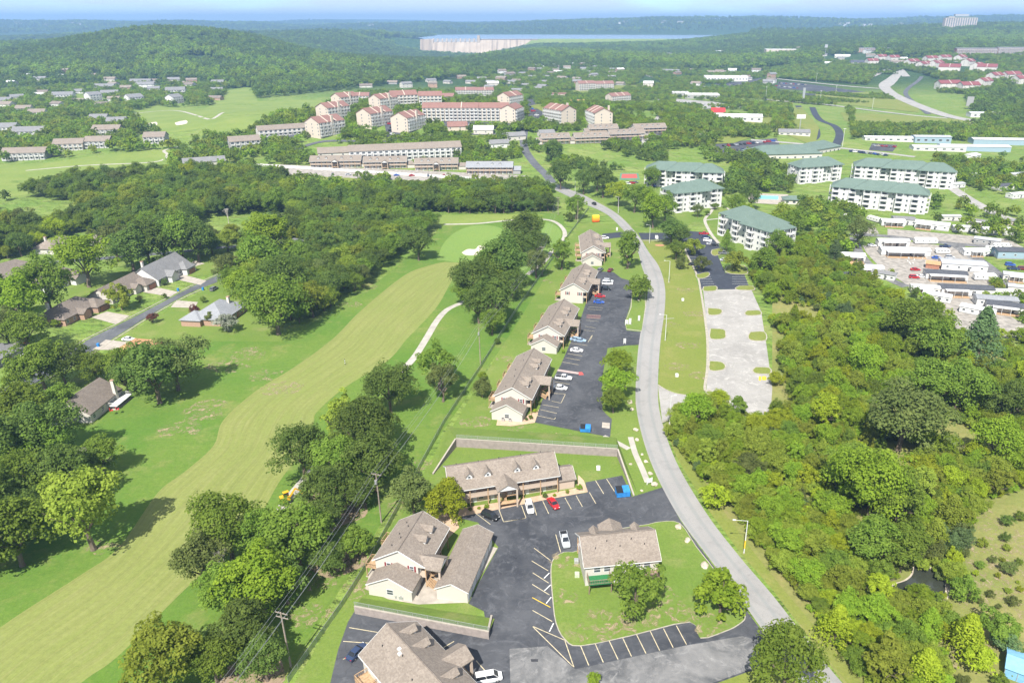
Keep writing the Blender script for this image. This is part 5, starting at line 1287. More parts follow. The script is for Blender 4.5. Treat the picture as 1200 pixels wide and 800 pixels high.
for k, (qx, qy) in enumerate(((300, 470), (560, 560), (640, 610), (930, 560), (900, 700), (1140, 480), (1180, 560), (1000, 420), (960, 250), (880, 320), (720, 100), (900, 130), (1120, 130), (60, 480))):
    wl_, wn_ = rng.choice(((M_white, 'white'), (M_offw, 'cream'), (M_greyw, 'grey'), (M_beige, 'beige'))); rf, rn_ = rng.choice(((M_metroof, 'white metal'), (M_metgrey, 'grey metal'), (M_shdark, 'dark'), (M_shgrey, 'grey shingle')))
    p_ = zm(qx, qy); x, y = P(*p_)
    if clear(x, y, 3): mobile('compact ' + wn_ + ' mobile home with ' + rn_ + ' roof in the park', p_, R(rng.uniform(-40, 10)), rng.uniform(9, 13), rng.uniform(4, 5.5), 3.0, wl_, rf, porch=(-3, 3, 2.2) if k % 2 else None)
# terracotta shed roofs in the park
for p, lab in ((zm(610, 400), 'small timber shed with terracotta roof beside the patio'), (zm(128, 415), 'terracotta roofed lean-to at the wood edge')):
    c = P(*p); gable_box('shed', lab, 'shed', (c[0] - 3, c[1] + 1), (c[0] + 3, c[1] - 2), 5, 2.4, 3.6, M_brown, M_shorange)
# park roads
for pts, w in (([(998, 276), (1008, 275), (1040, 277), (1075, 281), (1120, 286), (1200, 292), (1260, 298)], 6.0), ([(1001, 278), (1006, 295), (1020, 312), (1040, 326), (1062, 336)], 5.0), ([(1118, 286), (1140, 300), (1160, 315), (1185, 335), (1220, 360)], 7.0), ([(1200, 262), (1170, 252), (1140, 236), (1118, 222), (1098, 208), (1080, 196)], 8.0), ([(1200, 262), (1230, 280)], 8.0)):
    ribbon('street', pts, w, M_worn if w != 8 else M_oldconc, 0.05, keepout=True)
for q in ([(1008, 282), (1030, 279), (1120, 290), (1150, 312), (1165, 340), (1130, 372), (1105, 372), (1060, 332), (1030, 312), (1015, 296)], [(1010, 262), (1025, 264), (1030, 274), (1012, 274)], [(1040, 268), (1110, 274), (1180, 280), (1200, 290), (1110, 284), (1040, 278)], [(1090, 345), (1150, 350), (1200, 380), (1200, 400), (1120, 385)]):
    sheet('gravel_yard', q, M_gravel, 0.03)
sheet('lawn', [(1008, 281), (1028, 278), (1034, 284), (1015, 288), (1008, 286)], M_yard, 0.06, rnd=2)

# ------------------------------------------------------------------ highway and roads on the far slope
for pts, w, m, z in (([(1000, 98), (1040, 82), (1052, 80), (1062, 90)], 14, M_oldconc, .30), ([(905, 92), (960, 98), (1015, 103), (1040, 102), (1056, 84)], 9, M_oldconc, .34), ([(1056, 84), (1046, 92), (1036, 100), (1045, 110), (1066, 120), (1086, 128), (1110, 136), (1140, 142)], 18, M_oldconc, .38),
                     ([(1088, 134), (1078, 126), (1062, 112), (1064, 104), (1076, 95), (1080, 90)], 7, M_street, .36), ([(905, 118), (960, 122), (1000, 127), (1040, 132), (1075, 136), (1110, 139)], 8, M_oldconc, .32), ([(905, 118), (870, 110), (820, 101), (780, 94), (756, 86), (770, 74), (800, 66), (830, 62)], 9, M_oldconc, .32),
                     ([(952, 126), (960, 140), (978, 148), (984, 158), (980, 170), (978, 176)], 8, M_asph_new, .2), ([(935, 124), (946, 138), (955, 150), (956, 160), (948, 166)], 8, M_asph_new, .2),
                     ([(880, 164), (930, 168), (980, 173), (1040, 180), (1072, 184)], 7, M_oldconc, .08), ([(740, 170), (780, 168), (820, 158), (840, 150), (900, 146)], 6, M_oldconc, .08), ([(752, 176), (762, 150), (775, 132), (770, 116), (756, 100)], 6, M_oldconc, .08)):
    ribbon('road', pts, w, m, z, n=5, keepout=True)
for q, m in (([(912, 96), (935, 97), (1020, 109), (1018, 113), (950, 107), (910, 104)], M_asph), ([(910, 106), (1018, 117), (1016, 120), (908, 110)], M_asph), ([(1022, 168), (1052, 170), (1046, 178), (1018, 176)], M_asph), ([(792, 116), (840, 120), (870, 126), (826, 128), (790, 124)], M_oldconc), ([(838, 168), (910, 162), (915, 172), (852, 180), (836, 178)], M_asph),
             ([(862, 138), (905, 140), (905, 152), (870, 152)], M_oldconc), ([(700, 162), (790, 156), (790, 160), (740, 168), (704, 170)], M_asph), ([(450, 142), (462, 136), (470, 160), (455, 168)], M_asph), ([(612, 118), (626, 116), (640, 140), (630, 146), (618, 138)], M_asph), ([(320, 155), (345, 150), (350, 160), (325, 172), (316, 164)], M_asph),
             ([(520, 142), (600, 145), (600, 152), (520, 150)], M_asph), ([(300, 192), (620, 206), (620, 214), (560, 214), (300, 206)], M_gravel), ([(340, 205), (400, 206), (430, 212), (420, 222), (350, 216), (320, 218)], M_verge), ([(900, 94), (880, 100), (850, 102), (850, 98), (890, 92)], M_asph)):
    sheet('parking_lot' if m in (M_asph, M_oldconc) else 'gravel_yard', q, m, .06 if q[0][1] > 125 else .26, sub=0 if q[0][1] > 125 else 1)
for q in ([(926, 121), (992, 126), (1002, 182), (930, 178)], [(870, 140), (905, 138), (905, 150), (870, 152)], [(1060, 82), (1090, 90), (1120, 140), (1060, 124), (1030, 104)]): q = [G(*t)[:2] for t in q]; NOGO.append((min(t[0] for t in q), max(t[0] for t in q), min(t[1] for t in q), max(t[1] for t in q), q))
# tennis court and swimming pool
o = sheet('tennis_court', [(727, 203), (748, 203), (750, 211), (726, 211)], M_courtg, 0.06); sheet('court_surface', [(729, 204), (746, 204), (747, 209), (728, 209)], M_court, 0.07, parent=o)
o = sheet('pool_deck', [(874, 226), (924, 228), (920, 240), (880, 238)], M_conc, 0.06); sheet('water', [(884, 229), (912, 230), (912, 234), (884, 233)], M_pool, 0.07, parent=o)

# ------------------------------------------------------------------ dam, lake and embankment
lk = sheet('lake', [(-590, 3725), (2600, 3725), (4200, 5200), (3600, 5900), (-1200, 5900), (-760, 4300)], M_lake, 0, px=False)
for v_ in lk.data.vertices: v_.co.z = 24.0
def dam_mat():
    t = NT('dam_concrete')
    c = t.mix(t.ramp(t.noise(0.02, 5), [(.3, 0.), (.7, 1.)]), (0.46, 0.385, 0.30), (0.34, 0.27, 0.20))
    st = t.noise(1.0, 4, vec=t.mapping(t.g.outputs['Position'], (0.09, 0.002, 0.006)))
    c = t.mix(t.math('MULTIPLY', t.ramp(st, [(.45, 0.), (.7, 1.)]), .7), c, (0.13, 0.09, 0.06))
    return t.out(c, .9)
M_damc = dam_mat()
xL, yL, _ = G(508, 48); y0 = 3700.0
k_ = lambda px_, zz, yy: (px_ - PX) / F * (yy * cT + (CH - zz) * sT)
X0, X1, X2 = k_(508, 30, y0), k_(561, 30, y0), k_(620, 30, y0)
root = thing('dam', 'long pale concrete dam with gated spillway holding back the lake', 'dam', (X0, y0, 0))
prof = [(0, 29), (14, 29), (14, -60), (-70, -60), (-62, -44), (-12, 16)]
MB().extrude([(y, z) for y, z in prof], X1 - X0, X2 - X0 + 40).build('gravity_wall', M_damc, root); MB().extrude([(0, 21), (14, 21), (14, -60), (-74, -60), (-66, -46), (-14, 14)], 0, X1 - X0).build('spillway', M_damc, root)
MB().box(-30, X2 - X0 + 40, -3, 15, 29.05, 31).build('roadway', M_conc, root)
n = 11
for k in range(n):
    x = (X1 - X0) * k / (n - 1); MB().extrude([(-12, 14), (4, 14), (4, 33), (-4, 33), (-12, 22)], x - 2.2, x + 2.2).build('pier', M_damc, root)
    if k < n - 1: MB().box(x + 2.2, x + (X1 - X0) / (n - 1) - 2.2, -6, -4.5, 15, 28).build('gate', M_metgrey, root)
MB().box(X1 - X0 - 6, X1 - X0 + 6, -14, 8, 14, 46).build('tower', M_damc, root)
MB().extrude([(-12, 29.5), (14, 29.5), (14, -40), (-40, -40)], -60, 0).build('abutment', M_damc, root)
MB().box(X1 - X0 + 10, X1 - X0 + 90, -130, -80, -60, -30).build('powerhouse', M_damc, root)
b = MB(); XE = k_(955, 30, y0)
b.poly([(X2 + 20, y0 + 12, 31), (XE, y0 + 12, 31), (XE + 200, y0 - 95, -6), (X2 - 40, y0 - 95, -6)]); b.poly([(X2 + 20, y0 + 12, 31), (XE, y0 + 12, 31), (XE, y0 + 60, 20), (X2 + 20, y0 + 60, 20)])
o = b.build('embankment', M_fair2); struct(o)
MB().box(XE - 20, XE + 260, y0 + 8, y0 + 30, 10, 33).build('causeway', M_damc); struct(bpy.data.objects['causeway'])
# ------------------------------------------------------------------ vehicles
def loft(b, secs):
    """secs: list of equal-length rings"""
    i = len(b.v); n = len(secs[0])
    for s in secs: b.v += s
    for k in range(len(secs) - 1):
        for j in range(n):
            jj = (j + 1) % n; b.f.append([i + k * n + j, i + k * n + jj, i + (k + 1) * n + jj, i + (k + 1) * n + j]); b.m.append(b.cur)
    b.f.append([i + j for j in range(n)][::-1]); b.m.append(b.cur); b.f.append([i + (len(secs) - 1) * n + j for j in range(n)]); b.m.append(b.cur)
def carsec(x, w, z0, z1):
    t = w * .82; m = (z0 + z1) / 2 + .08
    return [(x, -w * .92, z0), (x, w * .92, z0), (x, w, m), (x, w * .97, z1 - .09), (x, t, z1), (x, -t, z1), (x, -w * .97, z1 - .09), (x, -w, m)]
CARS = {}
def car_meshes(kind):
    if kind in CARS: return CARS[kind]
    S = {'sedan': dict(hull=[(-2.35, .62, .45, .80), (-2.25, .80, .28, .92), (-1.5, .88, .22, .98), (0, .9, .2, .95), (1.1, .89, .22, .93), (1.9, .84, .25, .80), (2.3, .66, .36, .66)], cab=(-1.75, -1.0, .35, 1.15, .92, 1.42), wb=1.38, r=.33),
         'suv': dict(hull=[(-2.35, .74, .45, 1.0), (-2.3, .84, .35, 1.08), (-1.5, .93, .28, 1.1), (0, .94, .27, 1.08), (1.2, .93, .28, 1.06), (2.0, .88, .32, .98), (2.35, .74, .42, .8)], cab=(-2.2, -1.95, .45, 1.2, 1.07, 1.72), wb=1.42, r=.37),
         'van': dict(hull=[(-2.5, .8, .42, 1.05), (-2.4, .92, .3, 1.15), (-1, .97, .27, 1.16), (.6, .97, .27, 1.14), (1.7, .94, .28, 1.08), (2.3, .84, .36, .9), (2.45, .74, .42, .8)], cab=(-2.42, -2.25, .9, 1.75, 1.13, 1.85), wb=1.5, r=.35),
         'pickup': dict(hull=[(-2.85, .84, .55, 1.02), (-2.8, .92, .48, 1.08), (-1.6, .96, .4, 1.1), (-.6, .97, .38, 1.1), (1.2, .97, .38, 1.08), (2.3, .92, .42, 1.02), (2.75, .8, .5, .9)], cab=(-.75, -.6, .55, 1.25, 1.08, 1.8), wb=1.7, r=.40)}[kind]
    hull = MB(); loft(hull, [carsec(*s) for s in S['hull']])
    x0, x1, x2, x3, zb, zt_ = S['cab']; wb_, wt = .80, .64
    g = MB(); g.v = [(x0, -wb_, zb - .03), (x3, -wb_, zb - .03), (x3, wb_, zb - .03), (x0, wb_, zb - .03), (x1, -wt, zt_), (x2, -wt, zt_), (x2, wt, zt_), (x1, wt, zt_)]
    g.f = [[0, 1, 5, 4], [1, 2, 6, 5], [2, 3, 7, 6], [3, 0, 4, 7], [4, 5, 6, 7]]; g.m = [0] * 5
    rf = MB(); loft(rf, [[(x, -wt * k - .03, zt_ + .005), (x, wt * k + .03, zt_ + .005), (x, wt * .9 * k, zt_ + dz), (x, -wt * .9 * k, zt_ + dz)] for x, k, dz in ((x1 - .06, .96, .03), (x1 + .2, 1, .07), (x2 - .2, 1, .07), (x2 + .05, .96, .03))])
    for (xa, xb) in ((x1, x0), (x2, x3), ((x1 + x2) / 2, (x0 + x3) / 2)):
        for s in (-1, 1): rf.beam((xa, s * (wt + .005), zt_), (xb, s * (wb_ + .005), zb), .07, .05)
    if kind == 'pickup':
        g.cur = 0; hull.box(-2.75, -.8, -.9, .9, 1.02, 1.13)
    wh = MB().tube((0, -.11, 0), (0, .11, 0), S['r'], n=12); rm = MB().tube((0, -.125, 0), (0, .125, 0), S['r'] * .6, n=10)
    lt = MB().box(-.04, .06, -.16, .16, -.07, .07)
    xf = S['hull'][-1][0] - .03; xr = S['hull'][0][0] + .02
    CARS[kind] = dict(body=hull.mesh('body', M_trim, smooth=False), glass=g.mesh('glass', M_pglass), roof=rf.mesh('roof', M_trim), wheel=wh.mesh('wheel', M_tyre), rim=rm.mesh('rim', M_rim), hl=lt.mesh('headlight', M_lampw), tl=lt.mesh('tail_light', M_lampr), wb=S['wb'], r=S['r'], xf=xf, xr=xr, bed=MB().box(-2.68, -.86, -.78, .78, 1.135, 1.145).mesh('bed', M_black) if kind == 'pickup' else None)
    return CARS[kind]
PAINT = {}
for n_, c_ in dict(white=(.78, .78, .78), silver=(.45, .47, .50), black=(.015, .016, .018), red=(.42, .015, .02), blue=(.03, .10, .42), darkblue=(.03, .05, .11), grey=(.16, .17, .18), maroon=(.18, .02, .03), beige=(.5, .45, .36), green=(.05, .10, .07), lightblue=(.30, .42, .55)).items():
    PAINT[n_] = mat('car_paint_' + n_, c_, .28, .02, 3.0, spec=.6)
def paint_link(o, m):
    o.material_slots[0].link = 'OBJECT'; o.material_slots[0].material = m
def car(kind, color, p, hdg, label, group=None, full=True, wheels=True):
    x, y, z = G(*p) if len(p) == 2 else p
    M = car_meshes(kind); nm = {'sedan': 'car', 'suv': 'car', 'van': 'van', 'pickup': 'pickup_truck'}[kind]
    t = thing(nm, label, {'sedan': 'car', 'suv': 'car', 'van': 'van', 'pickup': 'pickup truck'}[kind], (x, y, z + .06), hdg, group)
    paint_link(link('body', M['body'], t), PAINT[color]); link('glass', M['glass'], t); paint_link(link('roof', M['roof'], t), PAINT[color])
    for a in (-1, 1):
        for s in (-1, 1):
            w = link('wheel', M['wheel'], t, (a * M['wb'], s * .80, M['r']))
            if full: link('rim', M['rim'], w)
        if full: link('headlight', M['hl'], t, (M['xf'] - .06, a * .56, .66 if kind == 'sedan' else .8)); link('tail_light', M['tl'], t, (M['xr'] + .02, a * .6, .78 if kind == 'sedan' else .95))
    if M['bed']: link('bed', M['bed'], t)
    keep(x, y, 2.6, 1.5, hdg)
    return t
def fromto(a, b): return heading_from(P(*a), P(*b))
# lower lot
car('suv', 'black', z3(344, 492), fromto(z3(300, 470), z3(385, 505)), 'black hatchback parked by the entrance of the long apartment block')
car('suv', 'white', z3(557, 446), fromto(z3(545, 390), z3(568, 480)), 'white estate car parked beside the red coupe')
car('sedan', 'red', z3(685, 425), fromto(z3(660, 390), z3(710, 452)), 'red coupe parked facing away from the long apartment block')
car('pickup', 'silver', z7(248, 140), fromto(z7(235, 90), z7(258, 178)), 'silver pickup truck with dark bed beside the lawn building')
car('sedan', 'darkblue', z2(165, 435), fromto(z2(120, 480), z2(210, 395)), 'dark blue car tucked under the back deck by the low retaining wall')
car('van', 'white', z2(1045, 610), fromto(z2(960, 625), z2(1100, 600)), 'white van at the end of the lowest apartment block')
# upper lot
ua = fromto(z5(600, 325), z5(730, 335))
car('pickup', 'white', z5(664, 328), ua, 'white pickup truck beside the timber staircase')
car('sedan', 'white', z5(640, 396), ua - .08, 'white sedan with blue tint glass next to the empty hatched bay')
car('sedan', 'white', z5(755, 132), ua, 'white sedan alone between empty bays in the upper lot')
car('sedan', 'lightblue', z5(778, 62), ua, 'pale blue sedan near the bay line corner in the upper lot')
car('sedan', 'blue', z6(582, 545), ua, 'bright blue car beside the red car in the upper lot')
car('sedan', 'red', z6(590, 505), ua, 'bright red car beside the bright blue car')
car('suv', 'black', z6(628, 455), ua, 'black car with dark glass below the white vans')
car('van', 'white', z6(640, 420), ua, 'white van with a pale roof at the third apartment block')
car('suv', 'silver', z6(645, 405), ua, 'silver car behind the white van')
car('sedan', 'maroon', z6(660, 330), ua + 1.3, 'maroon car at the top end of the upper lot')
car('suv', 'grey', z6(592, 330), ua + 1.3, 'dark grey car half behind the third apartment roof')
car('suv', 'white', z6(620, 115), ua + .2, 'white car on the short drive behind the topmost block')
car('sedan', 'lightblue', z6(430, 795), ua, 'pale blue car in the shade of the second apartment block')
car('suv', 'black', (696, 240), fromto((705, 246), (686, 236)), 'black car driving on the curving road')
# white residences' lot
la = fromto(zo(190, 0), zo(230, 2))
for px_, py_, cl, k, lab in ((825, 275, 'red', 'pickup', 'red pickup truck at the head of the dark parking lot'), (827, 279, 'darkblue', 'suv', 'dark blue car beside the red pickup'), (829, 283, 'white', 'suv', 'white car in the dark parking lot'), (833, 287, 'silver', 'sedan', 'silver sedan in the dark parking lot'), (837, 288, 'black', 'sedan', 'black sedan beneath the stacked balconies'), (848, 298, 'grey', 'pickup', 'grey pickup truck by the kerbed island'), (849, 306, 'silver', 'sedan', 'silver sedan below the grey pickup'), (812, 311, 'black', 'sedan', 'black sedan between two island shrubs')):
    car(k, cl, (px_, py_), la, lab)
# mobile home park
for (px_, py_), cl, k, lab in ((zm(228, 266), 'white', 'sedan', 'white sedan parked on the grassy loop corner'), (zm(505, 420), 'red', 'sedan', 'red sedan beside the paved patio garden'), (zm(497, 470), 'red', 'suv', 'red car with a dark screen under the trees'), (zm(545, 465), 'white', 'sedan', 'white car beside the red car under the trees'), (zm(695, 272), 'darkblue', 'pickup', 'dark pickup truck behind the motorhome'), (zm(725, 343), 'silver', 'suv', 'silver car beside the white trailer'), (zm(640, 345), 'blue', 'sedan', 'blue car at the white trailer'), (zm(1110, 390), 'blue', 'suv', 'bright blue car by the pale blue mobile home'), (zm(1130, 415), 'darkblue', 'pickup', 'dark blue pickup by the pale blue mobile home'), (zm(985, 330), 'black', 'sedan', 'black car by the boat trailers'), (zm(1190, 415), 'maroon', 'suv', 'maroon car at the cross street')):
    car(k, cl, (px_, py_), R(-8), lab)
# residential street
car('suv', 'grey', (251, 340), SA, 'grey car parked on the residential street by the oak')
car('sedan', 'white', (151, 399), R(-5), 'white car on the driveway of the terracotta roofed house')
car('sedan', 'white', (9, 413), R(-20), 'white car on the lower left driveway'.replace('lower left ', 'grey house ')); car('sedan', 'white', (24, 417), R(-30), 'second white car outside the grey house, nearer the hedge'); car('sedan', 'red', (31, 406), R(-10), 'red car across from the grey house')
# distant car parks
rng = random.Random(21)
spots = []
for (xa, ya), (xb, yb), n_ in (((846, 172), (908, 166), 13), ((850, 177), (880, 175), 5), ((995, 178), (1040, 183), 10), ((1022, 171), (1050, 173), 6), ((912, 98), (945, 100), 12), ((908, 101), (935, 104), 8), ((456, 140), (460, 164), 6), ((616, 120), (634, 142), 9), ((540, 147), (598, 149), 12), ((322, 157), (344, 153), 6), ((704, 166), (745, 162), 8), ((745, 163), (788, 158), 6), ((880, 100), (850, 100), 8), ((800, 122), (860, 125), 6), ((728, 218), (748, 214), 4), ((1092, 172), (1110, 174), 3), ((380, 205), (530, 207), 8), ((764, 219), (772, 217), 2)):
    for k in range(n_):
        t = (k + .5) / n_; spots.append((xa + (xb - xa) * t + rng.uniform(-.8, .8), ya + (yb - ya) * t))
for p in spots:
    cl = rng.choice(['white', 'silver', 'black', 'red', 'blue', 'grey', 'darkblue', 'beige']); k = rng.choice(['sedan', 'suv', 'sedan', 'van'])
    car(k, cl, p, rng.choice((0, math.pi / 2)) + rng.uniform(-.1, .1) + .2, {'darkblue': 'dark blue'}.get(cl, cl) + ' ' + {'sedan': 'car', 'suv': 'tall car', 'van': 'van'}[k] + ' in a distant car park', 'cars in the distant car parks', full=False)

# trailers and motorhomes
def trailer(label, p, hdg, L, H=2.9, motor=False):
    x, y = P(*p); t = thing('motorhome' if motor else 'travel_trailer', label, 'motorhome' if motor else 'trailer', (x, y, 0), hdg, 'trailers in the park')
    w = 1.25; b = MB(); loft(b, [[(xx, -w, z0), (xx, w, z0), (xx, w, z1 - .25), (xx, w * .85, z1), (xx, -w * .85, z1), (xx, -w, z1 - .25)] for xx, z0, z1 in ((-L / 2, .7, H - .5), (-L / 2 + .4, .5, H), (L / 2 - .9, .5, H), (L / 2, .8, H - .9))]); b.build('body', M_trim, t)
    for a in (-.7, .5):
        for s in (-1, 1): wv = link('wheel', car_meshes('suv')['wheel'], t, (a, s * 1.05, .37)); link('rim', car_meshes('suv')['rim'], wv)
    for k in range(4):
        for f, s in (('f', 1), ('b', 1)): window(t, f, -L / 2 + 1.2 + k * (L - 2.4) / 3, 1.8, w, 1.0, .7)
    MB().box(-L / 2 + .6, L / 2 - 1, -w - .02, -w + .01, .95, 1.15).build('stripe', M_greyw, t); MB().box(-.6, .4, -.4, .4, H, H + .22).build('roof_unit', M_trim, t)
    if not motor: MB().beam((L / 2 - .2, 0, .6), (L / 2 + 1.2, 0, .5), .15, .12).build('hitch', M_dark, t)
    keep(x, y, L / 2 + 1, 2.5, hdg); return t
trailer('long pale motorhome with windows parked across the loop green', zm(568, 248), R(-3), 12, 3.2, True)
trailer('white travel trailer end-on beside the gravel track', zm(238, 105), R(115), 9)
trailer('white travel trailer under trees near the tall residence', zm(78, 95), R(130), 8)
trailer('white fifth wheel trailer beside the ribbed grey roof', zm(945, 480), R(-4), 10, 3.2)
trailer('white travel trailer behind the dark roofed homes', zm(1065, 580), R(-6), 10)
trailer('short white trailer by the blue car', zm(675, 310), R(-4), 7, 2.6)
trailer('low white covered boat trailer on the cross street corner', zm(1060, 270), R(-2), 9, 1.9)
trailer('second low white trailer on the cross street corner, closest to the road', zm(1010, 285), R(-2), 9, 1.7)

# ------------------------------------------------------------------ poles, wires and lamps
def util_pole(label, base, top, cross=True, transf=False, arms=1):
    x, y = P(*base)
    # height from the photograph: solve along the vertical through the base
    h = 10.0
    for h_ in np.arange(5, 20, .1):
        w = CH - h_; dd = y * cT + w * sT
        if PY + F * (w * cT - y * sT) / dd <= top: h = h_; break
    t = thing('utility_pole', label, 'utility pole', (x, y, 0), R(-18), 'timber utility poles by the boundary fence')
    MB().tube((0, 0, 0), (0, 0, h), .19, .12, 8).build('pole', M_pole, t)
    ends = []
    if cross:
        for a in range(arms):
            z = h - .35 - a * 1.0; MB().beam((-1.3, .14, z), (1.3, .14, z), .12, .14).build('crossarm', M_pole, t)
            for xx in (-1.2, -.55, .55, 1.2):
                MB().tube((xx, .14, z + .07), (xx, .14, z + .3), .06, .04, 6).build('insulator', M_metal, t)
    if transf:
        tr = MB().tube((0, -.42, h - 2.6), (0, -.42, h - 1.6), .28, n=10).build('transformer', M_metal, t); MB().tube((0, -.42, h - 1.6), (0, -.42, h - 1.35), .08, n=6).build('bushing', M_pole, tr)
    keep(x, y, .5, .5)
    return (x, y, h)
poles = [util_pole('timber utility pole with double crossarms next to the lowest apartment lot', (341, 781), 717, True, False, 2), util_pole('timber utility pole with transformer behind the garage apartment block', (447, 612), 555, True, True), util_pole('slender timber pole with transformer standing on the boundary fence line', (563, 426), 384, False, True), util_pole('timber pole with transformer beside the topmost apartment row trees', (635.5, 323), 289, True, True), util_pole('timber pole near the small roadside sign box', (654, 252), 231, True)]
util_pole('orange brown timber pole standing by the end of the boundary fence', (677, 262), 235, False)
pts = [(-62, 55, 12.5)] + poles
def cable(i, a, b, off, dz):
    A = Vector((a[0] + off, a[1], a[2] + dz)); B = Vector((b[0] + off, b[1], b[2] + dz)); m = MB(); n = 10; prev = A
    for k in range(1, n + 1):
        t = k / n; q = A.lerp(B, t); q.z -= 4 * t * (1 - t) * (A - B).length * .018; m.tube(prev - A, q - A, .022, n=4); prev = q
    o = m.build('power_cable', mat('cable_grey', (.30, .31, .33), .6, metal=.3)); o.location = A
    tag(o, 'overhead power cable strung between the timber utility poles', 'cable', 'overhead power cables')
for i in range(len(pts) - 1):
    for off, dz in ((-1.2, -.05), (-.4, -.05), (1.2, -.05), (.2, -1.6)): cable(i, pts[i], pts[i + 1], off, dz)
def lamp(label, base, top, arm=-2.2, pole=M_metal):
    x, y = P(*base); h = 8.0
    for h_ in np.arange(4, 16, .1):
        w = CH - h_; dd = y * cT + w * sT
        if PY + F * (w * cT - y * sT) / dd <= top: h = h_; break
    t = thing('street_lamp', label, 'street lamp', (x, y, 0), 0, 'grey street lamps along the curving road')
    MB().tube((0, 0, 0), (0, 0, h), .13, .09, 8).build('pole', pole, t); MB().tube((0, 0, 0), (0, 0, .3), .22, n=8).build('base', M_conc, t)
    MB().beam((0, 0, h - .05), (arm, 0, h + .25), .07, .07).build('arm', pole, t); b = MB(); b.box(arm - .35, arm + .3, -.14, .14, h + .18, h + .32); b.build('lamp_head', M_trim, t)
    keep(x, y, .6, .6); return t
lp = mat('lamp_post_grey', (.62, .63, .62), .5)
lamp('street lamp on the wide mown verge above the old concrete lot', (783.7, 331), 306, -2.4, lp); lamp('street lamp on the mown verge across from the upper lot exit', (779.5, 399), 369, -2.4, lp); lamp('street lamp at the mouth of the concrete drive', (784.5, 497), 464, 1.2, lp); lb = lamp('street lamp with yellow banded base across the road from the lawn building', (871.7, 648), 610, -3.0, lp)
lamp('street lamp beside the dark drive to the white residences', (761, 285), 264, -1.8, lp); lamp('street lamp on the lawn beneath the tennis court', (724.5, 250), 231, -1.8, lp); lamp('street lamp at the top of the curving road by the car park', (674, 226), 207, -1.8, lp); lamp('street lamp beside the park entrance road', (1127, 238), 222, 1.4, lp)
MB().tube((0, 0, 1.4), (0, 0, 3.6), .16, n=8).build('marker_band', M_liney, lb)
def highpole(label, p, h, sign=None):
    x, y, z = G(*p); t = thing('sign_post', label, 'sign', (x, y, z)); MB().tube((0, 0, 0), (0, 0, h), .5, .4, 8).build('post', M_metal, t)
    if sign: w, hh, m = sign; MB().box(-w / 2, w / 2, -.5, .5, h - hh, h).build('panel', m, t)
    return t
highpole('tall white highway sign post above the car rows', (941, 119), 19, (3.4, 17, M_metal)); highpole('white sign board on a post by the dark curved drive', (937, 152), 15, (9, 4, M_trim)); highpole('tall mast with a small white top panel in the wood', (966, 72), 38, (7, 7, M_metgrey)); highpole('white billboard at the wooded bend of the highway', (1135, 128), 16, (9, 12, M_greyw))
for px_, py_, h in ((897, 118, 20), (987, 172, 16), (961, 118, 14), (979, 112, 14), (1022, 128, 14), (752, 178, 14), (1046, 96, 16), (956, 98, 18)):
    x, y, z = G(px_, py_); t = thing('light_mast', 'tall slim grey light mast beside the highway lots', 'light mast', (x, y, z), 0, 'light masts by the highway'); MB().tube((0, 0, 0), (0, 0, h), .22, .14, 6).build('pole', lp, t); MB().box(-1.2, 1.2, -.2, .2, h - .1, h + .25).build('lamp_head', M_trim, t)

# ------------------------------------------------------------------ dumpsters, boulders, signs, machines
def dumpster(label, p, hdg, L=3.2, W=2.0, H=1.7):
    x, y = P(*p); t = thing('dumpster', label, 'dumpster', (x, y, .05), hdg, None)
    MB().extrude([(-W / 2, .15), (W / 2, .15), (W / 2 + .1, H), (-W / 2 - .1, H - .45)], -L / 2, L / 2).build('body', M_dblue, t)
    for s in (-1, 1):
        b = MB(); sl = .45 / (W + .2)
        b.v = [(x_, yy, H - .42 + (yy + W / 2 + .1) * sl * .97 + dz) for dz in (0, .07) for x_, yy in ((s * .04, -W / 2 - .15), (s * L / 2, -W / 2 - .15), (s * L / 2, W / 2 + .1), (s * .04, W / 2 + .1))]
        b.f = [[0, 1, 2, 3], [4, 5, 6, 7], [0, 1, 5, 4], [1, 2, 6, 5], [2, 3, 7, 6], [3, 0, 4, 7]]; b.m = [0] * 6; b.build('lid', M_black if s < 0 else M_dblue, t)
        MB().box(s * L / 2 - .05 + s * .08, s * L / 2 + .05 + s * .08, -.7, .7, .8, 1.0).build('lift_bracket', M_dblue, t)
    for a in (-1, 1):
        for s in (-1, 1): MB().tube((a * L * .4 - .06, s * .8, .1), (a * L * .4 + .06, s * .8, .1), .1, n=8).build('caster', M_black, t)
    for k in (-.33, 0, .33): MB().box(k * L - .05, k * L + .05, -W / 2 - .12, -W / 2 + .0, .2, H - .5).build('rib', M_dblue, t)
dumpster('blue dumpster with black and blue lids by the retaining wall end', (729.5, 580), R(8), 3.4, 2.2, 2.0); dumpster('blue dumpster standing in the corner of the upper lot', (686, 505), R(-5), 3.0, 1.8, 1.7)
rng = random.Random(5)
def boulder(p, r):
    x, y = P(*p); bm = bmesh.new(); bmesh.ops.create_icosphere(bm, subdivisions=2, radius=1)
    for v in bm.verts: k = 1 + rng.uniform(-.22, .18); v.co = Vector((v.co.x * r * k * 1.25, v.co.y * r * k, max(v.co.z * r * .7 * k, -.15)))
    me = bpy.data.meshes.new('boulder'); bm.to_mesh(me); bm.free(); me.materials.append(M_rock); o = link('boulder', me, None, (x, y, r * .28), rng.uniform(0, 3)); tag(o, 'pale limestone boulder on the grass beside the curving road', 'boulder', 'boulders along the curving road')
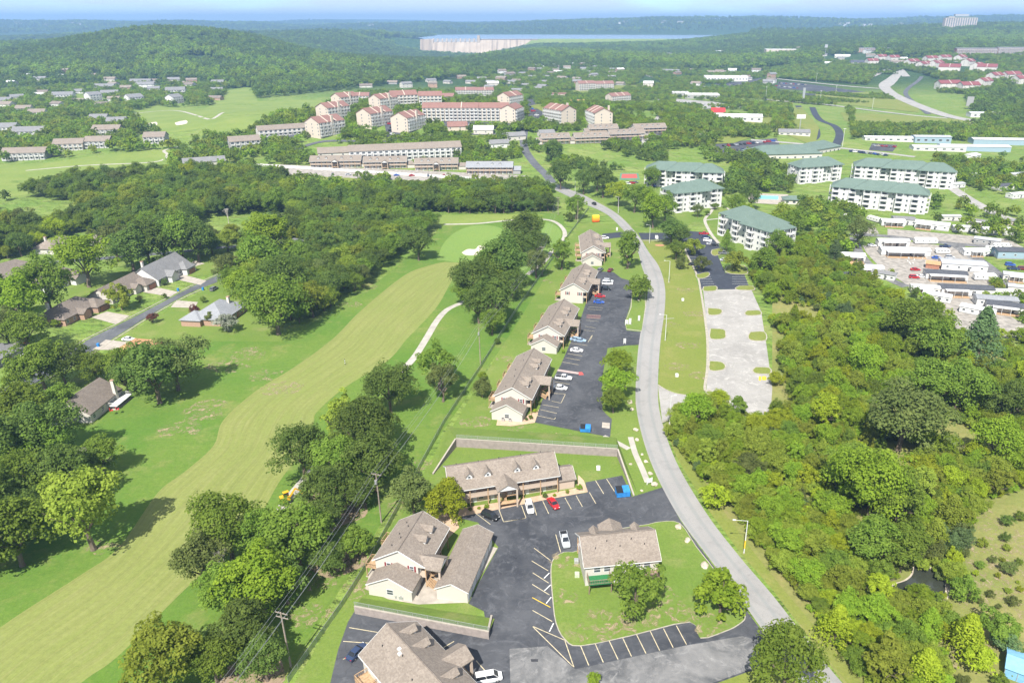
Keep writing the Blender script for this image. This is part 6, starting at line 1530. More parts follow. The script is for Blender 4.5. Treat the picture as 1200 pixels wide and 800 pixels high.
for p, r in (((795, 618), .8), ((806, 633.5), .7), ((826, 663), .9), ((745, 504), .7), ((746.5, 515.5), .6), ((740.5, 480), .6), ((757, 541), .55), ((762, 555), .6), ((767, 568), .8), ((752.5, 532.5), .4), ((738, 472), .9), ((743, 345), .5), ((748, 352), .6), ((739, 544), .4), ((752, 575), .4), ((737, 310), .8), ((793, 441), .5)): boulder(p, r)
# blue grey utility cabinets
for p, lab, m in ((z7(305, 302), 'pale green utility cabinet on the lawn by the deck building', mat('cabinet_green', (.45, .50, .36), .7)), (z3(928, 232), 'small white and black meter post on the enclosed lawn', M_trim), (z7(302, 238), 'pale air conditioner beside the lawn building wall', M_metal), (zo(80, 290), 'small white service box on the mown verge', M_trim), (zo(52, 645), 'small pale marker on the mown verge', M_trim)):
    x, y = P(*p); o = MB().box(-.5, .5, -.5, .5, 0, .9).box(-.42, .42, -.42, .42, .9, 1.0).build('utility_cabinet', m); o.location = (x, y, 0.1); tag(o, lab, 'utility cabinet')
def aircon(p, label):
    x, y = P(*p); t = thing('air_conditioner', label, 'air conditioner', (x, y, .06), rng.uniform(-.3, .3), 'air conditioners at the gable ends'); MB().box(-.45, .45, -.45, .45, 0, .85).build('casing', M_metal, t); MB().tube((0, 0, .85), (0, 0, .9), .36, n=12).build('fan_grille', M_dark, t)
for p in ((465.5, 700), (471, 701.5)): aircon(p, 'grey air conditioner on the slab beside the low retaining wall lawn')
for p in (z5(236, 618), z5(286, 622)): aircon(p, 'grey air conditioner at the gable of the shuttered apartment block')
# roadside signs
def board(label, p, w, h, legs, m, z0=.5, hdg=0.0, stone=False):
    x, y = P(*p); t = thing('roadside_sign', label, 'sign', (x, y, 0), hdg)
    MB().box(-w / 2, w / 2, -.08, .08, z0, z0 + h).build('panel', m, t)
    for s in (-1, 1): MB().box(s * (w / 2 - .1) - .09, s * (w / 2 - .1) + .09, -.1, .1, 0, z0 + h + .15).build('post', M_trim, t)
    return t
board('white sign frame on the kerbed island by the upper lot exit', z6(768, 690), 1.2, 1.6, 2, M_trim); board('white post sign with a small roof on the kerbed island', z6(790, 690), .9, 2.2, 2, M_trim); board('small white sign frame nearer the road on the kerbed island', z6(850, 665), .8, 1.8, 2, M_trim); board('white sign at the exit of the upper lot', z5(1092, 78), .9, 1.6, 2, M_trim); board('white entrance sign at the end of the stepped path', (761, 567), 1.6, 1.2, 2, M_trim, hdg=.4); board('white sign by the drive behind the topmost block', z6(703, 62), .9, 1.6, 2, M_trim); board('white sign on the lawn by the dark drive', z6(967, 115), 1.4, 1.6, 2, M_trim); board('white marker sign by the ring of mulch', (770, 281), 1.2, 1.4, 2, M_trim)
def grad():
    t = NT('orange_gradient_print'); tc = t.n.new('ShaderNodeTexCoord'); s = t.sep(tc.outputs['Generated'])
    return t.out(t.ramp(s[2], [(0.0, (.62, .07, .02)), (.45, (.80, .28, .02)), (1.0, (.85, .62, .04))]), .6)
x, y = P(698, 260.5); t = thing('advertising_box', 'orange and yellow box sign on the lawn above the topmost block', 'sign', (x, y, 0), R(16)); MB().box(-2.0, 2.0, -.9, .9, .5, 4.2).build('panel', grad(), t)
for s in (-1.6, 1.6): MB().box(s - .1, s + .1, -.2, .2, 0, .5).build('leg', M_dark, t)
x, y = P(773, 287.5); sheet('mulch_bed', [(x + 2.6 * math.cos(a * .7), y + 2.0 * math.sin(a * .7)) for a in range(9)], M_mulch, .05, px=False)
# excavator on the cart path
x, y = P(336, 588); t = thing('excavator', 'small yellow excavator on the cart path beneath the oaks', 'excavator', (x, y, 0.05), R(35))
for s in (-1, 1):
    tr = MB().extrude([(-1.2, .12), (-1.35, .38), (-1.1, .62), (1.1, .62), (1.35, .38), (1.2, .12), (1.0, 0), (-1.0, 0)], s * .75 - .2, s * .75 + .2); tr.v = [(b_, a_, c2) for a_, b_, c2 in tr.v]; tr.build('track', M_black, t)
MB().box(-1.3, .9, -.85, .85, .7, 1.5).box(-1.4, -.5, -.8, .8, 1.5, 1.8).build('body', M_yellow, t); c_ = MB().box(-.4, .8, .0, .8, 1.5, 2.6).build('cab', M_pglass, t); MB().box(-.5, .9, -.05, .85, 2.6, 2.7).build('cab_roof', M_yellow, c_)
MB().beam((.8, -.3, 1.3), (2.4, -.3, 3.2), .28, .36).beam((2.4, -.3, 3.2), (3.6, -.3, 2.2), .25, .32).build('boom', M_yellow, t); MB().beam((3.6, -.3, 2.3), (3.9, -.3, 1.0), .2, .26).build('arm', M_yellow, t); MB().extrude([(-.7, 1.1), (-.7, .5), (.1, .4), (.1, 1.0)], 3.5, 4.1).build('bucket', M_dark, t)
# golf yardage marker
x, y = P(404.5, 427); t = thing('yardage_post', 'black and white striped yardage post standing in the fairway', 'golf marker', (x, y, .03))
for k in range(5): MB().tube((0, 0, k * .42), (0, 0, (k + 1) * .42), .11, n=8).build('band', M_trim if k % 2 else M_dark, t)
for p, lab in (((209, 341), 'blue wheeled bin by the driveway of the garage wing house'), ((238, 340), 'blue wheeled bin beside the parked grey car'), ((115.5, 406), 'blue wheeled bin at the foot of the pale driveway')):
    x, y = P(*p); t = thing('wheeled_bin', lab, 'bin', (x, y, .06)); MB().extrude([(-.36, 0), (.36, 0), (.45, 1.1), (-.45, 1.1)], -.36, .36).build('body', M_dblue, t); MB().box(-.42, .42, -.5, .5, 1.1, 1.2).build('lid', M_dblue, t)
# patio things
for (px_, py_) in (zm(655, 470), zm(715, 470)):
    x, y = P(px_, py_); t = thing('patio_umbrella', 'dark red patio umbrella before the dark roofed mobile home', 'umbrella', (x, y - 3, 0), 0, 'red patio umbrellas'); MB().tube((0, 0, 0), (0, 0, 2.6), .04, n=6).build('pole', M_metal, t); MB().tube((0, 0, 2.2), (0, 0, 2.9), 2.0, .05, 8).build('canopy', M_court, t)
rng = random.Random(8)
for k in range(9):
    x, y = P(*zm(rng.uniform(450, 550), rng.uniform(335, 385))); t = thing('garden_chair', 'white garden chair on the paved patio garden', 'chair', (x, y, .04), rng.uniform(0, 6), 'white chairs on the patio garden'); MB().box(-.3, .3, -.3, .3, .4, .46).build('seat', M_trim, t); MB().box(-.3, .3, .24, .3, .46, 1.0).build('backrest', M_trim, t)
    for a in (-.25, .25):
        for c_ in (-.25, .25): MB().box(a - .03, a + .03, c_ - .03, c_ + .03, 0, .4).build('leg', M_trim, t)
# deck furniture on the lawn building and oak house
for loc, lab, m in (((0, 0), 'white lounge chair on the green carpeted deck', M_trim),):
    x, y = P(698, 668, 2.7); t = thing('lounge_chair', lab, 'chair', (x, y, 2.7), R(80)); MB().box(-.9, .5, -.32, .32, .3, .4).build('seat', m, t); MB().beam((.5, 0, .38), (1.0, 0, .9), .62, .1).build('backrest', m, t)
    for a in (-.8, .4):
        for c_ in (-.26, .26): MB().box(a - .04, a + .04, c_ - .04, c_ + .04, 0, .3).build('leg', m, t)
x, y = P(763, 661, 2.7); t = thing('patio_umbrella', 'orange patio umbrella on the second deck of the lawn building', 'umbrella', (x, y, 2.7)); MB().tube((0, 0, 0), (0, 0, 1.7), .04, n=6).build('pole', M_metal, t); MB().tube((0, 0, 1.3), (0, 0, 1.9), .9, .05, 8).build('canopy', M_orange, t)
x, y = P(127, 482, 1.4)
for k, dx in enumerate((0, 1.4)):
    t = thing('garden_chair', 'red garden chair on the deck of the oak shaded house', 'chair', (x + dx + 1, y + dx * .6, 1.4), 2.0, 'red chairs on the oak house deck'); MB().box(-.4, .4, -.4, .4, .38, .48).build('seat', M_red, t); MB().box(-.4, .4, .32, .42, .48, 1.1).build('backrest', M_red, t)
    for a in (-.34, .34):
        for c_ in (-.34, .34): MB().box(a - .04, a + .04, c_ - .04, c_ + .04, 0, .38).build('leg', M_red, t)
# blue sheeted shed at the wood's edge
x, y = P(1206, 792); t = thing('tarpaulin_shed', 'pale blue sheeted shed at the edge of the dry meadow', 'shed', (x, y, 0), R(-32)); gable_prism(-4, 4, -2.6, 2.6, 2.3, 2.8, 3.2).build('wall', M_tarp, t); MB().extrude(chevron(2.9, 2.3, 3.25, .08), -4.2, 4.2).build('roof', M_tarp, t)
for xx in (-4.05, -2, 0, 2, 4.05): MB().box(xx - .05, xx + .05, -2.68, -2.58, 0, 2.2).build('frame_post', M_metal, t)
# pond in the wood
pp = [(1042, 690), (1050, 684), (1062, 680), (1070, 672), (1072, 657), (1080, 660), (1092, 668), (1104, 676), (1108, 690), (1102, 704), (1088, 708), (1076, 702), (1060, 698)]
pw = smooth_line([P(*q) for q in pp] + [P(*pp[0])], 3)[:-1]
cx = sum(a for a, _ in pw) / len(pw); cy_ = sum(b_ for _, b_ in pw) / len(pw)
sheet('pond_bank', [(cx + (a - cx) * 1.18, cy_ + (b_ - cy_) * 1.18) for a, b_ in pw], M_rock, .03, px=False); sheet('pond', pw, M_pond, .05, px=False)
keep(cx, cy_, 4.5, 4.0)
for q in pp: x, y = P(*q); keep(x, y, .3, .3)
# ------------------------------------------------------------------ trees
def leaf_mat(name, a, b):
    t = NT(name); n, l = t.n, t.l
    at = n.new('ShaderNodeAttribute'); at.attribute_name = 'lv'
    oi = n.new('ShaderNodeObjectInfo')
    c = t.mix(at.outputs['Fac'], a, b)
    hs = n.new('ShaderNodeHueSaturation')
    l.new(t.math('ADD', t.math('MULTIPLY', oi.outputs['Random'], .022), .494), hs.inputs['Hue'])
    l.new(t.math('ADD', t.math('MULTIPLY', oi.outputs['Random'], .42), .80), hs.inputs['Value'])
    l.new(c, hs.inputs['Color'])
    df = n.new('ShaderNodeBsdfDiffuse'); tl = n.new('ShaderNodeBsdfTranslucent'); mx = n.new('ShaderNodeMixShader'); mx.inputs[0].default_value = .50
    l.new(hs.outputs[0], df.inputs[0]); l.new(hs.outputs[0], tl.inputs[0]); l.new(df.outputs[0], mx.inputs[1]); l.new(tl.outputs[0], mx.inputs[2]); l.new(mx.outputs[0], n['Material Output'].inputs[0])
    return t.m
LEAF = {'dk': leaf_mat('foliage_dark', (.082, .132, .030), (.190, .258, .058)), 'md': leaf_mat('foliage_mid', (.118, .185, .028), (.242, .322, .052)), 'br': leaf_mat('foliage_bright', (.162, .250, .024), (.300, .392, .042)),
        'lm': leaf_mat('foliage_lime', (.175, .228, .030), (.335, .382, .060)), 'yl': leaf_mat('foliage_yellow', (.215, .270, .020), (.400, .455, .040)), 'ol': leaf_mat('foliage_olive', (.105, .138, .038), (.215, .250, .075)), 'bg': leaf_mat('foliage_blue_green', (.090, .145, .056), (.185, .260, .104)), 'rd': leaf_mat('foliage_plum', (.10, .035, .035), (.20, .08, .06)), 'wt': leaf_mat('foliage_blossom', (.22, .28, .16), (.60, .60, .53))}
def leaves(rs, centers, radii, per, size, up=0.40):
    """quads scattered over puffs; returns vertex array (n*4,3)"""
    C = np.repeat(centers, per, 0); Rr = np.repeat(radii, per)
    n = len(C); d_ = rs.normal(size=(n, 3)); d_ /= np.linalg.norm(d_, axis=1)[:, None]; d_[:, 2] = np.where(d_[:, 2] < -.35, -d_[:, 2], d_[:, 2])
    pos = C + d_ * (Rr * rs.uniform(.72, 1.06, n))[:, None]
    nm = d_ + rs.normal(size=(n, 3)) * .34 + np.array([0, 0, up]); nm /= np.linalg.norm(nm, axis=1)[:, None]
    u = np.cross(nm, rs.normal(size=(n, 3))); u /= np.linalg.norm(u, axis=1)[:, None]; w = np.cross(nm, u)
    s = (size * rs.uniform(.55, 1.25, n))[:, None]; asp = rs.uniform(.6, 1.0, n)[:, None]
    V = np.stack([pos - u * s * .5, pos + w * s * .42 * asp - nm * s * .08, pos + u * s * .5, pos - w * s * .42 * asp + nm * s * .10], 1)
    lv = np.clip(np.repeat(rs.uniform(0, 1, len(centers)), per) * .55 + rs.uniform(0, .45, n), 0, 1)
    return V.reshape(-1, 3), lv
def crown_mesh(name, seed, shape, npuff, per, size, pr=(.20, .34)):
    """crown of a tree one unit tall: x,y radius about .42, sitting between z .2 and 1"""
    rs = np.random.RandomState(seed)
    if shape == 'cone':
        t = rs.uniform(0, 1, npuff) ** .8; a = rs.uniform(0, 2 * np.pi, npuff); r = (.30 * (1 - t) + .02) * rs.uniform(.55, 1.0, npuff)
        Cc = np.stack([np.cos(a) * r, np.sin(a) * r, .10 + .88 * t], 1); rad = (.13 * (1 - t) + .045) * rs.uniform(.8, 1.2, npuff)
    else:
        d_ = rs.normal(size=(npuff, 3)); d_ /= np.linalg.norm(d_, axis=1)[:, None]; d_[:, 2] = np.where((d_[:, 2] < -.2) & (rs.uniform(0, 1, npuff) < .6), -d_[:, 2], d_[:, 2])
        k = rs.uniform(.35, 1.0, npuff) ** .45
        lob = 1 + .22 * np.sin(3 * np.arctan2(d_[:, 1], d_[:, 0]) + rs.uniform(0, 6)) + .14 * np.sin(5 * np.arctan2(d_[:, 1], d_[:, 0]) + rs.uniform(0, 6)) + .10 * np.sin(7 * d_[:, 2] + rs.uniform(0, 6))
        ex, ez, cz = {'round': (.36, .35, .54), 'wide': (.44, .32, .55), 'tall': (.25, .40, .53), 'shrub': (.42, .38, .44), 'open': (.36, .33, .57)}[shape]
        Cc = d_ * np.array([ex, ex, ez]) * (k * lob)[:, None] + np.array([0, 0, cz]); rad = rs.uniform(*pr, npuff) * ex * .95
        if shape == 'open': rad *= .8
    V, lv = leaves(rs, Cc, rad, per, size)
    me = bpy.data.meshes.new(name); n = len(V) // 4
    me.vertices.add(len(V)); me.vertices.foreach_set('co', V.astype(np.float32).ravel()); me.loops.add(4 * n); me.loops.foreach_set('vertex_index', np.arange(4 * n, dtype=np.int32)); me.polygons.add(n); me.polygons.foreach_set('loop_start', np.arange(0, 4 * n, 4, dtype=np.int32)); me.polygons.foreach_set('loop_total', np.full(n, 4, np.int32))
    me.update(calc_edges=True)
    at = me.attributes.new('lv', 'FLOAT', 'FACE'); at.data.foreach_set('value', lv.astype(np.float32)); me.materials.append(LEAF['md'])
    return me
def trunk_mesh(seed, low=False, cone=False):
    r_ = random.Random(seed); b = MB(); lean = (r_.uniform(-.02, .02), r_.uniform(-.02, .02))
    if cone: b.tube((0, 0, -.02), (0, 0, .85), .022, .006, 6); return b.mesh('trunk', M_bark)
    f = (lean[0], lean[1], .24 if not low else .12); b.tube((0, 0, -.02), (0, 0, .04), .040, .030, 7); b.tube((0, 0, .04), f, .030, .024, 7)
    for k in range(6):
        a = k * 1.05 + r_.uniform(-.3, .3); l1 = r_.uniform(.10, .20); p = (f[0] + math.cos(a) * l1, f[1] + math.sin(a) * l1, f[2] + r_.uniform(.14, .26)); b.tube(f, p, .016, .010, 5)
        for j in range(2): a2 = a + r_.uniform(-.7, .7); b.tube(p, (p[0] + math.cos(a2) * .13, p[1] + math.sin(a2) * .13, p[2] + r_.uniform(.06, .18)), .009, .003, 4)
    b.tube(f, (f[0] + .02, f[1], .8), .020, .005, 5)
    return b.mesh('trunk', M_bark)
HI = {s: [crown_mesh('crown_' + s, 10 + 7 * i + 100 * j, s, npf, per, sz) for i in range(n)] for j, (s, n, npf, per, sz) in enumerate((('round', 5, 105, 72, .039), ('wide', 4, 115, 72, .038), ('tall', 3, 95, 66, .038), ('shrub', 4, 60, 52, .066), ('open', 2, 80, 64, .040), ('cone', 2, 110, 38, .042)))}
TR = [trunk_mesh(s) for s in (1, 2, 3)]; TRS = trunk_mesh(4, True); TRC = trunk_mesh(5, cone=True)
LO = [crown_mesh('far_crown', 300 + i, s, 26, 13, .15, (.30, .45)) for i, s in enumerate(('round', 'wide', 'shrub', 'round'))]
TINTW = {'dk': 'dark green', 'md': 'mid green', 'br': 'bright green', 'lm': 'light green', 'yl': 'yellow green', 'ol': 'olive green', 'bg': 'blue green', 'rd': 'plum leaved', 'wt': 'white flowering'}
NTREE = [0, 0]
rt_ = random.Random(77)
def tree(x, y, z, Rm, shape, tint, where, group, hk=None):
    """Rm: crown radius in metres"""
    sh = shape == 'shrub'
    if shape == 'tall': H = Rm / .27
    elif shape == 'cone': H = Rm / .30
    elif shape == 'shrub': H = Rm / .44
    elif shape == 'wide': H = Rm / .44
    else: H = Rm / .37
    nm = {'shrub': 'shrub', 'cone': 'conifer_tree'}.get(shape, 'tree')
    word = {'round': 'rounded tree', 'wide': 'broad spreading tree', 'tall': 'tall narrow tree', 'shrub': 'bushy shrub', 'open': 'loose crowned tree', 'cone': 'conical conifer'}[shape]
    sz = next(w for lim, w in (((1.3, 'small'), (2.0, 'middling'), (9, 'big')) if sh else ((3.3, 'small'), (4.6, 'middling'), (6.2, 'large'), (99, 'huge'))) if Rm < lim)
    t = thing(nm, sz + ' ' + TINTW[tint] + ' ' + word + ' ' + where, {'shrub': 'shrub'}.get(shape, 'tree'), (x, y, z), rt_.uniform(0, 6.28), group)
    t.scale = (H * rt_.uniform(.93, 1.07), H * rt_.uniform(.93, 1.07), H * (hk or rt_.uniform(.85, 1.08)))
    c = link('crown', rt_.choice(HI[shape]), t); paint_link(c, LEAF[tint])
    link('trunk', TRC if shape == 'cone' else TRS if sh else rt_.choice(TR), t)
    NTREE[1 if sh else 0] += 1
    return H
def treepx(cx, cy_, rpx, tint, shape, where, group):
    """crown centre and radius in photo pixels -> tree standing on the ground beneath"""
    hc_ = 6.0
    for _ in range(4):
        x, y = P(cx, cy_, hc_); dd = y * cT + (CH - hc_) * sT; Rm = rpx * dd / F
        hc_ = Rm * {'tall': 1.9, 'cone': 1.4, 'shrub': .95, 'wide': 1.2}.get(shape, 1.42)
    tree(x, y, 0.0, Rm, shape, tint, where, group); keep(x, y, Rm * .55, Rm * .55)
W_ = 'in the grove beside the oak shaded house'; g_ = 'trees round the oak shaded house'
for a in ((50, 505, 34, 'dk', 'wide'), (18, 478, 32, 'md', 'round'), (114, 530, 22, 'md', 'round'), (26, 556, 38, 'md', 'wide'), (72, 556, 28, 'dk', 'round'), (12, 622, 36, 'md', 'round'), (96, 598, 40, 'lm', 'round'), (-8, 525, 34, 'dk', 'round'), (45, 428, 24, 'md', 'round'), (70, 424, 26, 'dk', 'wide'), (108, 426, 18, 'md', 'round'), (146, 440, 18, 'dk', 'round'), (178, 432, 32, 'dk', 'round'), (202, 425, 30, 'ol', 'wide'), (148, 430, 20, 'md', 'round'), (40, 520, 26, 'md', 'round'), (-10, 590, 34, 'dk', 'round'), (30, 600, 26, 'dk', 'round'), (-20, 640, 30, 'md', 'round'), (84, 548, 20, 'dk', 'round'), (22, 445, 16, 'md', 'round'), (66, 466, 20, 'md', 'round')): treepx(*a, W_, g_)
W_ = 'in the oak clump beside the boundary fence'; g_ = 'oak clump by the boundary fence'
for a in ((352, 528, 32, 'dk', 'wide'), (384, 570, 26, 'dk', 'round'), (428, 500, 38, 'dk', 'wide'), (455, 455, 27, 'dk', 'wide'), (402, 492, 20, 'lm', 'tall'), (513, 428, 22, 'md', 'open'), (518, 448, 18, 'ol', 'open'), (438, 540, 30, 'dk', 'round'), (395, 540, 26, 'md', 'round'), (483, 578, 23, 'ol', 'round'), (523, 582, 23, 'yl', 'round'), (418, 638, 19, 'md', 'shrub'), (265, 618, 38, 'md', 'wide'), (237, 658, 28, 'ol', 'round'), (302, 678, 36, 'br', 'round'), (345, 625, 34, 'md', 'round'), (285, 738, 30, 'dk', 'round'), (188, 772, 40, 'lm', 'round'), (248, 772, 26, 'md', 'round'), (380, 606, 22, 'dk', 'round'), (332, 678, 26, 'dk', 'round'), (386, 655, 18, 'dk', 'round'), (262, 690, 28, 'md', 'round'), (308, 770, 26, 'dk', 'round'), (312, 630, 26, 'md', 'round'), (412, 575, 20, 'dk', 'round')): treepx(*a, W_, g_)
W_ = 'in the clump where the cart path turns'; g_ = 'trees where the cart path turns'
for a in ((556, 328, 26, 'dk', 'wide'), (578, 352, 22, 'dk', 'round'), (590, 308, 24, 'dk', 'round'), (602, 288, 22, 'dk', 'wide'), (612, 272, 18, 'dk', 'round'), (560, 355, 18, 'dk', 'round'), (573, 312, 22, 'md', 'round'), (545, 340, 14, 'md', 'round'), (576, 374, 14, 'md', 'round'), (628, 308, 13, 'ol', 'round'), (489, 282, 17, 'dk', 'round'), (600, 330, 16, 'dk', 'round'), (630, 285, 13, 'dk', 'round'), (622, 262, 14, 'md', 'round')): treepx(*a, W_, g_)
W_ = 'planted on the lawns round the apartment blocks'; g_ = 'trees on the apartment lawns'
for a in ((725, 426, 15, 'br', 'round'), (723, 446, 18, 'br', 'round'), (719, 466, 14, 'md', 'round'), (736, 291, 13, 'md', 'tall'), (749, 338, 15, 'md', 'shrub'), (658, 296, 11, 'md', 'tall'), (746, 688, 31, 'md', 'open'), (846, 695, 30, 'br', 'shrub'), (922, 776, 36, 'md', 'round'), (565, 455, 12, 'ol', 'shrub'), (696, 798, 9, 'br', 'shrub'), (583, 400, 4, 'dk', 'shrub'), (566, 441, 5, 'br', 'shrub')): treepx(*a, W_, g_)
W_ = 'planted in the beds along the apartment fronts'; g_ = 'small shrubs along the apartment fronts'
for a in ((570, 593, 3, 'br', 'shrub'), (561, 595, 2, 'yl', 'shrub'), (638.5, 581, 3, 'dk', 'shrub'), (650, 580, 2, 'yl', 'shrub'), (665, 576, 2.5, 'lm', 'shrub'), (679, 571, 3.6, 'br', 'shrub'), (622, 489, 2.6, 'md', 'shrub'), (627, 481, 2.6, 'yl', 'shrub'), (632, 472, 2.4, 'ol', 'shrub'), (617, 491, 2, 'dk', 'shrub'), (660, 412, 2, 'br', 'shrub'), (664, 404, 2, 'ol', 'shrub'), (551, 597, 2.2, 'dk', 'shrub')): treepx(*a, W_, g_)
W_ = 'on the lawns below the white residences'; g_ = 'trees below the white residences'
for a in ((766, 247, 15, 'br', 'round'), (780, 243, 13, 'md', 'round'), (788, 268, 15, 'dk', 'round'), (797, 276, 11, 'dk', 'round'), (793, 291, 10, 'md', 'round'), (798, 309, 7, 'ol', 'shrub'), (812, 289, 11, 'lm', 'shrub'), (822, 310, 9, 'ol', 'shrub'), (852, 284, 8, 'md', 'cone'), (861, 306, 13, 'lm', 'shrub'), (818, 246, 6, 'ol', 'round'), (725, 224, 13, 'yl', 'round'), (744, 231, 13, 'md', 'round'), (757, 232, 12, 'br', 'round'), (707, 212, 14, 'dk', 'round'), (684, 212, 11, 'dk', 'round'), (657, 204, 13, 'dk', 'round'), (675, 242, 11, 'md', 'round'), (667, 254, 6, 'dk', 'shrub'), (838, 242, 4, 'md', 'shrub'), (829, 250, 3, 'dk', 'shrub'), (765, 206, 10, 'md', 'round'), (700, 205, 13, 'dk', 'round'), (875, 250, 11, 'br', 'round'), (862, 238, 12, 'md', 'round'), (880, 232, 10, 'dk', 'round'), (902, 265, 13, 'md', 'round'), (918, 252, 14, 'lm', 'round'), (930, 262, 13, 'md', 'round'), (897, 305, 15, 'md', 'round'), (915, 285, 14, 'md', 'round'), (648, 178, 12, 'dk', 'round')): treepx(*a, W_, g_)
W_ = 'on the lawns beside the residential street'; g_ = 'trees by the residential street'
for a in ((140, 350, 15, 'lm', 'shrub'), (95, 300, 27, 'br', 'round'), (52, 335, 26, 'md', 'round'), (20, 352, 26, 'br', 'round'), (28, 385, 22, 'md', 'round'), (5, 385, 18, 'ol', 'round'), (320, 352, 36, 'md', 'wide'), (330, 322, 30, 'dk', 'wide'), (285, 335, 18, 'br', 'round'), (178, 373, 6, 'rd', 'shrub'), (228, 365, 6, 'rd', 'shrub'), (265, 378, 12, 'wt', 'shrub'), (248, 372, 8, 'ol', 'shrub'), (65, 379, 5, 'br', 'shrub'), (192, 331, 4, 'dk', 'shrub'), (163, 350, 4, 'ol', 'shrub'), (193, 347, 3, 'dk', 'shrub'), (238, 351, 4, 'md', 'shrub'), (222, 307, 4, 'dk', 'shrub'), (150, 288, 22, 'dk', 'round'), (170, 282, 22, 'dk', 'round'), (188, 280, 20, 'md', 'round'), (132, 282, 18, 'ol', 'open'), (208, 278, 22, 'md', 'round'), (228, 280, 20, 'dk', 'round'), (0, 350, 20, 'dk', 'cone'), (110, 345, 4, 'md', 'shrub'), (120, 346, 4, 'md', 'shrub'), (300, 300, 24, 'md', 'round'), (312, 275, 24, 'br', 'round')): treepx(*a, W_, g_)
W_ = 'in the wood across the curving road'; g_ = 'trees of the wood across the curving road'
for a in ((1062, 482, 44, 'ol', 'wide'), (1025, 565, 42, 'br', 'wide'), (1125, 450, 32, 'md', 'wide'), (1172, 512, 26, 'br', 'round'), (1095, 445, 28, 'md', 'round'), (1000, 545, 26, 'md', 'round'), (1055, 585, 30, 'md', 'round'), (1185, 470, 24, 'dk', 'round'), (987, 440, 14, 'yl', 'round'), (967, 480, 16, 'yl', 'tall'), (945, 560, 14, 'yl', 'shrub'), (1080, 548, 18, 'yl', 'round'), (1117, 560, 13, 'yl', 'round'), (910, 443, 9, 'yl', 'shrub'), (843, 470, 12, 'yl', 'round'), (815, 481, 17, 'br', 'round'), (877, 545, 16, 'ol', 'round'), (838, 583, 15, 'yl', 'shrub'), (1015, 425, 20, 'br', 'round'), (935, 448, 12, 'md', 'cone'), (1075, 375, 30, 'md', 'wide'), (1100, 400, 26, 'md', 'round'), (1150, 400, 22, 'bg', 'cone'), (1008, 270, 15, 'ol', 'round'), (978, 300, 10, 'bg', 'cone'), (1116, 640, 10, 'bg', 'cone'), (1117, 655, 10, 'yl', 'shrub'), (1130, 692, 16, 'md', 'shrub'), (1135, 745, 22, 'yl', 'cone'), (1145, 770, 20, 'yl', 'shrub'), (1172, 735, 20, 'md', 'shrub'), (1178, 750, 15, 'bg', 'shrub'), (1060, 640, 26, 'md', 'round'), (1030, 630, 28, 'md', 'round'), (1050, 655, 18, 'ol', 'shrub'), (1090, 645, 16, 'ol', 'shrub'), (1116, 728, 13, 'md', 'shrub'), (1066, 742, 15, 'md', 'round'), (1180, 610, 7, 'dk', 'shrub'), (1178, 630, 6, 'dk', 'shrub'), (1183, 665, 9, 'ol', 'shrub'), (1196, 605, 6, 'md', 'shrub'), (1130, 625, 12, 'ol', 'shrub')): treepx(*a, W_, g_)

# scattered woods: darts thrown over ground areas
def inside(poly, x, y):
    c = False; n = len(poly)
    for i in range(n):
        x1, y1 = poly[i]; x2, y2 = poly[i - 1]
        if (y1 > y) != (y2 > y) and x < (x2 - x1) * (y - y1) / (y2 - y1) + x1: c = not c
    return c
GAPS = []
def scatter(poly_px, rmin, rmax, dens, seed, cap=9999, margin=1.0, ov=.62):
    r_ = random.Random(seed); poly = [G(*q)[:2] for q in poly_px]
    xs = [p[0] for p in poly]; ys = [p[1] for p in poly]; out = []; grid = {}
    area = (max(xs) - min(xs)) * (max(ys) - min(ys)); tries = int(min(area / (rmin * rmin) * 2.2 * dens, 60000)); cs = rmax * 2
    for _ in range(tries):
        x, y = r_.uniform(min(xs), max(xs)), r_.uniform(min(ys), max(ys)); rad = r_.uniform(rmin, rmax)
        if not inside(poly, x, y) or (x > 20 and y < 330 and r_.random() < .82 and any(inside(g, x, y) for g in GAPS)) or any(a0 < x < a1 and b0 < y < b1 and inside(pp_, x, y) for a0, a1, b0, b1, pp_ in NOGO) or not clear(x, y, margin + rad * .25): continue
        gx, gy = int(x // cs), int(y // cs); ok = True
        for i in (-1, 0, 1):
            for j in (-1, 0, 1):
                for (a, b_, c_) in grid.get((gx + i, gy + j), ()):
                    if (a - x) ** 2 + (b_ - y) ** 2 < ((rad + c_) * ov) ** 2: ok = False; break
                if not ok: break
            if not ok: break
        if ok: grid.setdefault((gx, gy), []).append((x, y, rad)); out.append((x, y, rad))
        if len(out) >= cap: break
    return out
def clump(x, y): return .5 + .18 * math.sin(x / 31 + 1.7 * math.sin(y / 47)) + .18 * math.sin(y / 37 + 2.1 + 1.3 * math.sin(x / 53)) + .14 * math.sin((x + y) / 17)
def pick(r_, w): return r_.choices(list(w), list(w.values()))[0]
def wood(poly, rr, dens, seed, tints, shapes, where, group, cap=9999, margin=1.0, ov=.55, rest=True, gap=9.0, gs=1.0, hk=None):
    r_ = random.Random(seed + 1)
    sc = scatter(poly, rr[0], rr[1], dens, seed, 9999, margin, ov)
    sc = [q for q in sc if clump(q[0] * gs, q[1] * gs) < gap]
    sc.sort(key=lambda q: q[1] - q[2] * 12)          # nearest and largest become single trees, the rest woodland stuff
    for i, (x, y, rad) in enumerate(sc):
        sp, tn = pick(r_, shapes), pick(r_, tints)
        if i < cap: tree(x, y, tz(x, y), rad, sp, tn, where, group, hk)
        elif rest: NEAR.append((x, y, tz(x, y), rad / (.44 if sp in ('shrub', 'wide') else .37), sp, tn))
NEAR = []
ROUND = {'round': .55, 'wide': .35, 'open': .1}
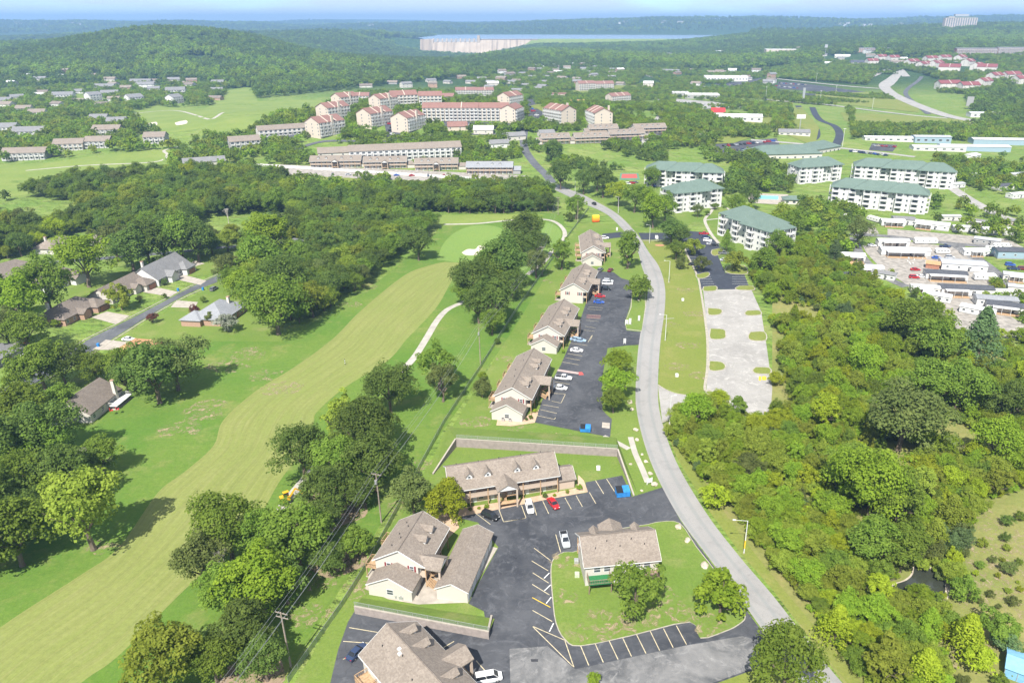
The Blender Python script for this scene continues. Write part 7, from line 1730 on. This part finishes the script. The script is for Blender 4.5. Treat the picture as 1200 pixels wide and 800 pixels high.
# belt between the houses and the fairway
wood([(255, 322), (300, 300), (345, 250), (420, 238), (500, 246), (516, 262), (470, 296), (425, 336), (345, 388), (300, 378)], (3.6, 6.0), 2.2, 1, {'dk': .45, 'md': .40, 'ol': .05, 'lm': .10}, ROUND, 'in the oak belt along the fairway', 'oaks along the fairway', 40, gap=.74)
wood([(-30, 250), (60, 222), (200, 206), (330, 214), (345, 245), (300, 290), (250, 300), (150, 284), (60, 296), (-30, 310)], (3.6, 6.2), 1.1, 2, {'dk': .36, 'md': .38, 'lm': .16, 'yl': .03, 'ol': .07}, ROUND, 'in the oak belt behind the houses', 'oaks behind the houses', 48, gap=.66)
wood([(340, 232), (430, 231), (520, 226), (560, 226), (640, 232), (648, 249), (560, 251), (440, 248), (340, 246)], (3.0, 5.4), 1.3, 3, {'dk': .45, 'md': .35, 'br': .1}, ROUND, 'in the row across the head of the fairway', 'trees across the head of the fairway', 26)
# the wood across the road: trees, then shrubs between them
WOOD = [(782, 512), (800, 488), (850, 488), (900, 500), (912, 455), (902, 400), (890, 345), (880, 318), (905, 292), (950, 285), (990, 310), (1030, 345), (1080, 380), (1130, 390), (1230, 395), (1240, 560), (1150, 590), (1125, 640), (1110, 720), (1110, 800), (1070, 830), (1020, 810), (930, 690), (850, 590)]
GAPS = [[P(*q) for q in g] for g in ([(908, 338), (955, 332), (968, 380), (920, 392)], [(915, 402), (992, 408), (985, 438), (925, 448)], [(925, 440), (962, 450), (964, 485), (915, 480)], [(928, 505), (965, 505), (968, 560), (930, 580), (900, 600), (908, 560)], [(1075, 600), (1120, 590), (1130, 640), (1100, 660)], [(1085, 730), (1130, 700), (1130, 800), (1095, 800)], [(1036, 652), (1112, 650), (1120, 714), (1085, 726), (1036, 704)])]
wood(WOOD, (1.7, 3.6), 1.0, 4, {'md': .12, 'br': .36, 'lm': .40, 'yl': .10, 'bg': .02}, {'round': .6, 'tall': .12, 'cone': .08, 'wide': .20}, W_, g_, 85, 0.3, .72, gap=.70, gs=2.6, hk=.78)
wood(WOOD, (.9, 2.0), 6.0, 5, {'md': .12, 'br': .34, 'lm': .38, 'yl': .12, 'ol': .03, 'bg': .01}, {'shrub': 1}, 'in the undergrowth of the wood across the curving road', 'shrubs of the wood across the curving road', 235, -0.9, .58, gap=.76, gs=2.6, hk=.85)
wood([(1125, 640), (1150, 590), (1240, 570), (1250, 820), (1100, 830), (1110, 720)], (.4, 1.3), .03, 6, {'md': .3, 'ol': .3, 'lm': .25, 'yl': .15}, {'shrub': 1}, 'dotted over the dry meadow', 'shrubs on the dry meadow', 60, 0.4, 1.7, False)
# stuff: everything smaller and further away
FAR = []   # x, y, z, height, tint index
def far(poly, rr, dens, seed, tw, hmul=2.05, cap=99999, margin=1.0, cover=1.0):
    r_ = random.Random(seed + 500)
    for x, y, rad in scatter(poly, rr[0], rr[1], dens, seed, cap, margin):
        if clump(x, y) + r_.uniform(-.12, .12) < cover: FAR.append((x, y, tz(x, y) - .3, rad * hmul * r_.uniform(.85, 1.15), pick(r_, tw)))
MIX = {0: .18, 1: .42, 2: .24, 3: .16}
DKM = {0: .5, 1: .40, 2: .10}
far([(905, 300), (990, 262), (1000, 300), (950, 292)], (2.4, 4), 1.4, 40, MIX, cover=0.80); far([(935, 242), (985, 238), (1010, 262), (990, 275), (930, 270)], (2.8, 4.6), 1.3, 41, MIX, cover=0.75)
far([(1075, 262), (1110, 222), (1090, 205), (1100, 180), (1200, 190), (1200, 225), (1150, 232), (1190, 250), (1200, 290), (1150, 282)], (2.6, 4.4), .45, 42, MIX, cover=0.66)
far([(830, 232), (870, 190), (905, 195), (930, 210), (925, 226), (870, 226)], (3, 5), 1.1, 43, DKM, cover=0.75); far([(640, 170), (780, 172), (780, 200), (720, 200), (650, 200)], (2.6, 4.4), .75, 44, DKM, cover=0.65)
far([(820, 178), (900, 186), (900, 198), (830, 190)], (3, 5), 1.0, 45, DKM, cover=0.70)
far([(190, 205), (320, 190), (340, 208), (420, 216), (640, 232), (640, 242), (420, 238), (330, 232)], (3, 5), .55, 46, MIX, cover=0.62)
far([(290, 176), (345, 150), (372, 160), (620, 150), (640, 178), (560, 196), (340, 196)], (2.4, 4.0), 1.0, 47, {0: .15, 1: .5, 2: .35}, cover=0.76)
far([(372, 135), (420, 110), (600, 105), (660, 110), (740, 120), (760, 150), (620, 158), (370, 166)], (2.4, 4.0), 1.0, 48, {0: .2, 1: .5, 2: .3}, cover=0.70)
far([(745, 130), (790, 125), (830, 140), (900, 150), (900, 162), (820, 158), (760, 180), (745, 170)], (2.4, 4.0), .6, 49, MIX, cover=0.62)
far([(985, 148), (1060, 150), (1140, 146), (1240, 150), (1240, 170), (1060, 162), (990, 162)], (2.6, 4.4), 1.1, 50, MIX, cover=0.75); far([(1130, 110), (1240, 105), (1240, 150), (1150, 146)], (4, 6), 1.4, 51, DKM); far([(1090, 185), (1240, 182), (1240, 196), (1100, 196)], (2.4,4),.6, 52, MIX, cover=0.60)
far([(905, 72), (1000, 74), (1030, 82), (1015, 100), (905, 92)], (3.0, 4.6), 1.2, 53, MIX, cover=0.85); far([(1000, 84), (1030, 70), (1110, 72), (1110, 88), (1085, 92)], (2.2, 3.6), .5, 54, DKM, cover=0.60); far([(1060, 100), (1180, 88), (1240, 96), (1240, 110), (1140, 114), (1070, 112)], (2.4, 4.0), .5, 55, MIX, cover=0.66)
far([(905, 104), (1050, 112), (1080, 126), (1000, 124), (905, 114)], (1.2, 2.2), .5, 56, MIX, cover=0.50); far([(740, 80), (900, 76), (905, 108), (860, 106), (780, 100)], (2.4, 4.0), .45, 57, MIX, cover=0.62)
far([(0, 200), (0, 110), (120, 100), (260, 96), (300, 104), (250, 124), (150, 130), (200, 165), (210, 185), (120, 178), (60, 188)], (3.4, 5.4), 1.0, 58, MIX, cover=0.72)
far([(200, 200), (210, 165), (260, 162), (300, 150), (330, 136), (376, 132), (372, 150), (310, 180), (250, 200)], (3.2, 5.0), .8, 59, MIX, cover=0.68)
far([(600, 160), (640, 116), (600, 100), (700, 84), (760, 84), (745, 100), (640, 108), (620, 150)], (2.6, 4.2), .6, 60, MIX, cover=0.74)
far([(-40, 240), (-40, 195), (10, 205), (10, 235)], (4, 6), 1, 61, DKM)
# dense forest masses on the flats and hills
far([(-80, 112), (-100, 70), (100, 75), (320, 72), (480, 78), (560, 80), (660, 70), (740, 62), (900, 56), (910, 66), (800, 66), (740, 72), (640, 82), (540, 92), (420, 104), (300, 116), (270, 103), (240, 98), (120, 98)], (5.2, 7.6), 1.15, 62, DKM)  # the mostly dark tints also stand in for cloud shadow across this belt
def visible(x, y):
    """False for trees on slopes turned away behind a crest (arrays)"""
    z = terrain(x, y) + 12; ok = np.ones(len(x), bool)
    for t in np.linspace(.35, .97, 26): ok &= ~(terrain(x * t, y * t) + 9 > CH + (z - CH) * t + 3)
    return ok
def farfield(x0, x1, y0, y1, step, seed, tw, cond=None, size=(11, 17)):
    rs = np.random.RandomState(seed); X, Y = np.meshgrid(np.arange(x0, x1, step), np.arange(y0, y1, step)); X = X.ravel(); Y = Y.ravel()
    X = X + rs.uniform(-.45, .45, len(X)) * step; Y = Y + rs.uniform(-.45, .45, len(Y)) * step
    k = (X > -.80 * Y - 60) & (X < .68 * Y + 60)
    if cond is not None: k &= cond(X, Y)
    X, Y = X[k], Y[k]; k = visible(X, Y); X, Y = X[k], Y[k]; Z = terrain(X, Y) - 1.0; S = rs.uniform(*size, len(X)); T = rs.choice(list(tw), len(X), p=np.array(list(tw.values())) / sum(tw.values()))
    nz = .5 + .2 * np.sin(X / 210 + 1.5 * np.sin(Y / 330)) + .2 * np.sin(Y / 170 + 2 * np.sin(X / 390)) + .12 * np.sin((X + Y) / 67); S = S * (.72 + .6 * nz * rs.uniform(.7, 1.3, len(X)))
    T = np.where((nz > .72) & (rs.uniform(0, 1, len(X)) < .7), 2, np.where((nz < .3) & (rs.uniform(0, 1, len(X)) < .75), 0, T))
    k = ~((nz > .93) | ((np.abs(nz - .5) < .006) & (Y < 3600))); X, Y, Z, S, T = X[k], Y[k], Z[k], S[k], T[k]
    for x, y, z, s, t in zip(X.tolist(), Y.tolist(), Z.tolist(), S.tolist(), T.tolist()):
        if clear(x, y, 3): FAR.append((x, y, z, s, t))
DAMX = lambda x, y: ~((y > 3560) & (x > -640) & (x < 1500))
farfield(-2900, 2700, 1850, 3690, 13, 70, DKM, lambda x, y: DAMX(x, y) & ((x < .33 * y) | (x > .40 * y) | (y > 2050)), (13, 19))
farfield(-1600, 250, 1480, 1850, 11.5, 71, DKM, lambda x, y: x < -380, (12, 18))
farfield(-2900, -600, 3690, 5000, 19, 73, DKM, lambda x, y: x < -760, (18, 26))
farfield(900, 3400, 3690, 4700, 20, 76, DKM, lambda x, y: terrain(x, y) > 26, (18, 26))
farfield(-5600, 5600, 5300, 9800, 46, 77, DKM, lambda x, y: terrain(x, y) > 27, (15, 24))
far([(690, 110), (760, 100), (900, 105), (1000, 130), (1000, 175), (900, 165), (760, 180), (690, 170)], (2.6, 4.2), 1.0, 63, MIX, cover=0.56)
far([(1040, 72), (1090, 56), (1250, 48), (1250, 110), (1130, 100), (1085, 90)], (3.4, 5.2), 1.0, 66, MIX, cover=.58)
far([(540, 92), (560, 78), (640, 80), (680, 90), (620, 104), (560, 104)], (3.0, 4.8), 1.2, 67, MIX, cover=.72)
far([(330, 200), (640, 214), (650, 226), (520, 222), (330, 216)], (1.8, 3.4), 1.2, 68, MIX, cover=.55)
far([(1005, 282), (1120, 290), (1200, 330), (1200, 395), (1110, 375), (1050, 335)], (1.6, 3.0), .9, 65, MIX, cover=.62)
far([(640, 62), (760, 60), (900, 62), (905, 80), (760, 88), (660, 92)], (3, 5), .9, 64, MIX, cover=0.75)
print('individual trees', NTREE, 'far', len(FAR), 'keep', len(KEEP))

pc = bpy.data.collections.new('foliage_prototypes')
FT = ['dk', 'md', 'br', 'lm']
protos = []
for ti, tn in enumerate(FT):
    for k in range(3):
        me = LO[k].copy(); me.materials.clear(); me.materials.append(LEAF[tn]); o = bpy.data.objects.new('p%02d' % (ti * 3 + k), me); pc.objects.link(o); protos.append(o)
def scatter_stuff(name, pts, label, cat, pc, fixed=False):
    me = bpy.data.meshes.new(name); a = np.array(pts); me.vertices.add(len(a)); me.vertices.foreach_set('co', a[:, :3].astype(np.float32).ravel())
    rs = np.random.RandomState(3)
    for nm, vals, tp in (('sc', a[:, 3], 'FLOAT'), ('rz', rs.uniform(0, 6.28, len(a)), 'FLOAT')):
        at = me.attributes.new(nm, tp, 'POINT'); at.data.foreach_set('value', vals.astype(np.float32))
    at = me.attributes.new('ix', 'INT', 'POINT'); at.data.foreach_set('value', (a[:, 4].astype(int) if fixed else a[:, 4].astype(int) * 3 + rs.randint(0, 3, len(a))).astype(np.int32))
    o = link(name, me); o['kind'] = 'stuff'; tag(o, label, cat)
    ng = bpy.data.node_groups.new('scatter_foliage', 'GeometryNodeTree'); ng.interface.new_socket('Geometry', in_out='INPUT', socket_type='NodeSocketGeometry'); ng.interface.new_socket('Geometry', in_out='OUTPUT', socket_type='NodeSocketGeometry')
    N, Lk = ng.nodes, ng.links; gi, go = N.new('NodeGroupInput'), N.new('NodeGroupOutput'); ip = N.new('GeometryNodeInstanceOnPoints'); ci = N.new('GeometryNodeCollectionInfo'); ci.inputs[0].default_value = pc; ci.inputs['Separate Children'].default_value = True; ci.inputs['Reset Children'].default_value = True
    def attr(nm, tp): q = N.new('GeometryNodeInputNamedAttribute'); q.data_type = tp; q.inputs[0].default_value = nm; return q.outputs[0]
    cb = N.new('ShaderNodeCombineXYZ'); Lk.new(attr('rz', 'FLOAT'), cb.inputs[2]); rt = N.new('FunctionNodeEulerToRotation'); Lk.new(cb.outputs[0], rt.inputs[0])
    ip.inputs['Pick Instance'].default_value = True
    Lk.new(gi.outputs[0], ip.inputs['Points']); Lk.new(ci.outputs[0], ip.inputs['Instance']); Lk.new(attr('ix', 'INT'), ip.inputs['Instance Index']); Lk.new(rt.outputs[0], ip.inputs['Rotation'])
    cs = N.new('ShaderNodeCombineXYZ')
    for i in range(3): Lk.new(attr('sc', 'FLOAT'), cs.inputs[i])
    Lk.new(cs.outputs[0], ip.inputs['Scale']); Lk.new(ip.outputs[0], go.inputs[0])
    md = o.modifiers.new('scatter', 'NODES'); md.node_group = ng
scatter_stuff('town_trees', [p for p in FAR if p[1] < 1480], 'smaller trees between the far buildings and roads', 'trees', pc); scatter_stuff('woodland', [p for p in FAR if p[1] >= 1480], 'continuous woodland covering the far hills and valley', 'woodland', pc)
pn = bpy.data.collections.new('thicket_prototypes'); keys = {}; recs = []
for x, y, z, h, sp, tn in NEAR:
    v_ = (sp, tn, rt_.randrange(len(HI[sp])))
    if v_ not in keys:
        keys[v_] = len(keys); me = HI[sp][v_[2]].copy(); me.materials.clear(); me.materials.append(LEAF[tn]); pn.objects.link(bpy.data.objects.new('q%03d' % keys[v_], me))
    recs.append((x, y, z, h, keys[v_]))
print('near stuff', len(recs), len(keys))
scatter_stuff('thicket', recs, 'dense thicket of lesser trees and bushes filling the woods', 'thicket', pn, True)
# bleached dead tree in the grove
def dead_tree(p, H, label):
    x, y = P(*p); r_ = random.Random(3); t = thing('dead_tree', label, 'tree', (x, y, 0)); b = MB()
    def br(a, d_, l, r, n):
        q = a + d_ * l; b.tube(a, q, r, r * .6, 5)
        if n: 
            for k in range(3): br(q, (d_ + Vector((r_.uniform(-.6, .6), r_.uniform(-.6, .6), r_.uniform(0, .4)))).normalized(), l * .72, r * .6, n - 1)
    br(Vector((0, 0, 0)), Vector((.05, 0, 1)), H * .35, .2, 4); b.build('trunk', M_bark2, t)
dead_tree((82, 578), 11, 'bleached dead tree with bare branches in the grove'); dead_tree((104, 565), 10, 'second bare tree, smaller, at the grove edge'); dead_tree((268, 262), 9, 'pale bare tree among the oaks behind the houses'); dead_tree((266, 690), 10, 'bare pale limbs in the oak clump')

# ------------------------------------------------------------------ haze
hz = MB().box(-17000, 17000, -900, 17500, -62, 215).build('haze', [])
hz['kind'] = 'stuff'; tag(hz, 'thin blue summer haze over the whole landscape', 'haze')
hm = bpy.data.materials.new('haze_air'); hm.use_nodes = True; hn = hm.node_tree.nodes; hn.remove(hn['Principled BSDF'])
pv = hn.new('ShaderNodeVolumePrincipled'); pv.inputs['Color'].default_value = (.34, .58, .95, 1); pv.inputs['Density'].default_value = 1.45e-4; pv.inputs['Anisotropy'].default_value = .1
hm.node_tree.links.new(pv.outputs[0], hn['Material Output'].inputs['Volume']); hz.data.materials.append(hm)
